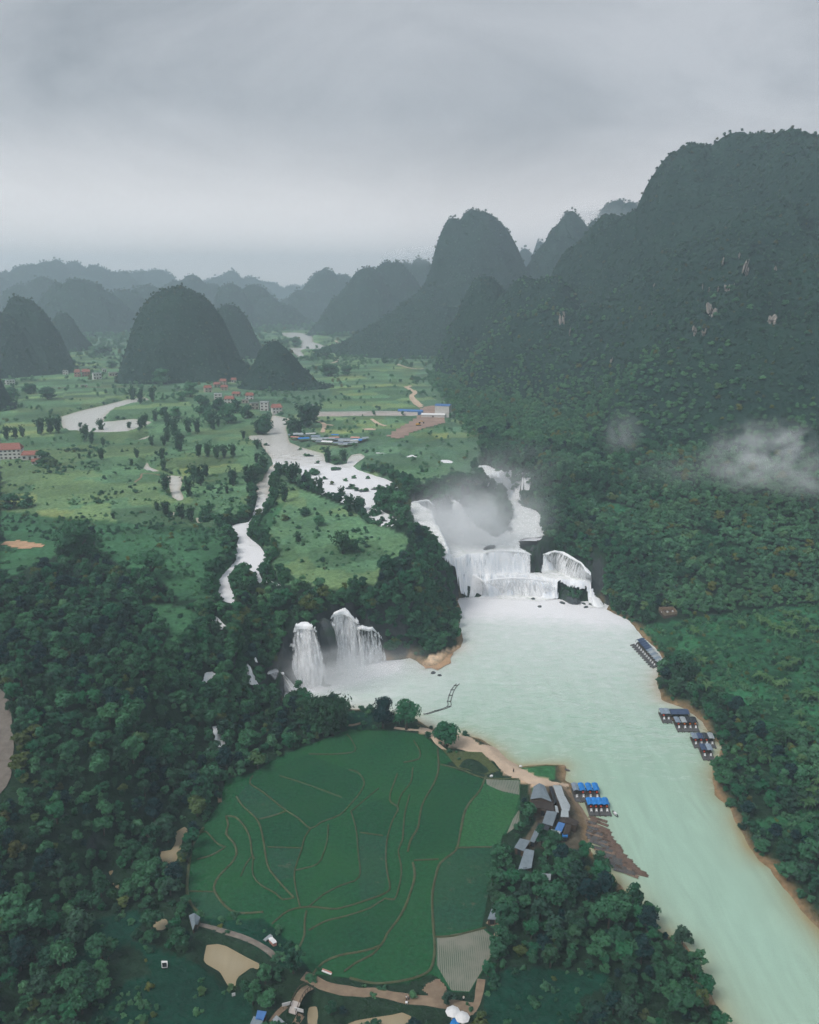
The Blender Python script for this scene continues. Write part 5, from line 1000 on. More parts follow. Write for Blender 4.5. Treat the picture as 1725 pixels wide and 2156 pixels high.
SH = [(cB, [(345,420),(480,408),(570,612),(300,582)], 6.6, 'roof_grey', 'largest blue-grey gabled shed at the head of the landing', 'v'), (cB, [(585,420),(690,425),(740,560),(650,592)], 6.2, 'roof_pale', 'long pale sheet roof leading down from the landing path', None), (cB, [(650,596),(742,564),(805,665),(792,728),(705,730)], 6.0, 'roof_pale', 'bent pale roof continuing the long shed row', None),
 (cB, [(535,435),(578,432),(645,600),(610,640)], 4.6, 'roof_dark', 'narrow dark slab standing for the shade on the path between the two sheds', None), (cB, [(310,592),(430,582),(590,622),(602,738),(430,690),(318,700)], 5.6, 'roof_brown', 'dark brown roof below the largest shed', None), (cB, [(608,676),(640,682),(660,750),(622,742)], 5.4, 'roof_pale', 'tiny pale roof at the corner of the brown one', None),  # narrow dark slab: shade over the alley path, put in as dark colour
 (cB, [(505,742),(642,757),(582,920),(452,880)], 5.6, 'roof_grey', 'square slate-grey shed roof in the middle of the landing', None), (cB, [(692,738),(780,738),(785,808),(682,804)], 5.6, 'roof_pale', 'square pale roof below the bent shed', None), (cB, [(690,812),(800,812),(918,872),(880,918),(672,860)], 5.0, 'roof_brown', 'wide brown roof above the blue-roofed shed', None),
 (cB, [(657,882),(740,906),(692,1000),(606,970)], 5.2, 'roof_blue', 'half blue sheet roof among the landing sheds', None), (cB, [(746,912),(815,927),(790,1018),(712,1022)], 5.0, 'roof_brown', 'small brown roof beside the blue one', None), (cB, [(706,1027),(775,1031),(770,1062),(706,1057)], 4.2, 'blue_tarp', 'little awning of blue tarpaulin under the trees', None),
 (cB, [(400,892),(548,930),(528,980),(372,968)], 4.8, 'roof_dark', 'dark low roof below the slate-grey shed', None), (cB, [(357,986),(425,992),(352,1130),(296,1110)], 5.2, 'roof_grey', 'narrow grey roof half hidden by trees', None), (cB, [(562,977),(682,1002),(662,1120),(532,1060)], 5.2, 'roof_pale', 'pale roof showing between two dark trees', None),
 (cQ, [(765,990),(838,1006),(792,1070),(726,1045)], 5.6, 'roof_grey', 'square grey roof standing apart on the paddy side', None), (cQ, [(800,1062),(866,1076),(846,1188),(752,1204)], 5.0, 'roof_grey', 'long grey roof sliding under the trees', None), (cQ, [(925,1226),(986,1230),(980,1272),(888,1300)], 5.8, 'roof_pale', 'pale gabled house in the wood below the landing', 'h'), (cQ, [(905,1312),(956,1312),(952,1342),(900,1332)], 4.2, 'roof_grey', 'lean-to roof against the pale house in the wood', None),
 (cN, [(128,566),(162,590),(152,612),(108,610)], 4.8, 'roof_grey', 'little grey hut at the corner of the flooded plot', None), (cK, [(1190,592),(1262,602),(1246,650),(1215,688)], 5.2, 'roof_grey', 'steep grey hut with a blue side at the start of the stone path', 'v'), (cK, [(1017,888),(1056,888),(1056,918),(1020,922)], 4.4, 'white', 'tiny white-roofed hut on the dark meadow', None),
 (cL, [(490,425),(538,432),(520,470),(478,462)], 5.4, 'roof_blue', 'bright blue sheet roof near the foot of the bridge', None), (cL, [(470,455),(520,475),(500,520),(440,510)], 4.8, 'roof_grey', 'teal-grey roof joined to the blue one', None), (cL, [(570,462),(612,460),(680,520),(540,520)], 5.2, 'roof_pale', 'white corrugated gabled roof beside the footbridge', 'v'), (cL, [(1525,450),(1560,470),(1540,515),(1490,505)], 4.6, 'blue_tarp', 'blue awning between two white parasols', None)]
for cr, pts, z_, rm, lb, gb in SH: shed(cr(pts), z_, rm, lb, 'wood', gb)
# ------------------------------------------------------------------ rafts
def arc(n_, w_, h0, rise): return [(w_ * (-.5 + i / (n_ - 1)), h0 + rise * math.sin(math.pi * i / (n_ - 1))) for i in range(n_)]
RAFT = {}
def raft_parts(key, roofm, arched, lantern, chairm):
    """mesh data of one raft, length along -y (bow towards -y), shared by its copies"""
    if key in RAFT: return RAFT[key]
    W_, L_ = 2.25, 9.4; out_ = []
    def D_(nm, mat, parts): out_.append((nm, data_mesh(nm, parts, M[mat])))
    D_('deck', 'bamboo_b', [box_geo(-W_ / 2, W_ / 2, -L_, 0, .32, .44)])
    for s in (-1, 1): D_('float', 'wood', [tube([(s * .85, -L_ - .2, .05), (s * .85, -L_ + .5, .0), (s * .85, .2, .0)], [.16, .3, .3], 6)])
    top_ = 2.35; A_ = arc(7, W_ * .98, top_, .42) if arched else arc(3, W_ * .98, top_, .22); v, f = [], []
    for yy in (0.1, -5.2):
        for (xx, zz_) in A_: v.append((xx, yy, zz_))
    n_ = len(A_); f = [(i, i + n_, i + 1 + n_, i + 1) for i in range(n_ - 1)]; v2 = [(a_, b_, c_ - .06) for a_, b_, c_ in v]
    D_('canopy', roofm, [(v, f), (v2, [q[::-1] for q in f])])
    for (xx, yy) in ((-1, 0), (1, 0), (-1, -5.1), (1, -5.1)): D_('post', 'wood', [box_geo(xx * 1.0 - .05, xx * 1.0 + .05, yy - .05, yy + .05, .44, top_ + .05)])
    for k in range(4): D_('bench', 'wood', [box_geo(-.9, .9, -1.2 - k * 1.05, -.85 - k * 1.05, .75, .83), box_geo(-.9, -.8, -1.2 - k * 1.05, -.85 - k * 1.05, .44, .75), box_geo(.8, .9, -1.2 - k * 1.05, -.85 - k * 1.05, .44, .75)])
    if lantern: D_('lantern', lantern, [tube([(0, -5.35, 1.55), (0, -5.35, 1.72), (0, -5.35, 1.98), (0, -5.35, 2.15)], [.14, .34, .34, .14], 8)])
    D_('chair', chairm, [box_geo(-.34, .34, -7.0, -6.4, .78, .9), box_geo(-.34, .34, -6.45, -6.35, .9, 1.6), box_geo(-.32, -.24, -7.0, -6.4, .44, .78), box_geo(.24, .32, -7.0, -6.4, .44, .78)])
    RAFT[key] = out_; return out_
def raft(stern, bow, key, args, label, group):
    S_, B_ = at(*stern, .3), at(*bow, .3); d = B_ - S_; L_ = np.hypot(d[0], d[1]); e_ = empty('tourist_raft', (S_[0], S_[1], 0.0), math.atan2(d[0], -d[1])); e_.scale = (1, max(.55, min(1.3, L_ / 9.4)), 1)
    for nm, dat in raft_parts(key, *args): o_ = bpy.data.objects.new(nm, dat); COL.objects.link(o_); o_.parent = e_
    return tag(e_, label, 'raft', group)
BLUE = ('blue_tarp', True, 'red', 'white')
nth = ['first', 'second', 'third', 'fourth', 'fifth', 'sixth', 'seventh', 'eighth', 'ninth', 'tenth', 'eleventh']
for i, xx in enumerate((862, 945, 1035, 1120)): raft(cB(xx - 15, 445), cB(xx + 45, 618), 'blue' if i else 'pale_arch', BLUE if i else ('canvas', True, None, 'white'), 'blue arched raft, %s from the shore in the farther blue row' % nth[i], 'blue canopied rafts')
for i, xx in enumerate((1045, 1110, 1172, 1246)): raft(cB(xx - 15, 632), cB(xx + 42, 792), 'blue', BLUE, 'blue arched raft, %s from the shore in the nearer blue row' % nth[i], 'blue canopied rafts')
for i in range(11):
    t_ = i / 10; k = ('navy_f', ('navy', False, None, 'white')) if i < 5 else (('grey_f', ('canvas', False, None, 'white')) if i % 2 else ('pale_f', ('roof_pale', False, None, 'white')))
    raft(cM(385 + t_ * 245, 172 + t_ * 285), cM(222 + t_ * 275, 226 + t_ * 300), *k, 'slate-roofed raft, %s from the falls in the long moored row' % nth[i], 'row of rafts moored under the east bank')
for i, (xx, k) in enumerate([(655, ('canv_l', ('canvas', False, 'red', 'white'))), (718, ('grey_f', ('canvas', False, None, 'white')))]): raft(cM(xx - 25, 1160), cM(xx + 40, 1305), *k, 'grey-roofed raft, %s in the pair beside the blue houseboat' % nth[i], 'rafts at the upper east landing')
for i, (xx, k) in enumerate([(860, ('canv_l', ('canvas', False, 'red', 'white'))), (945, ('pale_l', ('roof_pale', False, 'orange_cloth', 'white'))), (1020, ('dark_l', ('roof_dark', False, 'orange_cloth', 'white'))), (1095, ('dark_l', ('roof_dark', False, 'orange_cloth', 'white')))]): raft(cM(xx - 25, 1280), cM(xx + 45, 1428), *k, 'raft with orange hangings, %s from the river in its row' % nth[i], 'rafts with orange hangings')
for i, (xx, k) in enumerate([(1100, ('canv_l', ('canvas', False, 'red', 'white'))), (1178, ('navy_l', ('navy', False, 'red', 'white'))), (1255, ('dark_b', ('roof_dark', False, 'red', 'white'))), (1330, ('pale_f', ('roof_pale', False, None, 'white')))]): raft(cM(xx - 25, 1505), cM(xx + 40, 1655), *k, 'flat-roofed raft, %s from the river in the row of four' % nth[i], 'row of four rafts')
for i, (xx, k) in enumerate([(1220, ('navy_l', ('navy', False, 'red', 'white'))), (1305, ('grey_f', ('canvas', False, None, 'white')))]): raft(cM(xx - 25, 1660), cM(xx + 45, 1825), *k, '%s raft of the nearest pair under the east bank trees' % nth[i], 'nearest pair of rafts')
# houseboat with one long blue roof
def houseboat():
    A_, B_ = at(*cM(755, 1215), .3), at(*cM(1015, 1215), .3); d = B_ - A_; L_ = np.hypot(d[0], d[1]); e_ = empty('houseboat', (A_[0], A_[1], 0), math.atan2(d[1], d[0])); tag(e_, 'houseboat with one long dark blue roof', 'boat')
    part('hull', e_, M['wood'], -.3, L_ + .3, -3.6, 3.2, -.1, .5); part('cabin', e_, M['glass'], .4, L_ - .4, -.8, 2.6, .5, 2.3)
    v = [(0, -1.6, 2.3), (L_, -1.6, 2.3), (L_, .9, 3.2), (0, .9, 3.2), (0, 3.2, 2.3), (L_, 3.2, 2.3)]; mesh_obj('roof', v + [(a_, b_, c_ - .1) for a_, b_, c_ in v], [(0, 1, 2, 3), (3, 2, 5, 4), (9, 8, 7, 6), (10, 11, 8, 9)], M['navy'], e_)
    for k in range(5): part('post', e_, M['wood'], .1 + k * (L_ - .3) / 4, .22 + k * (L_ - .3) / 4, -1.5, -1.4, .5, 2.3)
    part('white_goods', e_, M['white'], L_ * .68, L_ * .9, -2.6, -1.8, .5, 1.2)
houseboat()
def small_boat():
    A_, B_ = at(*cB(1335, 735), .1), at(*cB(1405, 812), .1); d = B_ - A_; L_ = np.hypot(d[0], d[1]); e_ = empty('rowing_boat', (A_[0], A_[1], 0), math.atan2(d[1], d[0])); tag(e_, 'slim dark boat with a white load adrift by the blue rafts', 'boat')
    st = [(0, .12, .5), (L_ * .2, .45, .42), (L_ * .5, .55, .38), (L_ * .8, .45, .42), (L_, .12, .5)]; v, f = [], []
    for xx, w_, z_ in st: v += [(xx, -w_, z_), (xx, -w_ * .7, -.05), (xx, w_ * .7, -.05), (xx, w_, z_)]
    for i in range(4): f += [(i * 4 + k, i * 4 + k + 1, i * 4 + k + 5, i * 4 + k + 4) for k in range(3)]
    mesh_obj('hull', v, f, M['cloth_dark'], e_); part('cargo', e_, M['white'], L_ * .32, L_ * .66, -.36, .36, .0, .75); part('bench', e_, M['wood'], L_ * .16, L_ * .22, -.4, .4, .28, .34)
small_boat()
# plain bamboo rafts drawn up side by side
bp = data_mesh('raft_pole', [tube([(-3.3, 0, 0), (-2.9, 0, 0), (3.0, 0, 0), (3.4, 0, .05)], [.07, .1, .1, .06], 6)], M['bamboo']); bc = data_mesh('raft_crossbar', [box_geo(-.06, .06, -.85, .85, .09, .17)], M['bamboo']); bs_ = data_mesh('raft_seat', [box_geo(-.5, .5, -.3, .3, .25, .34), box_geo(-.5, -.42, -.3, .3, .1, .25), box_geo(.42, .5, -.3, .3, .1, .25)], M['wood'])
bpl = bp.copy(); M['bamboo_c'] = plain('dry_bamboo', (0.24, 0.165, 0.12), 0.7, 0.35, 0.8); bpl.materials.clear(); bpl.materials.append(M['bamboo_c']); bpg = bp.copy(); bpg.materials.clear(); bpg.materials.append(M['bamboo_b'])
def bamboo_raft(px_, py_, dirpx, label, group, z_=.05, s=1.0, pole=bp):
    p_ = at(px_, py_, z_); q = at(px_ + dirpx[0], py_ + dirpx[1], z_); e_ = empty('bamboo_raft', p_, math.atan2(q[1] - p_[1], q[0] - p_[0])); e_.scale = (s, s, s)
    for k in range(7):
        o_ = bpy.data.objects.new('pole', pole); COL.objects.link(o_); o_.parent = e_; o_.location = (rnd.uniform(-.15, .15), (k - 3) * .205, 0)
    for xx in (-2.2, 0, 2.2):
        o_ = bpy.data.objects.new('crossbar', bc); COL.objects.link(o_); o_.parent = e_; o_.location = (xx, 0, 0)
    if rnd.random() < .45:
        o_ = bpy.data.objects.new('seat', bs_); COL.objects.link(o_); o_.parent = e_; o_.location = (rnd.uniform(-1, 1), 0, 0)
    return tag(e_, label, 'raft', group)
ROW = np.array([(1318,850),(1308,880),(1322,915),(1330,950),(1362,985),(1392,1020),(1415,1055),(1440,1090),(1470,1125),(1505,1160),(1545,1195),(1592,1228)], float)
rw, _ = resample(ROW, 27)
for i, (a_, b_) in enumerate(rw):
    for j in range(2 if i % 4 else 1):
        bamboo_raft(*cQ(a_ - 66 * j + rnd.uniform(-16, 16), b_ + rnd.uniform(-4, 4) - 2 * j), (10, 3.2 + rnd.uniform(-.8, .8)), 'brown bamboo raft drawn up in the crowded landing row', 'brown rafts drawn up at the landing', 0.06 + 0.22 * j + 0.10 * (i % 2), 1.0, (bp, bpl, bp, bpg)[(i * 2 + j) % 4])
for (a_, b_, d) in [(720,192,(10,5)),(640,200,(3,-10)),(690,222,(8,-8)),(570,262,(3,-10)),(606,312,(1,-10)),(668,258,(10,-6)),(495,302,(10,3.5)),(545,322,(10,2.5)),(450,290,(10,4))]: bamboo_raft(*cB(a_, b_), d, 'grey bamboo raft lying loose off the green spit', 'grey rafts off the green spit', 0.12, .82, bpg)
# floating boom of bamboo in the pool
bw = smooth_line([at(*p_, .1) for p_ in cG([(1405,918),(1470,898),(1545,872),(1545,842),(1560,790),(1575,760),(1598,735)])], 2.5); boom = empty('floating_boom', bw[0]); tag(boom, 'thin bamboo boom bent across the pool', 'boom')
for off in (-.7, .7): geo_part('boom_pole', boom, M['bamboo_b'], [tube(bw - bw[0] + np.array([off, 0, .05]), [.16] * len(bw), 5)])
for i in range(0, len(bw) - 1, 2): part('tie', boom, M['bamboo_b'], bw[i][0] - bw[0][0] - 1.0, bw[i][0] - bw[0][0] + 1.0, bw[i][1] - bw[0][1] - .1, bw[i][1] - bw[0][1] + .1, .1, .35)

# ------------------------------------------------------------------ houses of the valley
def house(px_, py_, wpx, hpx, label, wall='wall_white', roof='roof_red', storeys=2, rz=0.0, name='house', flat=False, deep=0.8):
    p_ = gp(px_, py_); dep = p_[1] * CP - (p_[2] - CAMZ) * SP; k_ = dep / F * (.82 if name == 'house' else 1); w_ = wpx * k_; h_ = hpx * k_; d_ = max(4.5, w_ * deep); e_ = empty(name, (p_[0], p_[1], p_[2] - .15), math.atan2(-p_[0], p_[1]) + rz); tag(e_, label, 'house')
    hw = h_ * (.92 if flat else .70); part('wall', e_, M[wall], -w_ / 2, w_ / 2, 0, d_, -1.5, hw)
    if flat:
        part('roof', e_, M[roof], -w_ / 2 - .3, w_ / 2 + .3, -.3, d_ + .3, hw + .003, hw + .35); part('parapet', e_, M[wall], -w_ / 2, w_ / 2, .0, .25, hw + .353, hw + .9)
    else:
        a_ = w_ / 2 + .5; v = [(-a_, -.6, hw), (a_, -.6, hw), (a_, d_ + .6, hw), (-a_, d_ + .6, hw), (-a_ * .8, d_ / 2, h_ + .9), (a_ * .8, d_ / 2, h_ + .9)]
        mesh_obj('roof', v + [(x_, y_, hw - .2) for x_, y_, _ in v[:4]], [(0, 1, 5, 4), (1, 2, 5), (2, 3, 4, 5), (3, 0, 4), (0, 6, 7, 1), (1, 7, 8, 2), (2, 8, 9, 3), (3, 9, 6, 0), (9, 8, 7, 6)], M[roof], e_)
    nwin = max(2, int(w_ / 3.2)); sh_ = hw / storeys
    for s in range(storeys):
        for k in range(nwin):
            xc = -w_ / 2 + w_ * (k + .5) / nwin; zc_ = sh_ * (s + .52); ww, wh = min(1.1, w_ / nwin * .28), sh_ * .24
            if s == 0 and k == nwin // 2: part('door', e_, M['wood'], xc - ww * .8, xc + ww * .8, -.04, .06, 0.1, sh_ * .7)
            else:
                fr = part('window', e_, M['wall_tan'], xc - ww, xc + ww, -.05, .06, zc_ - wh, zc_ + wh); part('pane', fr, M['glass'], xc - ww * .86, xc + ww * .86, -.08, .0, zc_ - wh * .88, zc_ + wh * .88)
    KEEP_OUT.append((np.array([[p_[0] - w_ / 2, p_[1] - 2], [p_[0] + w_ / 2, p_[1] - 2], [p_[0] + w_ / 2, p_[1] + d_], [p_[0] - w_ / 2, p_[1] + d_]]), 3.0)); return e_
HS_ = [(75,458,40,26,'wall_tan','roof_grey',2,1,'pale block in the hamlet below the western hill'),(102,446,34,22,'wall_white','roof_grey',2,1,'small white house in the hamlet below the western hill'),(162,532,46,28,'wall_tan','roof_red',2,0,'red-topped house alone on the western paddies'),(46,580,42,24,'wall_white','roof_pale',2,1,'white flat-roofed house at the western bushes'),(6,580,18,18,'wall_white','roof_pale',1,1,'white hut at the western edge of the valley'),(275,538,24,22,'wall_white','roof_grey',2,1,'narrow white house west of the brick row'),(325,548,28,36,'wall_brick','roof_red',2,0,'raw brick house with red roof in the western row'),(362,546,40,34,'wall_brick','roof_red',2,0,'wide brick house with red roof in the western row'),(411,558,40,34,'wall_white','roof_pale',2,1,'plain white block in the western row'),(440,528,20,18,'wall_white','roof_pale',1,1,'little white house behind the western row'),(477,545,40,20,'wall_tan','roof_pale',1,1,'low tan house in the western row'),(528,558,40,28,'wall_white','roof_red',2,0,'white house with red roof at the foot of the dome hill'),(590,560,30,16,'wall_tan','roof_grey',1,1,'low grey-roofed house under the dome hill'),(622,555,30,16,'wall_white','roof_pale',1,1,'low white house under the dome hill'),(352,592,30,12,'wall_tan','roof_grey',1,1,'field hut on the valley road'),
 (876,612,36,32,'wall_tan','roof_red',2,0,'tan house with red roof at the west end of the village'),(912,592,30,24,'wall_tan','roof_red',2,0,'red-roofed house behind the tan one in the village'),(936,580,34,26,'wall_tan','roof_red',2,0,'red-roofed house in the middle of the back row'),(952,568,36,26,'wall_white','roof_red',2,0,'red-roofed house highest in the village'),(982,572,26,22,'wall_white','roof_red',1,0,'small red-roofed house at the east of the back row'),(942,604,36,24,'wall_tan','roof_red',2,0,'red-roofed house in front of the back row'),(916,648,38,38,'wall_white','roof_pale',3,1,'tall white block at the front of the village'),(962,658,48,32,'wall_white','roof_red',2,0,'broad white house with red roof at the front of the village'),(990,628,40,18,'wall_tan','roof_red',1,0,'low house with faded red roof in the village'),(1048,642,40,30,'wall_white','roof_red',2,0,'white house with red roof below the cone hill'),(1030,658,34,18,'wall_tan','roof_grey',1,1,'low grey house below the cone hill'),(1072,684,40,34,'wall_tan','roof_grey',2,1,'grey concrete house near the river head'),(1110,690,42,48,'wall_white','roof_pale',3,1,'tall white house near the river head'),(1166,700,50,42,'wall_white','roof_red',2,0,'white house with red roof at the water by the river head'),(1300,688,34,30,'wall_white','roof_grey',2,1,'white house on the far side of the river head')]
for a_, b_, w_, h_, wm, rm, st, fl, lb in HS_: house(*cV(a_, b_), w_ * cV.k, h_ * cV.k, lb, wm, rm, st, rnd.uniform(-.25, .25), 'house', bool(fl))
house(*cC(48,278), 142 * cC.k, 82 * cC.k, 'three-storey white guest house with red hipped roof on the west meadow', 'wall_white', 'roof_red', 3, -.25, 'guest_house', False, .55)
house(*cC(172,282), 90 * cC.k, 44 * cC.k, 'low annex with orange-red roof beside the guest house', 'wall_white', 'roof_red', 1, -.25, 'annex', False, .7)
house(*cC(205,305), 44 * cC.k, 24 * cC.k, 'small shed with red roof below the annex', 'wall_white', 'roof_red', 1, -.1, 'annex', False, .7)
house(*cV(1124, 565), 5, 8, 'tiny white pavilion on the side of the cone hill', 'wall_white', 'roof_pale', 1, 0, 'pavilion', False, 1)
# market of tarpaulin stalls by the upper river
stall_cols = ['canvas', 'roof_pale', 'roof_grey', 'white', 'pink', 'blue_tarp', 'canvas', 'roof_pale']
def stall(px_, py_, w_, d_, mat, label, rz):
    p_ = gp(px_, py_); e_ = empty('market_stall', p_, rz); tag(e_, label, 'stall', 'tarpaulin stalls of the riverside market'); h0, h1 = rnd.uniform(2.2, 2.8), rnd.uniform(2.9, 3.8)
    v = [(-w_ / 2, -d_ / 2, h0), (w_ / 2, -d_ / 2, h0), (w_ / 2, 0, h1), (-w_ / 2, 0, h1), (-w_ / 2, d_ / 2, h0), (w_ / 2, d_ / 2, h0)]; mesh_obj('canopy', v + [(a_, b_, c_ - .08) for a_, b_, c_ in v], [(0, 1, 2, 3), (3, 2, 5, 4), (9, 8, 7, 6), (10, 11, 8, 9)], M[mat], e_)
    for sx_ in (-1, 1):
        for sy in (-1, 1): part('post', e_, M['wood'], sx_ * w_ * .46 - .06, sx_ * w_ * .46 + .06, sy * d_ * .46 - .06, sy * d_ * .46 + .06, -.5, h0 - .05)
    part('counter', e_, M['wood'], -w_ * .4, w_ * .4, -d_ * .3, -d_ * .12, .0, .9)
    KEEP_OUT.append((np.array([[p_[0] - w_ / 2, p_[1] - d_], [p_[0] + w_ / 2, p_[1] - d_], [p_[0] + w_ / 2, p_[1] + d_ / 2], [p_[0] - w_ / 2, p_[1] + d_ / 2]]), 1.5))
for i, (a_, b_, w_) in enumerate([(365,318,9),(410,314,9),(460,322,10),(505,308,9),(385,338,8),(450,345,10),(545,330,8),(560,352,10),(610,345,10),(655,352,10),(590,372,9),(640,375,10),(690,340,9),(700,318,7),(730,352,9),(770,365,10),(720,378,9),(760,395,8),(800,352,9),(840,362,9),(860,340,8),(880,358,8),(910,350,7),(935,340,6),(800,385,8),(845,382,7)]):
    stall(*cD(a_, b_), w_, rnd.uniform(4, 6), stall_cols[i % 8], '%s tarpaulin stall in the riverside market above the rapids' % {'canvas': 'grey-blue', 'roof_pale': 'pale grey', 'roof_grey': 'slate grey', 'white': 'white', 'pink': 'pinkish', 'blue_tarp': 'bright blue'}[stall_cols[i % 8]], rnd.uniform(-.4, .4))
# road works: raised road, cut ramp, site buildings, digger
A_ = gp_many(cD([(548,152),(760,150),(1000,146),(1200,146),(1350,146)]))
def raised_road():
    W_ = smooth_line(A_[:, :2], 12); n_ = len(W_); z_ = float(np.max(gz(W_[:, 0], W_[:, 1]))) + 2.6; V = []
    for dy_, z__ in ((-1.2, z_ - 6), (0, z_), (13, z_), (14, z_ - 6)): V.append(np.c_[W_[:, 0], W_[:, 1] + dy_, np.full(n_, z__)])
    i = np.arange(n_ - 1); Q = np.concatenate([np.c_[i + n_ * j, i + 1 + n_ * j, i + 1 + n_ * (j + 1), i + n_ * (j + 1)] for j in range(3)]); o_ = big_mesh('road', np.concatenate(V), Q, M['concrete'], False); tag(o_, kind='structure')
    for k in range(0, n_ - 1):
        a_, b_ = W_[k], W_[k + 1]; q = mesh_obj('kerb', [(a_[0], a_[1] + .3, z_), (b_[0], b_[1] + .3, z_), (b_[0], b_[1] + .3, z_ + .9), (a_[0], a_[1] + .3, z_ + .9), (a_[0], a_[1] + .6, z_), (b_[0], b_[1] + .6, z_), (b_[0], b_[1] + .6, z_ + .9), (a_[0], a_[1] + .6, z_ + .9)], [(0, 1, 2, 3), (3, 2, 6, 7), (7, 6, 5, 4)], M['wall_white'], o_)
    return z_
zroad = raised_road()
def draped(name, px_pts, mat, step, lift):
    W_ = gp_many(px_pts)[:, :2]; x0, y0 = W_.min(0); x1, y1 = W_.max(0); nx, ny = int((x1 - x0) / step) + 2, int((y1 - y0) / step) + 2; X, Y = np.meshgrid(np.linspace(x0, x1, nx), np.linspace(y0, y1, ny)); X = X.ravel(); Y = Y.ravel()
    keep = poly_sdf(X, Y, W_) > -step * .4; idx = np.full(len(X), -1); idx[keep] = np.arange(keep.sum()); j, i = np.meshgrid(np.arange(ny - 1), np.arange(nx - 1), indexing='ij'); q0 = (j * nx + i).ravel(); Q = idx[np.c_[q0, q0 + 1, q0 + 1 + nx, q0 + nx]]; Q = Q[(Q >= 0).all(1)]
    KEEP_OUT.append((W_, 1.0)); return tag(big_mesh(name, np.c_[X[keep], Y[keep], gz(X[keep], Y[keep]) + lift], Q, M[mat], True), kind='structure')
draped('dirt_ground', cD([(1105,310),(1180,255),(1300,185),(1365,140),(1370,90),(1440,70),(1590,68),(1600,95),(1560,150),(1565,205),(1400,250),(1310,280),(1215,335),(1130,320)]), 'pink_soil', 4.0, .35)
draped('dirt_ground', cC([(0,755),(120,742),(260,765),(265,785),(160,790),(120,800),(10,770)]), 'orange', 2.5, .25)
draped('dirt_ground', cD([(910,250),(1010,248),(1018,262),(930,262)]), 'sand', 3.0, .35); draped('dirt_ground', cA([(1270,1320),(1330,1290),(1365,1330),(1380,1400),(1290,1390),(1250,1350)]), 'dirt', .5, .15)
draped('beach', BEACH, 'sand', .6, .10)
tag(flat_poly('beach', [at(a_, b_, .35) for a_, b_ in [(884,1388),(900,1380),(925,1374),(944,1372),(955,1376),(948,1386),(950,1396),(936,1402),(922,1411),(908,1406),(896,1408)]], M['orange']), kind='structure')
def site_hut(px_, py_, w_, d_, h_, wallm, roofm, label):
    p_ = gp(px_, py_); e_ = empty('site_hut', (p_[0], p_[1], p_[2] - .2), rnd.uniform(-.3, .3)); tag(e_, label, 'building'); part('wall', e_, M[wallm], -w_ / 2, w_ / 2, 0, d_, -1, h_); v = [(-w_ / 2 - .4, -.4, h_), (w_ / 2 + .4, -.4, h_), (w_ / 2 + .4, d_ / 2, h_ + 1.4), (-w_ / 2 - .4, d_ / 2, h_ + 1.4), (-w_ / 2 - .4, d_ + .4, h_), (w_ / 2 + .4, d_ + .4, h_)]
    mesh_obj('roof', v, [(0, 1, 2, 3), (3, 2, 5, 4)], M[roofm], e_); part('door', e_, M['glass'], -.7, .7, -.05, .05, .2, 2.2)
site_hut(*cD(1540, 160), 15, 12, 12, 'wall_white', 'roof_blue', 'tall white site building with blue roof by the cut slope'); site_hut(*cD(1470, 162), 24, 6, 3, 'wall_white', 'white', 'long low white site cabin on the cut ground'); site_hut(*cD(1290, 138), 26, 5, 4, 'roof_blue', 'roof_blue', 'long blue site cabin beside the new road')
def digger():
    p_ = gp(*cD(1355, 228)); e_ = empty('excavator', (p_[0], p_[1], p_[2] + .4), .5); tag(e_, 'yellow excavator parked on the cut ramp', 'excavator')
    for s in (-1, 1): part('track', e_, M['cloth_dark'], -2, 2, s * 1.3 - .35, s * 1.3 + .35, -.4, .7)
    part('body', e_, M['yellow'], -2.2, 1.4, -1.5, 1.5, .8, 2.2); part('cab', e_, M['glass'], .2, 1.6, -1.4, -.2, 2.2, 3.6); geo_part('arm', e_, M['yellow'], [tube([(1.2, .5, 1.8), (3.6, .5, 4.6), (6.0, .5, 3.0)], [.4, .35, .25], 4)]); part('bucket', e_, M['cloth_dark'], 5.6, 6.6, 0, 1.0, 1.6, 3.0)
digger()
# ------------------------------------------------------------------ things around the paddies
def footbridge():
    P_ = [gp(*p_) for p_ in cL([(768,302),(735,340),(700,392),(672,440)])]; L0 = np.array(P_); n_ = 15; W_, ln = resample(L0[:, :2], n_); zc_ = float(max(L0[:, 2])) + .4; e_ = empty('footbridge', (W_[0][0], W_[0][1], zc_)); tag(e_, 'narrow arched footbridge with railings and steps over the creek', 'bridge')
    T_ = np.gradient(W_, axis=0); T_ /= np.linalg.norm(T_, axis=1)[:, None]; Nn = np.c_[-T_[:, 1], T_[:, 0]]; up_ = 1.6 * np.sin(np.linspace(0, 1, n_) * math.pi)
    def P3_(i, s, dz): q = W_[i] + Nn[i] * s - W_[0]; return (q[0], q[1], up_[i] + dz)
    for i in range(n_ - 1):
        a_ = [P3_(i, -1.1, 0), P3_(i, 1.1, 0), P3_(i + 1, 1.1, 0), P3_(i + 1, -1.1, 0)]; mesh_obj('plank' if i < 10 else 'step', a_ + [(x_, y_, z_ - .2) for x_, y_, z_ in a_], [(0, 1, 2, 3), (7, 6, 5, 4), (0, 4, 5, 1), (1, 5, 6, 2), (2, 6, 7, 3), (3, 7, 4, 0)], M['dirt' if i < 10 else 'concrete'], e_)
    for s in (-1.05, 1.05):
        geo_part('handrail', e_, M['wood'], [tube([P3_(i, s, 1.0) for i in range(n_)], [.09] * n_, 5)])
        for i in range(0, n_, 2): q = P3_(i, s, 0); part('post', e_, M['wood'], q[0] - .07, q[0] + .07, q[1] - .07, q[1] + .07, q[2] - .2, q[2] + 1.0)
    KEEP_OUT.append((np.vstack([W_ + Nn * 3, (W_ - Nn * 3)[::-1]]), 1.0))
footbridge()
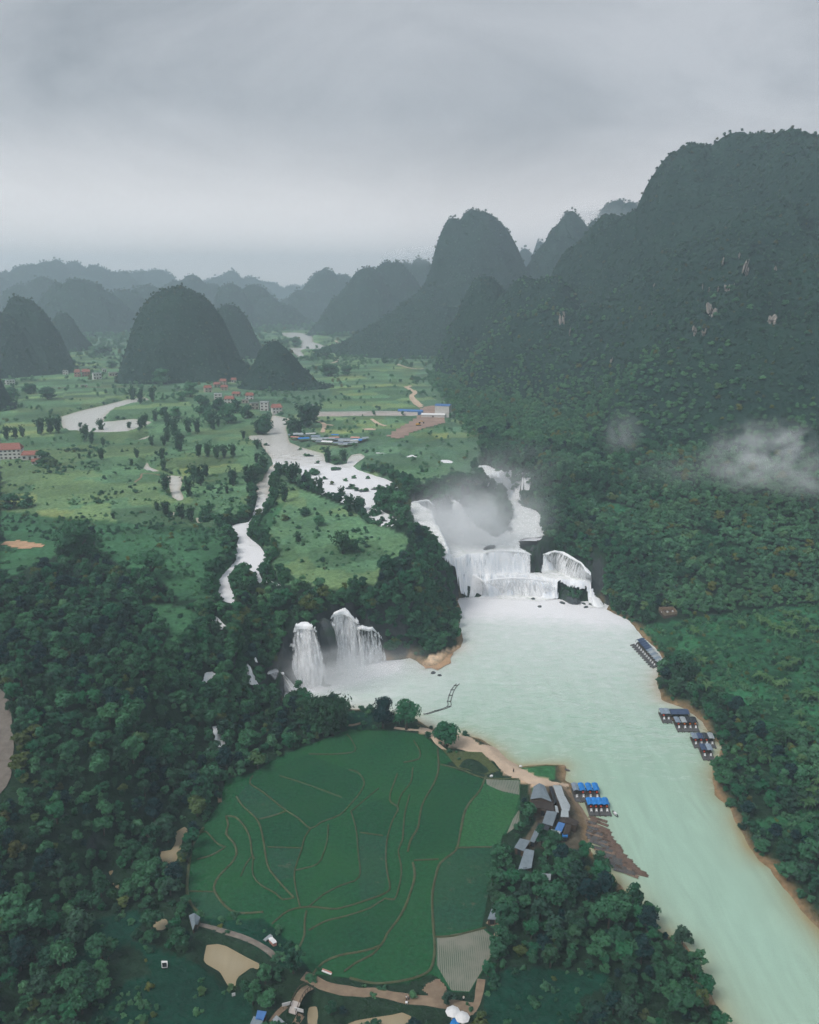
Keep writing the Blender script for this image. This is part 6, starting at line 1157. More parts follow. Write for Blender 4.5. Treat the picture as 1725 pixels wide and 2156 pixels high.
def board(px_, py_, w_, h_, lift, mat, label, name='signboard', cat='sign', rz=0.3):
    p_ = gp(px_, py_); e_ = empty(name, p_, rz); tag(e_, label, cat); part('panel', e_, M[mat], -w_ / 2, w_ / 2, -.05, .05, lift, lift + h_)
    for s in (-1, 1): part('post', e_, M['wood'], s * w_ * .4 - .05, s * w_ * .4 + .05, .06, .16, -.3, lift + h_ * .8)
    KEEP_OUT.append((np.array([[p_[0] - 2, p_[1] - 7], [p_[0] + 2, p_[1] - 7], [p_[0] + 2, p_[1] + 1], [p_[0] - 2, p_[1] + 1]]), .5))
board(*cL(645, 412), 2.4, 1.0, 1.2, 'white', 'blank white board at the west side of the bridge steps'); board(*cL(709, 444), 2.4, 1.0, 1.2, 'white', 'blank white board at the east side of the bridge steps', rz=-.3); board(*cL(365, 350), .9, .9, .5, 'white', 'small white board on the dark meadow')
def bench():
    A_, B_ = gp(*cL(828, 216)), gp(*cL(878, 236)); d = B_ - A_; L_ = np.hypot(d[0], d[1]); e_ = empty('long_bench', A_, math.atan2(d[1], d[0])); tag(e_, 'long white bench with red slat at the paddy corner', 'bench'); part('seat', e_, M['white'], 0, L_, -.25, .25, .45, .55); part('backrest', e_, M['pink'], 0, L_, .25, .32, .6, 1.0)
    for xx in (.2, L_ / 2, L_ - .2): part('leg', e_, M['wood'], xx - .05, xx + .05, -.2, .3, 0, .45)
bench()
def crates():
    for k, (a_, b_) in enumerate([(562,58),(570,66),(578,74)]):
        p_ = gp(*cL(a_, b_)); e_ = empty('crate_stack', p_, .5); tag(e_, 'pink crate, %s in the short row beside the stone path' % nth[k], 'crate', 'pink crates by the stone path'); part('body', e_, M['pink'], -.55, .55, -.5, .5, 0, 1.0); part('lid', e_, M['white'], -.6, .6, -.55, .55, 1.003, 1.12)
    p_ = gp(*cL(545, 46)); e_ = empty('handcart', p_, .9); tag(e_, 'grey handcart parked beside the pink crates', 'cart'); part('tray', e_, M['roof_pale'], -1.3, 1.3, -.5, .5, .5, .75)
    for s in (-1, 1): geo_part('wheel', e_, M['cloth_dark'], [tube([(0, s * .6, .4), (0, s * .72, .4)], [.4, .4], 10)])
crates()
def parasol(px_, py_, label):
    p_ = gp(px_, py_); e_ = empty('parasol', p_); tag(e_, label, 'parasol', 'white parasols'); n_ = 8; rim = [(1.9 * math.cos(6.283 * k / n_), 1.9 * math.sin(6.283 * k / n_), 2.3 - .12 * (k % 2)) for k in range(n_)]
    mid = [(1.0 * math.cos(6.283 * k / n_), 1.0 * math.sin(6.283 * k / n_), 2.75) for k in range(n_)]; mesh_obj('canopy', rim + mid + [(0, 0, 3.0)], [(k, (k + 1) % n_, (k + 1) % n_ + n_, k + n_) for k in range(n_)] + [(k + n_, (k + 1) % n_ + n_, 2 * n_) for k in range(n_)], M['white'], e_)
    geo_part('pole', e_, M['wood'], [tube([(0, 0, 0), (0, 0, 2.9)], [.05, .04], 6)]); part('base', e_, M['concrete'], -.35, .35, -.35, .35, 0, .15); KEEP_OUT.append((np.array([[p_[0] - 3, p_[1] - 7], [p_[0] + 3, p_[1] - 7], [p_[0] + 3, p_[1] + 2], [p_[0] - 3, p_[1] + 2]]), 1.0))
parasol(*cL(1515, 462), 'white parasol nearer the dirt road beside the blue awning'); parasol(*cL(1565, 492), 'white parasol below the blue awning')
# viewing platform on the far bank
def platform():
    P_ = np.array([gp(*p_) for p_ in cR6([(590,1422),(692,1412),(722,1450),(632,1472)])]); z_ = P_[:, 2].max() + .8; c_ = P_.mean(0); e_ = empty('viewing_platform', (c_[0], c_[1], z_)); tag(e_, 'square brown walled viewing platform on the far bank', 'platform'); Q = P_[:, :2] - c_[:2]
    mesh_obj('floor', [(q[0], q[1], 0) for q in Q] + [(q[0], q[1], -4) for q in Q], [(0, 3, 2, 1), (0, 1, 5, 4), (1, 2, 6, 5), (2, 3, 7, 6), (3, 0, 4, 7)], M['wood'], e_)
    for i in range(4):
        a_, b_ = Q[i], Q[(i + 1) % 4]; v = [(a_[0], a_[1], 0), (b_[0], b_[1], 0), (b_[0], b_[1], 1.6), (a_[0], a_[1], 1.6)]; ia, ib = a_ * .95, b_ * .95; v += [(ia[0], ia[1], 0), (ib[0], ib[1], 0), (ib[0], ib[1], 1.6), (ia[0], ia[1], 1.6)]
        mesh_obj('parapet', v, [(0, 1, 2, 3), (7, 6, 5, 4), (3, 2, 6, 7)], M['dirt'], e_)
    for k in range(3): boulder_ = part('table', e_, M['white'], -4 + 3 * k, -3.2 + 3 * k, -1 + k * .4, -.3 + k * .4, .003, .8)
    KEEP_OUT.append((P_[:, :2], 3.0)); KEEP_OUT.append((P_[:, :2] - np.array([4.0, 9.0]), 1.0))
platform()
# people: one skinned figure per person
def person(p_, rz, label, top_m, leg_m, s=1.0):
    e_ = empty('person', p_, rz); e_.scale = (s, s, s); tag(e_, label, 'person')
    J = {'pel': (0, 0, .95), 'che': (0, 0, 1.35), 'nek': (0, 0, 1.5), 'hed': (0, -.02, 1.66), 'top': (0, 0, 1.76), 'kl': (-.1, -.02, .5), 'al': (-.11, .02, .08), 'tl': (-.12, -.16, .04), 'kr': (.1, .04, .5), 'ar': (.12, .1, .08), 'tr': (.13, -.06, .04), 'sl': (-.2, 0, 1.42), 'el': (-.26, .02, 1.14), 'hl': (-.25, -.08, .88), 'sr': (.2, 0, 1.42), 'er': (.26, .02, 1.14), 'hr': (.25, -.08, .88), 'pl': (-.1, 0, .9), 'pr': (.1, 0, .9)}
    E_ = [('pel', 'che', .15, .17), ('che', 'nek', .17, .06), ('nek', 'hed', .06, .1), ('hed', 'top', .105, .07), ('pel', 'pl', .13, .1), ('pl', 'kl', .095, .065), ('kl', 'al', .065, .045), ('al', 'tl', .05, .035), ('pel', 'pr', .13, .1), ('pr', 'kr', .095, .065), ('kr', 'ar', .065, .045), ('ar', 'tr', .05, .035), ('che', 'sl', .1, .065), ('sl', 'el', .06, .045), ('el', 'hl', .045, .03), ('che', 'sr', .1, .065), ('sr', 'er', .06, .045), ('er', 'hr', .045, .03)]
    names = list(J); rad = {}
    for a_, b_, r0, r1 in E_: rad.setdefault(a_, r0); rad[b_] = r1
    me = bpy.data.meshes.new('body'); me.from_pydata([J[k] for k in names], [(names.index(a_), names.index(b_)) for a_, b_, _, _ in E_], []); o_ = bpy.data.objects.new('body', me); COL.objects.link(o_); o_.parent = e_
    md = o_.modifiers.new('skin', 'SKIN'); o_.modifiers.new('sub', 'SUBSURF').levels = 1
    for i, k in enumerate(names): me.skin_vertices[0].data[i].radius = (rad[k], rad[k]); me.skin_vertices[0].data[i].use_root = (k == 'pel')
    me.materials.append(M['skin']); geo_part('shirt', e_, M[top_m], [tube([(0, 0, .9), (0, 0, 1.15), (0, 0, 1.38), (0, 0, 1.47)], [.19, .185, .215, .1], 10)]); geo_part('trousers', e_, M[leg_m], [tube([J['al'], J['kl'], (-.09, 0, .93)], [.075, .09, .125], 8), tube([J['ar'], J['kr'], (.09, 0, .93)], [.075, .09, .125], 8)]); v, f = ICO1; mesh_obj('hair', [(a_ * .118, b_ * .118 + .025, c_ * .11 + 1.70) for a_, b_, c_ in v], f, M['cloth_dark'], e_)
person(gp(*cQ(720, 520)), .4, 'person in dark clothes standing on the pale sand path', 'cloth_dark', 'cloth_dark', 1.05)
person(gp(*cL(1272, 366)), 1.2, 'person in a white shirt on the dirt road', 'white', 'cloth_dark'); person(gp(*cL(1282, 362)), -.8, 'person in a pale top beside the one in white', 'wall_tan', 'navy'); person(gp(*cL(1572, 368)), .2, 'person standing where the dirt road bends', 'white', 'cloth_dark')
for (a_, b_, lb) in [(566, 550, 'white'), (770, 482, 'white')]:
    p_ = gp(*cQ(a_, b_)); o_ = boulder('stone', (p_[0], p_[1], p_[2] + .3), (.7, .5, .5), 'small white block on the bank above the flooded plot' if a_ == 566 else 'small white block on the green spit', M['white'])
for p_ in (cL(1272,382), cL(1300,355)):
    q = gp(*p_); e_ = empty('stool', q); tag(e_, 'low white stool on the verge of the dirt road', 'stool', 'white stools'); part('seat', e_, M['white'], -.3, .3, -.3, .3, .4, .5)
    for sx_ in (-1, 1):
        for sy in (-1, 1): part('leg', e_, M['white'], sx_ * .22 - .04, sx_ * .22 + .04, sy * .22 - .04, sy * .22 + .04, 0, .4)
# ------------------------------------------------------------------ forest, scrub and trees
x, y = jgrid(-420, 560, 95, 760, 3.3); z = gz(x, y); mzv = mz_(x, y)
ok, px, py = frustum(x, y, z + 6); ok &= mzv < z + 1.0
x, y, z, px, py = (a_[ok] for a_ in (x, y, z, px, py)); rgn = regions(x, y, z)
OPEN = [[(720,1470),(800,1475),(880,1485),(980,1510),(1060,1545),(1100,1575),(1200,1570),(1215,1650),(1180,1660),(1120,1650),(1050,1650),(1010,1640),(940,1600),(860,1560),(720,1545)]]
openland = anyin(px, py, OPEN) | rgn['meadow'] | rgn['shrubby'] | rgn['bankfield'] | rgn['low'] | rgn['beach'] | rgn['landing'] | rgn['yard'] | rgn['paddy'] | rgn['valley']
f = ~openland & clear_of(x, y, 1.0) & (nrg.random(len(x)) < 0.93); D = np.hypot(x, y)
f &= np.random.default_rng(5).random(len(x)) < np.where((D > 430) & (x < 60), 0.72, 1.0)
PROT = [PADDY, YARD, LANDING, BEACH, POND_PX['brown_pond'], POND_PX['brown_channel'], POND_PX['hut_pool'], POND_PX['forest_pool_b'], cL([(720,225),(800,240),(960,300),(1200,320),(1560,360),(1660,250),(1680,260),(1660,420),(1600,489),(1480,489),(1400,410),(1250,400),(1150,370),(960,345),(800,310),(700,430),(680,489),(560,489),(540,489),(640,380),(700,300)]), cL([(470,430),(560,430),(660,489),(440,489)]), cA([(120,980),(200,990),(540,1150),(560,1210),(500,1190),(300,1090),(120,1060)]), cN([(200,860),(700,890),(540,1000),(540,1122),(230,1122)]), cK([(700,760),(900,780),(1100,900),(1000,960),(640,1050)]), cK([(900,1150),(1300,1100),(1500,1120),(1560,1276),(900,1276)])]
FALLPX = [cE([(170,425),(350,420),(480,360),(580,365),(640,590),(800,685),(1030,690),(1030,780),(1110,800),(1200,780),(1440,890),(1475,1030),(1545,1180),(1000,1190),(540,1110),(490,920),(430,860),(380,740),(300,625),(200,600)]),
 cG([(610,372),(730,372),(800,760),(560,800),(450,690),(450,650),(560,670),(600,700)]), cG([(820,300),(930,270),(1010,350),(1130,400),(1170,620),(1000,680),(790,720),(800,560)]), cG([(320,612),(350,612),(410,745),(340,750)]), cG([(125,990),(175,990),(205,1118),(135,1120)]), cG([(95,660),(145,672),(138,722),(50,732)]), cG([(370,552),(392,556),(396,610),(372,606)])]
PROT += MEADOW + SHRUBBY + FALLPX + [UP_PX['left_stream'], UP_PX['upper_river'], UP_PX['right_stream'], UP_PX['pool_forest']]
for hh_ in (2.0, 4.5):
    qx, qy = proj(x, y, z + hh_); f &= ~anyin(qx, qy, PROT)
fx, fy, fz, fD = x[f], y[f], z[f], D[f]
fs = (0.32 + 0.62 * nrg.random(len(fx)) ** 2.4) * (0.86 + 0.4 * fbm(fx, fy, 45, 2, 44)); fpx = px[f]; fpy = py[f]
slope_side = (poly_sdf(fx, fy, RB) > 30) & (fbm(fx, fy, 60, 3, 46) > 0.40)
# the ones that show largest become trees of their own
app = fs / fD * ((fpx > 10) & (fpx < 1715) & (fpy > 20) & (fpy < 2140)) * ~slope_side
order = np.argsort(-app); solo = np.zeros(len(fx), bool); solo[order[:230]] = True
q = ~solo & ~slope_side
scatter('forest', np.c_[fx, fy, fz - .3][q], fs[q], TREE + TREE_X + TREE_S[:1] + BAMB_S[:1], 'dense dark green broadleaf forest covering the slopes around the falls', 'forest')
scatter('slope_forest', np.c_[fx, fy, fz - .3][slope_side], fs[slope_side], TREE_S, 'paler green forest above the bank opposite the paddy field', 'forest')
def tree_obj(name, loc, s, crown, trunk, label, cat='tree', group=None, hz_=1.0, wz=1.0, rz=None):
    o_ = empty(name, loc, rz if rz is not None else rnd.random() * 6.28); o_.scale = (s * wz, s * wz, s * hz_)
    for nm, d in (('crown', crown), ('trunk', trunk)):
        c_ = bpy.data.objects.new(nm, d); COL.objects.link(c_); c_.parent = o_
    return tag(o_, label, cat, group)
for i in np.nonzero(solo)[0]:
    px_, py_ = fpx[i], fpy[i]
    big = 'tall' if fs[i] > 0.72 else 'low'
    if px_ > 1480: lb, gr = (' broadleaf tree over the muddy bank opposite the drawn-up rafts' if py_ < 1850 else ' broadleaf tree on the far bank at the lowest river bend'), 'trees along the far river bank'
    elif px_ > 980:
        wh = 'just below the landing sheds' if py_ < 1830 else ('at the edge of the flooded plot' if px_ < 1080 and py_ < 2060 else ('leaning out over the river' if px_ > 1330 else ('around the dark clearing' if py_ > 2040 else 'in the middle of the riverside wood')))
        lb, gr = ' broadleaf tree %s' % wh, 'trees in the wood beside the raft landing'
    elif py_ > 1950:
        wh = 'between pond and footbridge' if 480 < px_ < 700 else ('along the creek below the dirt road' if px_ >= 700 else ('on the west shore of the brown pond' if px_ > 300 else 'at the far west corner of the dark meadow'))
        lb, gr = ' broadleaf tree %s' % wh, 'trees around the brown pond'
    else:
        wh = 'beside the brown channel' if px_ > 300 and py_ > 1700 else ('near the small cascade by the paddies' if px_ > 380 else ('below the curved road' if py_ < 1700 and px_ < 140 else ('above the hidden forest pools' if py_ > 1780 else 'deep in the wood west of the paddies')))
        lb, gr = ' broadleaf tree %s' % wh, 'trees in the wood west of the paddies'
    lb = big + lb; gr = gr + ', ' + wh if px_ <= 1480 else gr
    tree_obj('forest_tree', (fx[i], fy[i], fz[i] - .2), fs[i], (TREE + TREE_X)[i % 9], TRUNK[i % 3], lb, 'tree', gr, 0.85 + 0.35 * rnd.random())

x, y = jgrid(30, 700, 740, 1300, 6.0); z = gz(x, y); ok, px, py = frustum(x, y, z); ok &= (mz_(x, y) < z + 1) & (poly_sdf(x, y, RB) > 4); x, y, z = x[ok], y[ok], z[ok]; ok = clear_of(x, y, 1.0) & ~anyin(*proj(x, y, z), MEADOW); x, y, z = x[ok], y[ok], z[ok]
scatter('foot_forest', np.c_[x, y, z - .3], 0.5 + 0.5 * nrg.random(len(x)), TREE_S, 'green woods along the foot of the mountain', 'forest')
# growth clinging to the cliffs
x, y = jgrid(-130, 190, 300, 620, 1.25); z = gz(x, y); sl = np.hypot(gz(x + 2, y) - gz(x - 2, y), gz(x, y + 2) - gz(x, y - 2)) / 4
k = (sl > 0.5) & (z > 1.5) & clear_of(x, y, 0.2, False) & (nrg.random(len(x)) < np.clip(0.10 + 0.16 * sl, 0, .75))
for hh_ in (0.0, 2.5): k &= ~anyin(*proj(x, y, z + hh_), FALLPX)
x, y, z = x[k], y[k], z[k]
scatter('cliff_growth', np.c_[x, y - .8, z - 1.2], 0.38 + 0.42 * nrg.random(len(x)), TREE, 'trees and creepers clinging to the cliffs around the falls', 'forest')

# trees on the great mountain and the hills
x, y = jgrid(-150, 1150, 400, 1500, 5.6); zm = mz_(x, y); zg = gz(x, y); ok, px, py = frustum(x, y, zm + 5); ok &= zm > zg + 1.0
x, y, zm = x[ok], y[ok], zm[ok]
gx_ = (mz_(x + 5, y) - mz_(x - 5, y)) / 10; gy_ = (mz_(x, y + 5) - mz_(x, y - 5)) / 10; vis = (-gx_ * -x - gy_ * -y + (CAMZ - zm)) / np.sqrt(1 + gx_ ** 2 + gy_ ** 2) > -60
x, y, zm = x[vis], y[vis], zm[vis]; up = zm + 150 * (fbm(x, y, 110, 4, 48) - .5) + 34 * nrg.normal(size=len(x)) + 22 * (np.hypot(gx_, gy_)[vis] - 0.6) > 118
s_ = (0.65 + 0.6 * nrg.random(len(x)))
scatter('mountain_forest', np.c_[x, y, zm - 1.2][up], s_[up] * 0.46, TREE_H, 'dark green scrub forest clothing the steep mountain', 'forest')
scatter('foothill_forest', np.c_[x, y, zm - .8][~up], s_[~up] * 0.68, TREE_S, 'mid green forest on the lower mountain slope', 'forest')
HP, HS = [], []
for fn, box, D in hill_fns:
    sp = max(5.5, D * 0.0036); x, y = jgrid(box[0], box[1], box[2], box[3], sp); z = fn(x, y); ok, px, py = frustum(x, y, z); ok &= z > 49
    x, y, z = x[ok], y[ok], z[ok]; ux, uy = x / np.hypot(x, y), y / np.hypot(x, y); front = fn(x + ux * 8, y + uy * 8) - fn(x - ux * 8, y - uy * 8) > -6.0
    x, y, z = x[front], y[front], z[front]; HP.append(np.c_[x, y, z - sp * .12]); HS.append((0.30 + 0.50 * nrg.random(len(x)) ** 2) * sp / 7.0)
scatter('hill_forest', np.concatenate(HP), np.concatenate(HS), TREE_H, 'dark scrub forest on the rounded karst hills', 'forest')

# scrub on meadows, valley floor and banks
x, y = jgrid(-420, 420, 300, 720, 3.4); z = gz(x, y); ok, px, py = frustum(x, y, z); ok &= mz_(x, y) < z; x, y, z = x[ok], y[ok], z[ok]; rgn = regions(x, y, z)
nse = fbm(x, y, 22, 3, 51); lines_ = np.abs(((z * 0.75) % 1.0) - .5) < 0.16
pr = np.where(rgn['shrubby'], np.where(nse > .5, 0.8, .25), np.where(rgn['bankfield'], 0.42, np.where(rgn['meadow'], np.where(nse > 0.60, 0.40, 0.010) + 0.42 * lines_ * (nse > 0.36), 0)))
k = (nrg.random(len(x)) < pr) & clear_of(x, y, 0.2); x, y, z = x[k], y[k], z[k]
dk = fbm(x, y, 30, 2, 53) > 0.5; sz = 0.35 + 0.75 * nrg.random(len(x)) ** 2
scatter('meadow_scrub', np.c_[x, y, z - .1][~dk], sz[~dk], SHRUB, 'low green scrub dotting the plateau meadows', 'scrub')
scatter('dark_scrub', np.c_[x, y, z - .1][dk], sz[dk], SHRUB_D, 'low dark bushes in lines across the plateau meadows', 'scrub')
x, y = jgrid(-1400, 1100, 560, 3000, 9.0); z = gz(x, y); ok, px, py = frustum(x, y, z); ok &= mz_(x, y) < z; x, y, z = x[ok], y[ok], z[ok]; rgn = regions(x, y, z); D = np.hypot(x, y)
nse = fbm(x, y, 60, 3, 55); pr = np.where(rgn['valley'], np.where(nse > 0.57, 0.6, 0.015), np.where(rgn['meadow'] & (D > 700), np.where(nse > .62, .45, 0.008), 0)) * np.where(z < 60, 1, 0)
qx_ = x + 14 * (fbm(x, y, 50, 2, 111) - .5); qy_ = y + 14 * (fbm(x, y, 50, 2, 112) - .5); cu, cv = (qx_ * ca_ + qy_ * sa_) / 46.0, (-qx_ * sa_ + qy_ * ca_) / 27.0; cv = cv + .5 * (np.floor(cu) % 2); pr = np.maximum(pr, 0.3 * ((np.abs(cv - np.round(cv)) < .13) & (_h(np.round(cv).astype(np.int64), np.floor(cu).astype(np.int64), 3) > .5) & (rgn['meadow'] | rgn['valley'])))
k = (nrg.random(len(x)) < pr) & clear_of(x, y, 2.0); x, y, z, D = x[k], y[k], z[k], D[k]
scatter('valley_scrub', np.c_[x, y, z - .2], (0.28 + 0.45 * nrg.random(len(x))) * np.clip(D / 1000, .8, 2.2), TREE_S, 'scattered bushes and small trees on the valley floor', 'scrub')
# rank growth on the low ground
x, y = jgrid(-260, 420, 100, 430, 2.4); z = gz(x, y); ok, px, py = frustum(x, y, z); x, y, z, px, py = x[ok], y[ok], z[ok], px[ok], py[ok]; rgn = regions(x, y, z)
padd = poly_sdf(x, y, PADDY_W); nse = fbm(x, y, 12, 3, 57)
pr = np.where(rgn['low'], np.where(nse > .52, .55, .16), np.where(rgn['bankfield'], np.where(nse > .5, .7, .25), np.where((padd < -1) & (padd > -9) & ~rgn['beach'] & ~rgn['yard'] & (px < 1000), .22, 0))) + 0.2 * rgn['yard'] * (nse > .5)
k = (nrg.random(len(x)) < pr) & clear_of(x, y, 0.0); x, y, z = x[k], y[k], z[k]
scatter('undergrowth', np.c_[x, y, z - .1], 0.35 + 0.6 * nrg.random(len(x)) ** 1.6, SHRUB + SHRUB_D, 'low rank undergrowth around fields and paths', 'undergrowth')
# shore growth: bushes right at the water's edge
sh_ = []
for P_ in [RIVER_W] + [UP_W[k] for k in ('upper_river', 'left_stream', 'right_stream', 'pond_reeds', 'bend_river')]:
    b = np.asarray(P_)[:, :2]
    for a_, c_ in zip(b, np.roll(b, -1, 0)):
        L_ = np.hypot(*(c_ - a_)); n_ = int(L_ / 2.2)
        for t_ in nrg.random(n_): sh_.append(a_ + (c_ - a_) * t_ + nrg.normal(size=2) * 2.0)
sh_ = np.array(sh_); x, y = sh_[:, 0], sh_[:, 1]; z = gz(x, y); ok, px, py = frustum(x, y, z); rgn = regions(x, y, z)
k = ok & clear_of(x, y, 0.3) & ~anyin(*proj(x, y, z + 2.0), [UP_PX['left_stream'], UP_PX['upper_river'], UP_PX['right_stream'], UP_PX['pond_reeds'], UP_PX['bend_river']] + FALLPX) & ~rgn['beach'] & ~rgn['landing'] & ~rgn['yard'] & (nrg.random(len(x)) < 0.75) & ~((px > 1130) & (px < 1240) & (py > 1590) & (py < 1760)); x, y, z = x[k], y[k], z[k]
scatter('shore_scrub', np.c_[x, y, z - .2], 0.5 + 0.9 * nrg.random(len(x)) ** 1.5, SHRUB_D, 'dark bushes lining the banks of river and streams', 'scrub')

# trees one can tell apart on the plateau, read from the picture: (x, y of foot, height, kind)
TR = []
def add_trees(crop, lst, grp, lab):
    for e_ in lst: TR.append((crop(e_[0], e_[1]), e_[2] * crop.k, (e_[3] if len(e_) > 3 else 0) * crop.k, e_[4] if len(e_) > 4 else None, grp, lab))
add_trees(cC, [(40,165,80),(90,160,70),(130,150,70),(235,135,95),(290,130,100),(335,125,95),(490,170,100),(525,190,70),(580,120,75),(460,105,40)], 'trees by the river bend', 'dark bamboo clump on the near bank of the river bend')
add_trees(cC, [(590,200,50),(580,280,70),(515,265,35),(455,275,35),(785,270,60),(755,315,45),(650,620,40),(250,300,80,110),(290,320,60,90),(60,560,90,130),(150,550,70,110)], 'trees scattered on the west meadow', 'dark tree standing alone on the open west meadow')
add_trees(cC, [(830,95,80),(805,105,70),(740,110,50),(940,200,60),(1000,150,110),(1030,230,130),(960,180,90),(870,200,60),(930,280,70),(890,60,70),(960,100,90),(1080,130,90),(1130,130,80),(1180,55,80),(1250,90,60),(1220,110,70),(1490,130,80),(1520,110,90),(1395,160,50),(1475,220,60)], 'bamboo between river bend and upper river', 'bamboo clump in the belt between river bend and upper river')
add_trees(cC, [(1140,265,80),(1190,265,90),(1240,275,85),(1285,270,80),(1335,265,80)], 'bamboo row on the meadow', 'bamboo clump in the row of five on the middle meadow')
add_trees(cC, [(1510,350,110),(1470,300,60),(950,460,100),(940,345,70),(1110,400,100),(1150,430,120),(1085,490,110),(1180,380,80),(1335,430,110),(1420,420,110),(1450,400,90),(1300,475,50),(1420,470,40),(950,600,90),(1040,620,90),(1095,635,90),(900,570,60)], 'bamboo around the reed pond', 'tall bamboo clump near the small pale pond and stream')
add_trees(cC, [(1590,370,70),(1660,410,90),(1690,395,100),(1580,480,120),(1630,520,110),(1570,440,70)], 'trees at the fork of the river', 'bamboo at the fork where the stream leaves the river')
add_trees(cD, [(120,290,130),(165,250,110),(90,290,110),(370,300,130),(420,295,120),(490,240,120),(450,200,120)], 'bamboo beside the upper river', 'tall bamboo on the bank of the wide upper river')
add_trees(cD, [(250,600,90),(360,670,140),(300,620,90),(580,770,150,70),(755,800,100,60),(810,920,160),(870,910,130),(640,520,130),(770,510,100),(700,520,60,90),(705,585,40,90),(530,630,70,100)], 'trees along the rapids', 'dark bamboo at the edge of the white rapids')
add_trees(cD, [(760,1235,180,150),(850,1215,110,120),(460,930,70,100),(570,1010,80,110),(410,1140,80,70),(300,970,50,70)], 'bushy trees on the island meadow', 'bushy tree on the terraced meadow between the streams')
add_trees(cD, [(1100,900,170,150,'t'),(1200,900,170,170,'t'),(1010,950,110,110,'t'),(1260,960,130,130,'t'),(1540,900,230,190,'t'),(1620,880,180,170,'t'),(1130,800,110,80,'t')], 'trees on the lip of the great fall', 'leafy tree on the rock at the head of the great waterfall')
add_trees(cV, [(220,480,60,100,'t'),(440,455,40,90,'t'),(470,510,30,60,'t'),(680,580,70,100,'t'),(560,650,60),(590,660,60),(640,650,60),(800,630,60,90,'t'),(850,700,80,90,'t'),(880,740,70,70,'t'),(760,650,40,50),(740,720,50,60),(690,710,40,50),(920,690,60,60),(960,740,80,90,'t'),(990,700,60,60),(1040,720,60,70),(1110,785,80,80),(1230,800,80,70),(1290,760,100,90),(1320,740,80,70)], 'trees around the village', 'dark tree standing among the village houses below the hills')
add_trees(cV, [(1380,545,60,90,'t'),(1460,540,40,60,'t'),(1520,480,30,30),(1615,490,30,40),(1420,460,30,30),(1370,470,50,70,'t'),(1330,470,40,60,'t'),(1240,420,40,50,'t'),(130,620,50,70,'t'),(200,640,50,80,'t'),(50,640,50,80,'t'),(20,680,60,80,'t')], 'trees far up the valley', 'small dark tree on the distant valley floor')
feet = gp_many([a_[0] for a_ in TR])
for n_, ((px_, py_), hpx, wpx, kd, grp, lab) in enumerate(TR):
    p_ = feet[n_]; dep = p_[1] * CP - (p_[2] - CAMZ) * SP; hm = hpx * dep / F * 1.02
    if kd == 't' or (wpx > hpx * 0.95):
        wm = (wpx or hpx) * dep / F; s = hm / 8.6
        tree_obj('meadow_tree', (p_[0], p_[1], p_[2] - .2), s, TREE_LOW[n_ % 4], TRUNK[n_ % 3], lab, 'tree', grp, 1.0, wm / (8.6 * s))
    else:
        s = hm / 13.2; wm = (wpx or hpx * 0.62) * dep / F
        tree_obj('bamboo_clump', (p_[0], p_[1], p_[2] - .2), s, BAMB[n_ % 4], CULM[n_ % 2], lab, 'bamboo', grp, 1.0, wm / (7.2 * s))
# the single trees that stand out
def solo_tree(px_, py_, hpx, wpx, crown, trunk, label, name='tree', h0=8.6, w0=8.6, cat='tree'):
    p_ = gp(px_, py_); dep = p_[1] * CP - (p_[2] - CAMZ) * SP; hm = hpx * dep / F; wm = wpx * dep / F; s = hm / h0
    return tree_obj(name, (p_[0], p_[1], p_[2] - .2), s, crown, trunk, label, cat, None, 1.0, wm / (w0 * s), 1.3)
BIGT = [trunk_mesh('stout_trunk', 460 + i, 5.5, 0.4) for i in range(2)]
cr_dark = crown_mesh('dark_round_crown', M['leaf_teal'], 801, r=4.3, h=7.4, z0=1.2, lobes=15, n=1500, leaf=0.34)
cr_airy = crown_mesh('airy_crown', M['leaf_bright'], 802, r=4.4, h=6.6, z0=2.0, lobes=15, n=1500, leaf=0.33, core=0.55)
cr_lush = crown_mesh('lush_crown', M['leaf_bright'], 803, r=4.4, h=7.4, z0=1.0, lobes=14, n=1500, leaf=0.34)
cr_big = crown_mesh('great_crown', M['leaf'], 804, r=4.4, h=7.4, z0=1.2, lobes=18, n=1700, leaf=0.30)
cr_flat = crown_mesh('flat_crown', M['leaf'], 805, r=4.4, h=3.4, z0=4.6, lobes=13, n=1000, leaf=0.32)
solo_tree(*cG(1148,1000), 66, 54, cr_dark, BIGT[0], 'very dark round-crowned tree on the grass spit below the twin falls')
solo_tree(*cG(1288,1010), 66, 58, cr_airy, BIGT[1], 'airy blue-green tree with pale trunk beside the dark one')
solo_tree(*cG(1525,1110), 58, 56, cr_lush, BIGT[0], 'bright emerald tree standing alone above the sandy beach')
solo_tree(*cC(455,865), 86, 82, cr_big, BIGT[1], 'towering dark tree rising above the wood by the bare field', 'great_tree')
solo_tree(*cC(872,965), 62, 72, cr_flat, BIGT[0], 'flat-crowned tree with a bare forked trunk at the meadow edge')
for (a_, b_, h_, w_) in [(745,1030,215,130),(800,1045,240,140),(850,1050,250,130),(890,1010,230,130),(700,1000,200,120)]:
    p_ = cG(a_, b_); solo_tree(*p_, h_ * cG.k, w_ * cG.k, BAMB_N[a_ % 2], CULM[a_ % 2], 'tall arching bamboo clump at the edge of the paddy below the falls', 'bamboo_clump', 13.2, 8.0, 'bamboo')['group'] = 'bamboo group below the falls'
solo_tree(*cG(660,870), 34, 52, cr_lush, BIGT[0], 'bright rounded tree beside the tall bamboo at the pool')
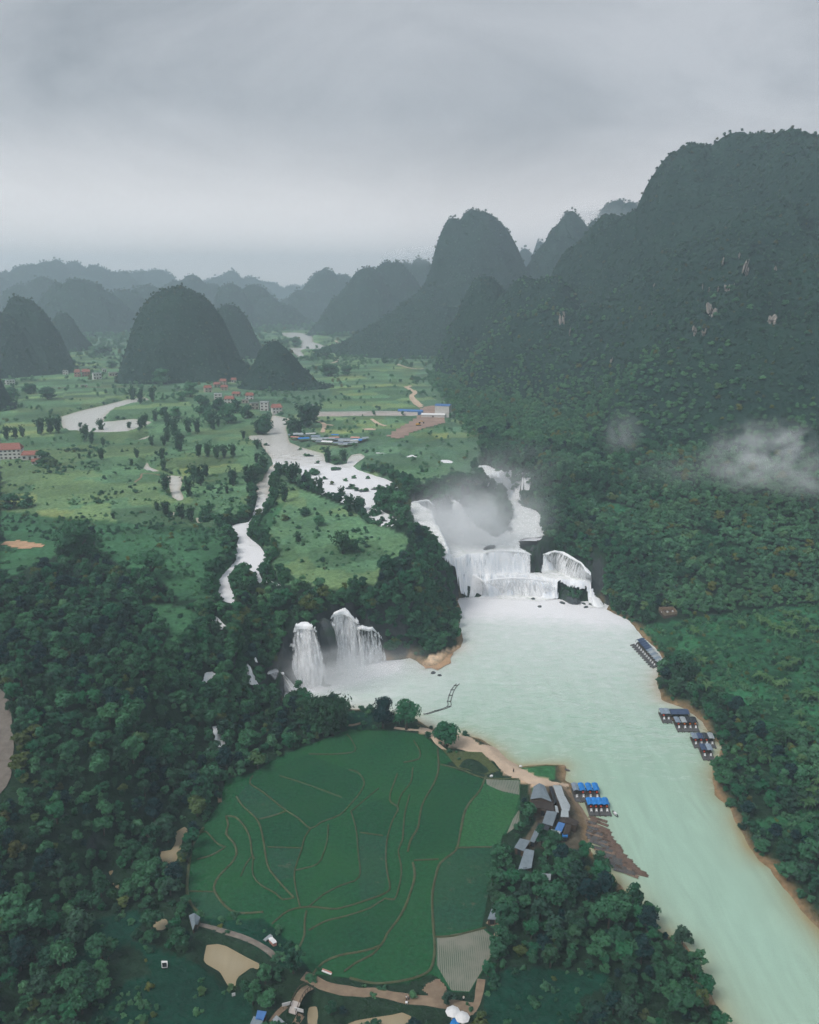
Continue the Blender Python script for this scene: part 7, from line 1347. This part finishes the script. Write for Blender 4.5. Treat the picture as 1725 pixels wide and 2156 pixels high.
for (a_, b_, h_, w_) in [(440,1060,260,230),(590,1130,300,260),(520,1220,220,220),(545,1010,160,150)]:
    p_ = cB(a_, b_ + 120); solo_tree(*p_, h_ * cB.k, w_ * cB.k, cr_big if a_ % 20 else TREE[1], BIGT[0], 'dark tree growing between the grey sheds of the landing', 'tree')['group'] = 'trees among the sheds'
# banana plants on the far bank and below the falls
BN = cM3([(1430,110),(1465,130),(1500,120),(1540,110),(1530,160),(1590,200),(1600,170),(1250,180),(1290,190),(1340,230),(1380,240),(1420,240),(1460,270),(1500,280),(1510,250),(1440,210),(1480,215),(1650,240),(1690,250),(1080,180),(1100,200),(720,250),(740,270),(1420,540),(1450,540),(1500,510),(1530,500),(760,470),(790,500),(1240,620),(1290,640),(1320,650),(1360,670),(1400,690),(1440,660),(1580,760),(1620,780),(1650,770),(1700,790),(1340,1110),(1370,1100),(1440,1090),(1470,1100),(1420,1390),(1260,1230),(1290,1260),(1240,1190),(1380,1270),(1560,1480),(1600,1500),(1640,1540),(1580,1600),(1620,1640),(1660,1620),(1690,1580),(1700,1480),(810,660),(780,640),(820,700),(930,760),(600,30),(640,30),(560,50),(1550,930),(1570,1000)]) + cR6([(640,820),(680,840),(730,850),(770,880),(700,880),(840,900),(870,940),(640,1290),(700,1300),(750,1290),(790,1310),(720,1370),(760,1380),(1290,1490),(1320,1510)])
pts = gp_many(BN)
for i, p_ in enumerate(pts):
    o_ = bpy.data.objects.new('banana_plant', BANANA[i % 3]); COL.objects.link(o_); o_.location = (p_[0], p_[1], max(p_[2], float(mz_(p_[:1], p_[1:2])[0]))); o_.rotation_euler = (0, 0, rnd.random() * 6.28); s = rnd.uniform(1.0, 1.6); o_.scale = (s, s, s * .9)
    tag(o_, 'pale green banana plant with drooping blades on the grassy far bank', 'banana plant', 'banana plants on the far bank')
# ------------------------------------------------------------------ the air
def haze_box():
    x0, x1, y0, y1, z0, z1 = -7100, 7100, -600, 7100, -12, 410
    V = [(x, y, z) for z in (z0, z1) for y in (y0, y1) for x in (x0, x1)]
    o_ = mesh_obj('haze', V, [(0, 2, 3, 1), (4, 5, 7, 6), (0, 1, 5, 4), (2, 6, 7, 3), (0, 4, 6, 2), (1, 3, 7, 5)])
    m = bpy.data.materials.new('haze_air'); m.use_nodes = True; t = m.node_tree; t.nodes.clear()
    ou = t.nodes.new('ShaderNodeOutputMaterial'); v = t.nodes.new('ShaderNodeVolumePrincipled')
    v.inputs['Color'].default_value = (0.74, 0.88, 1.0, 1); v.inputs['Density'].default_value = HAZE; v.inputs['Anisotropy'].default_value = 0.3
    t.links.new(v.outputs[0], ou.inputs['Volume']); o_.data.materials.append(m)
    return tag(o_, 'thin grey-blue haze filling the valley air', 'haze', kind='stuff')
HAZE = 2.55e-4
haze_box()
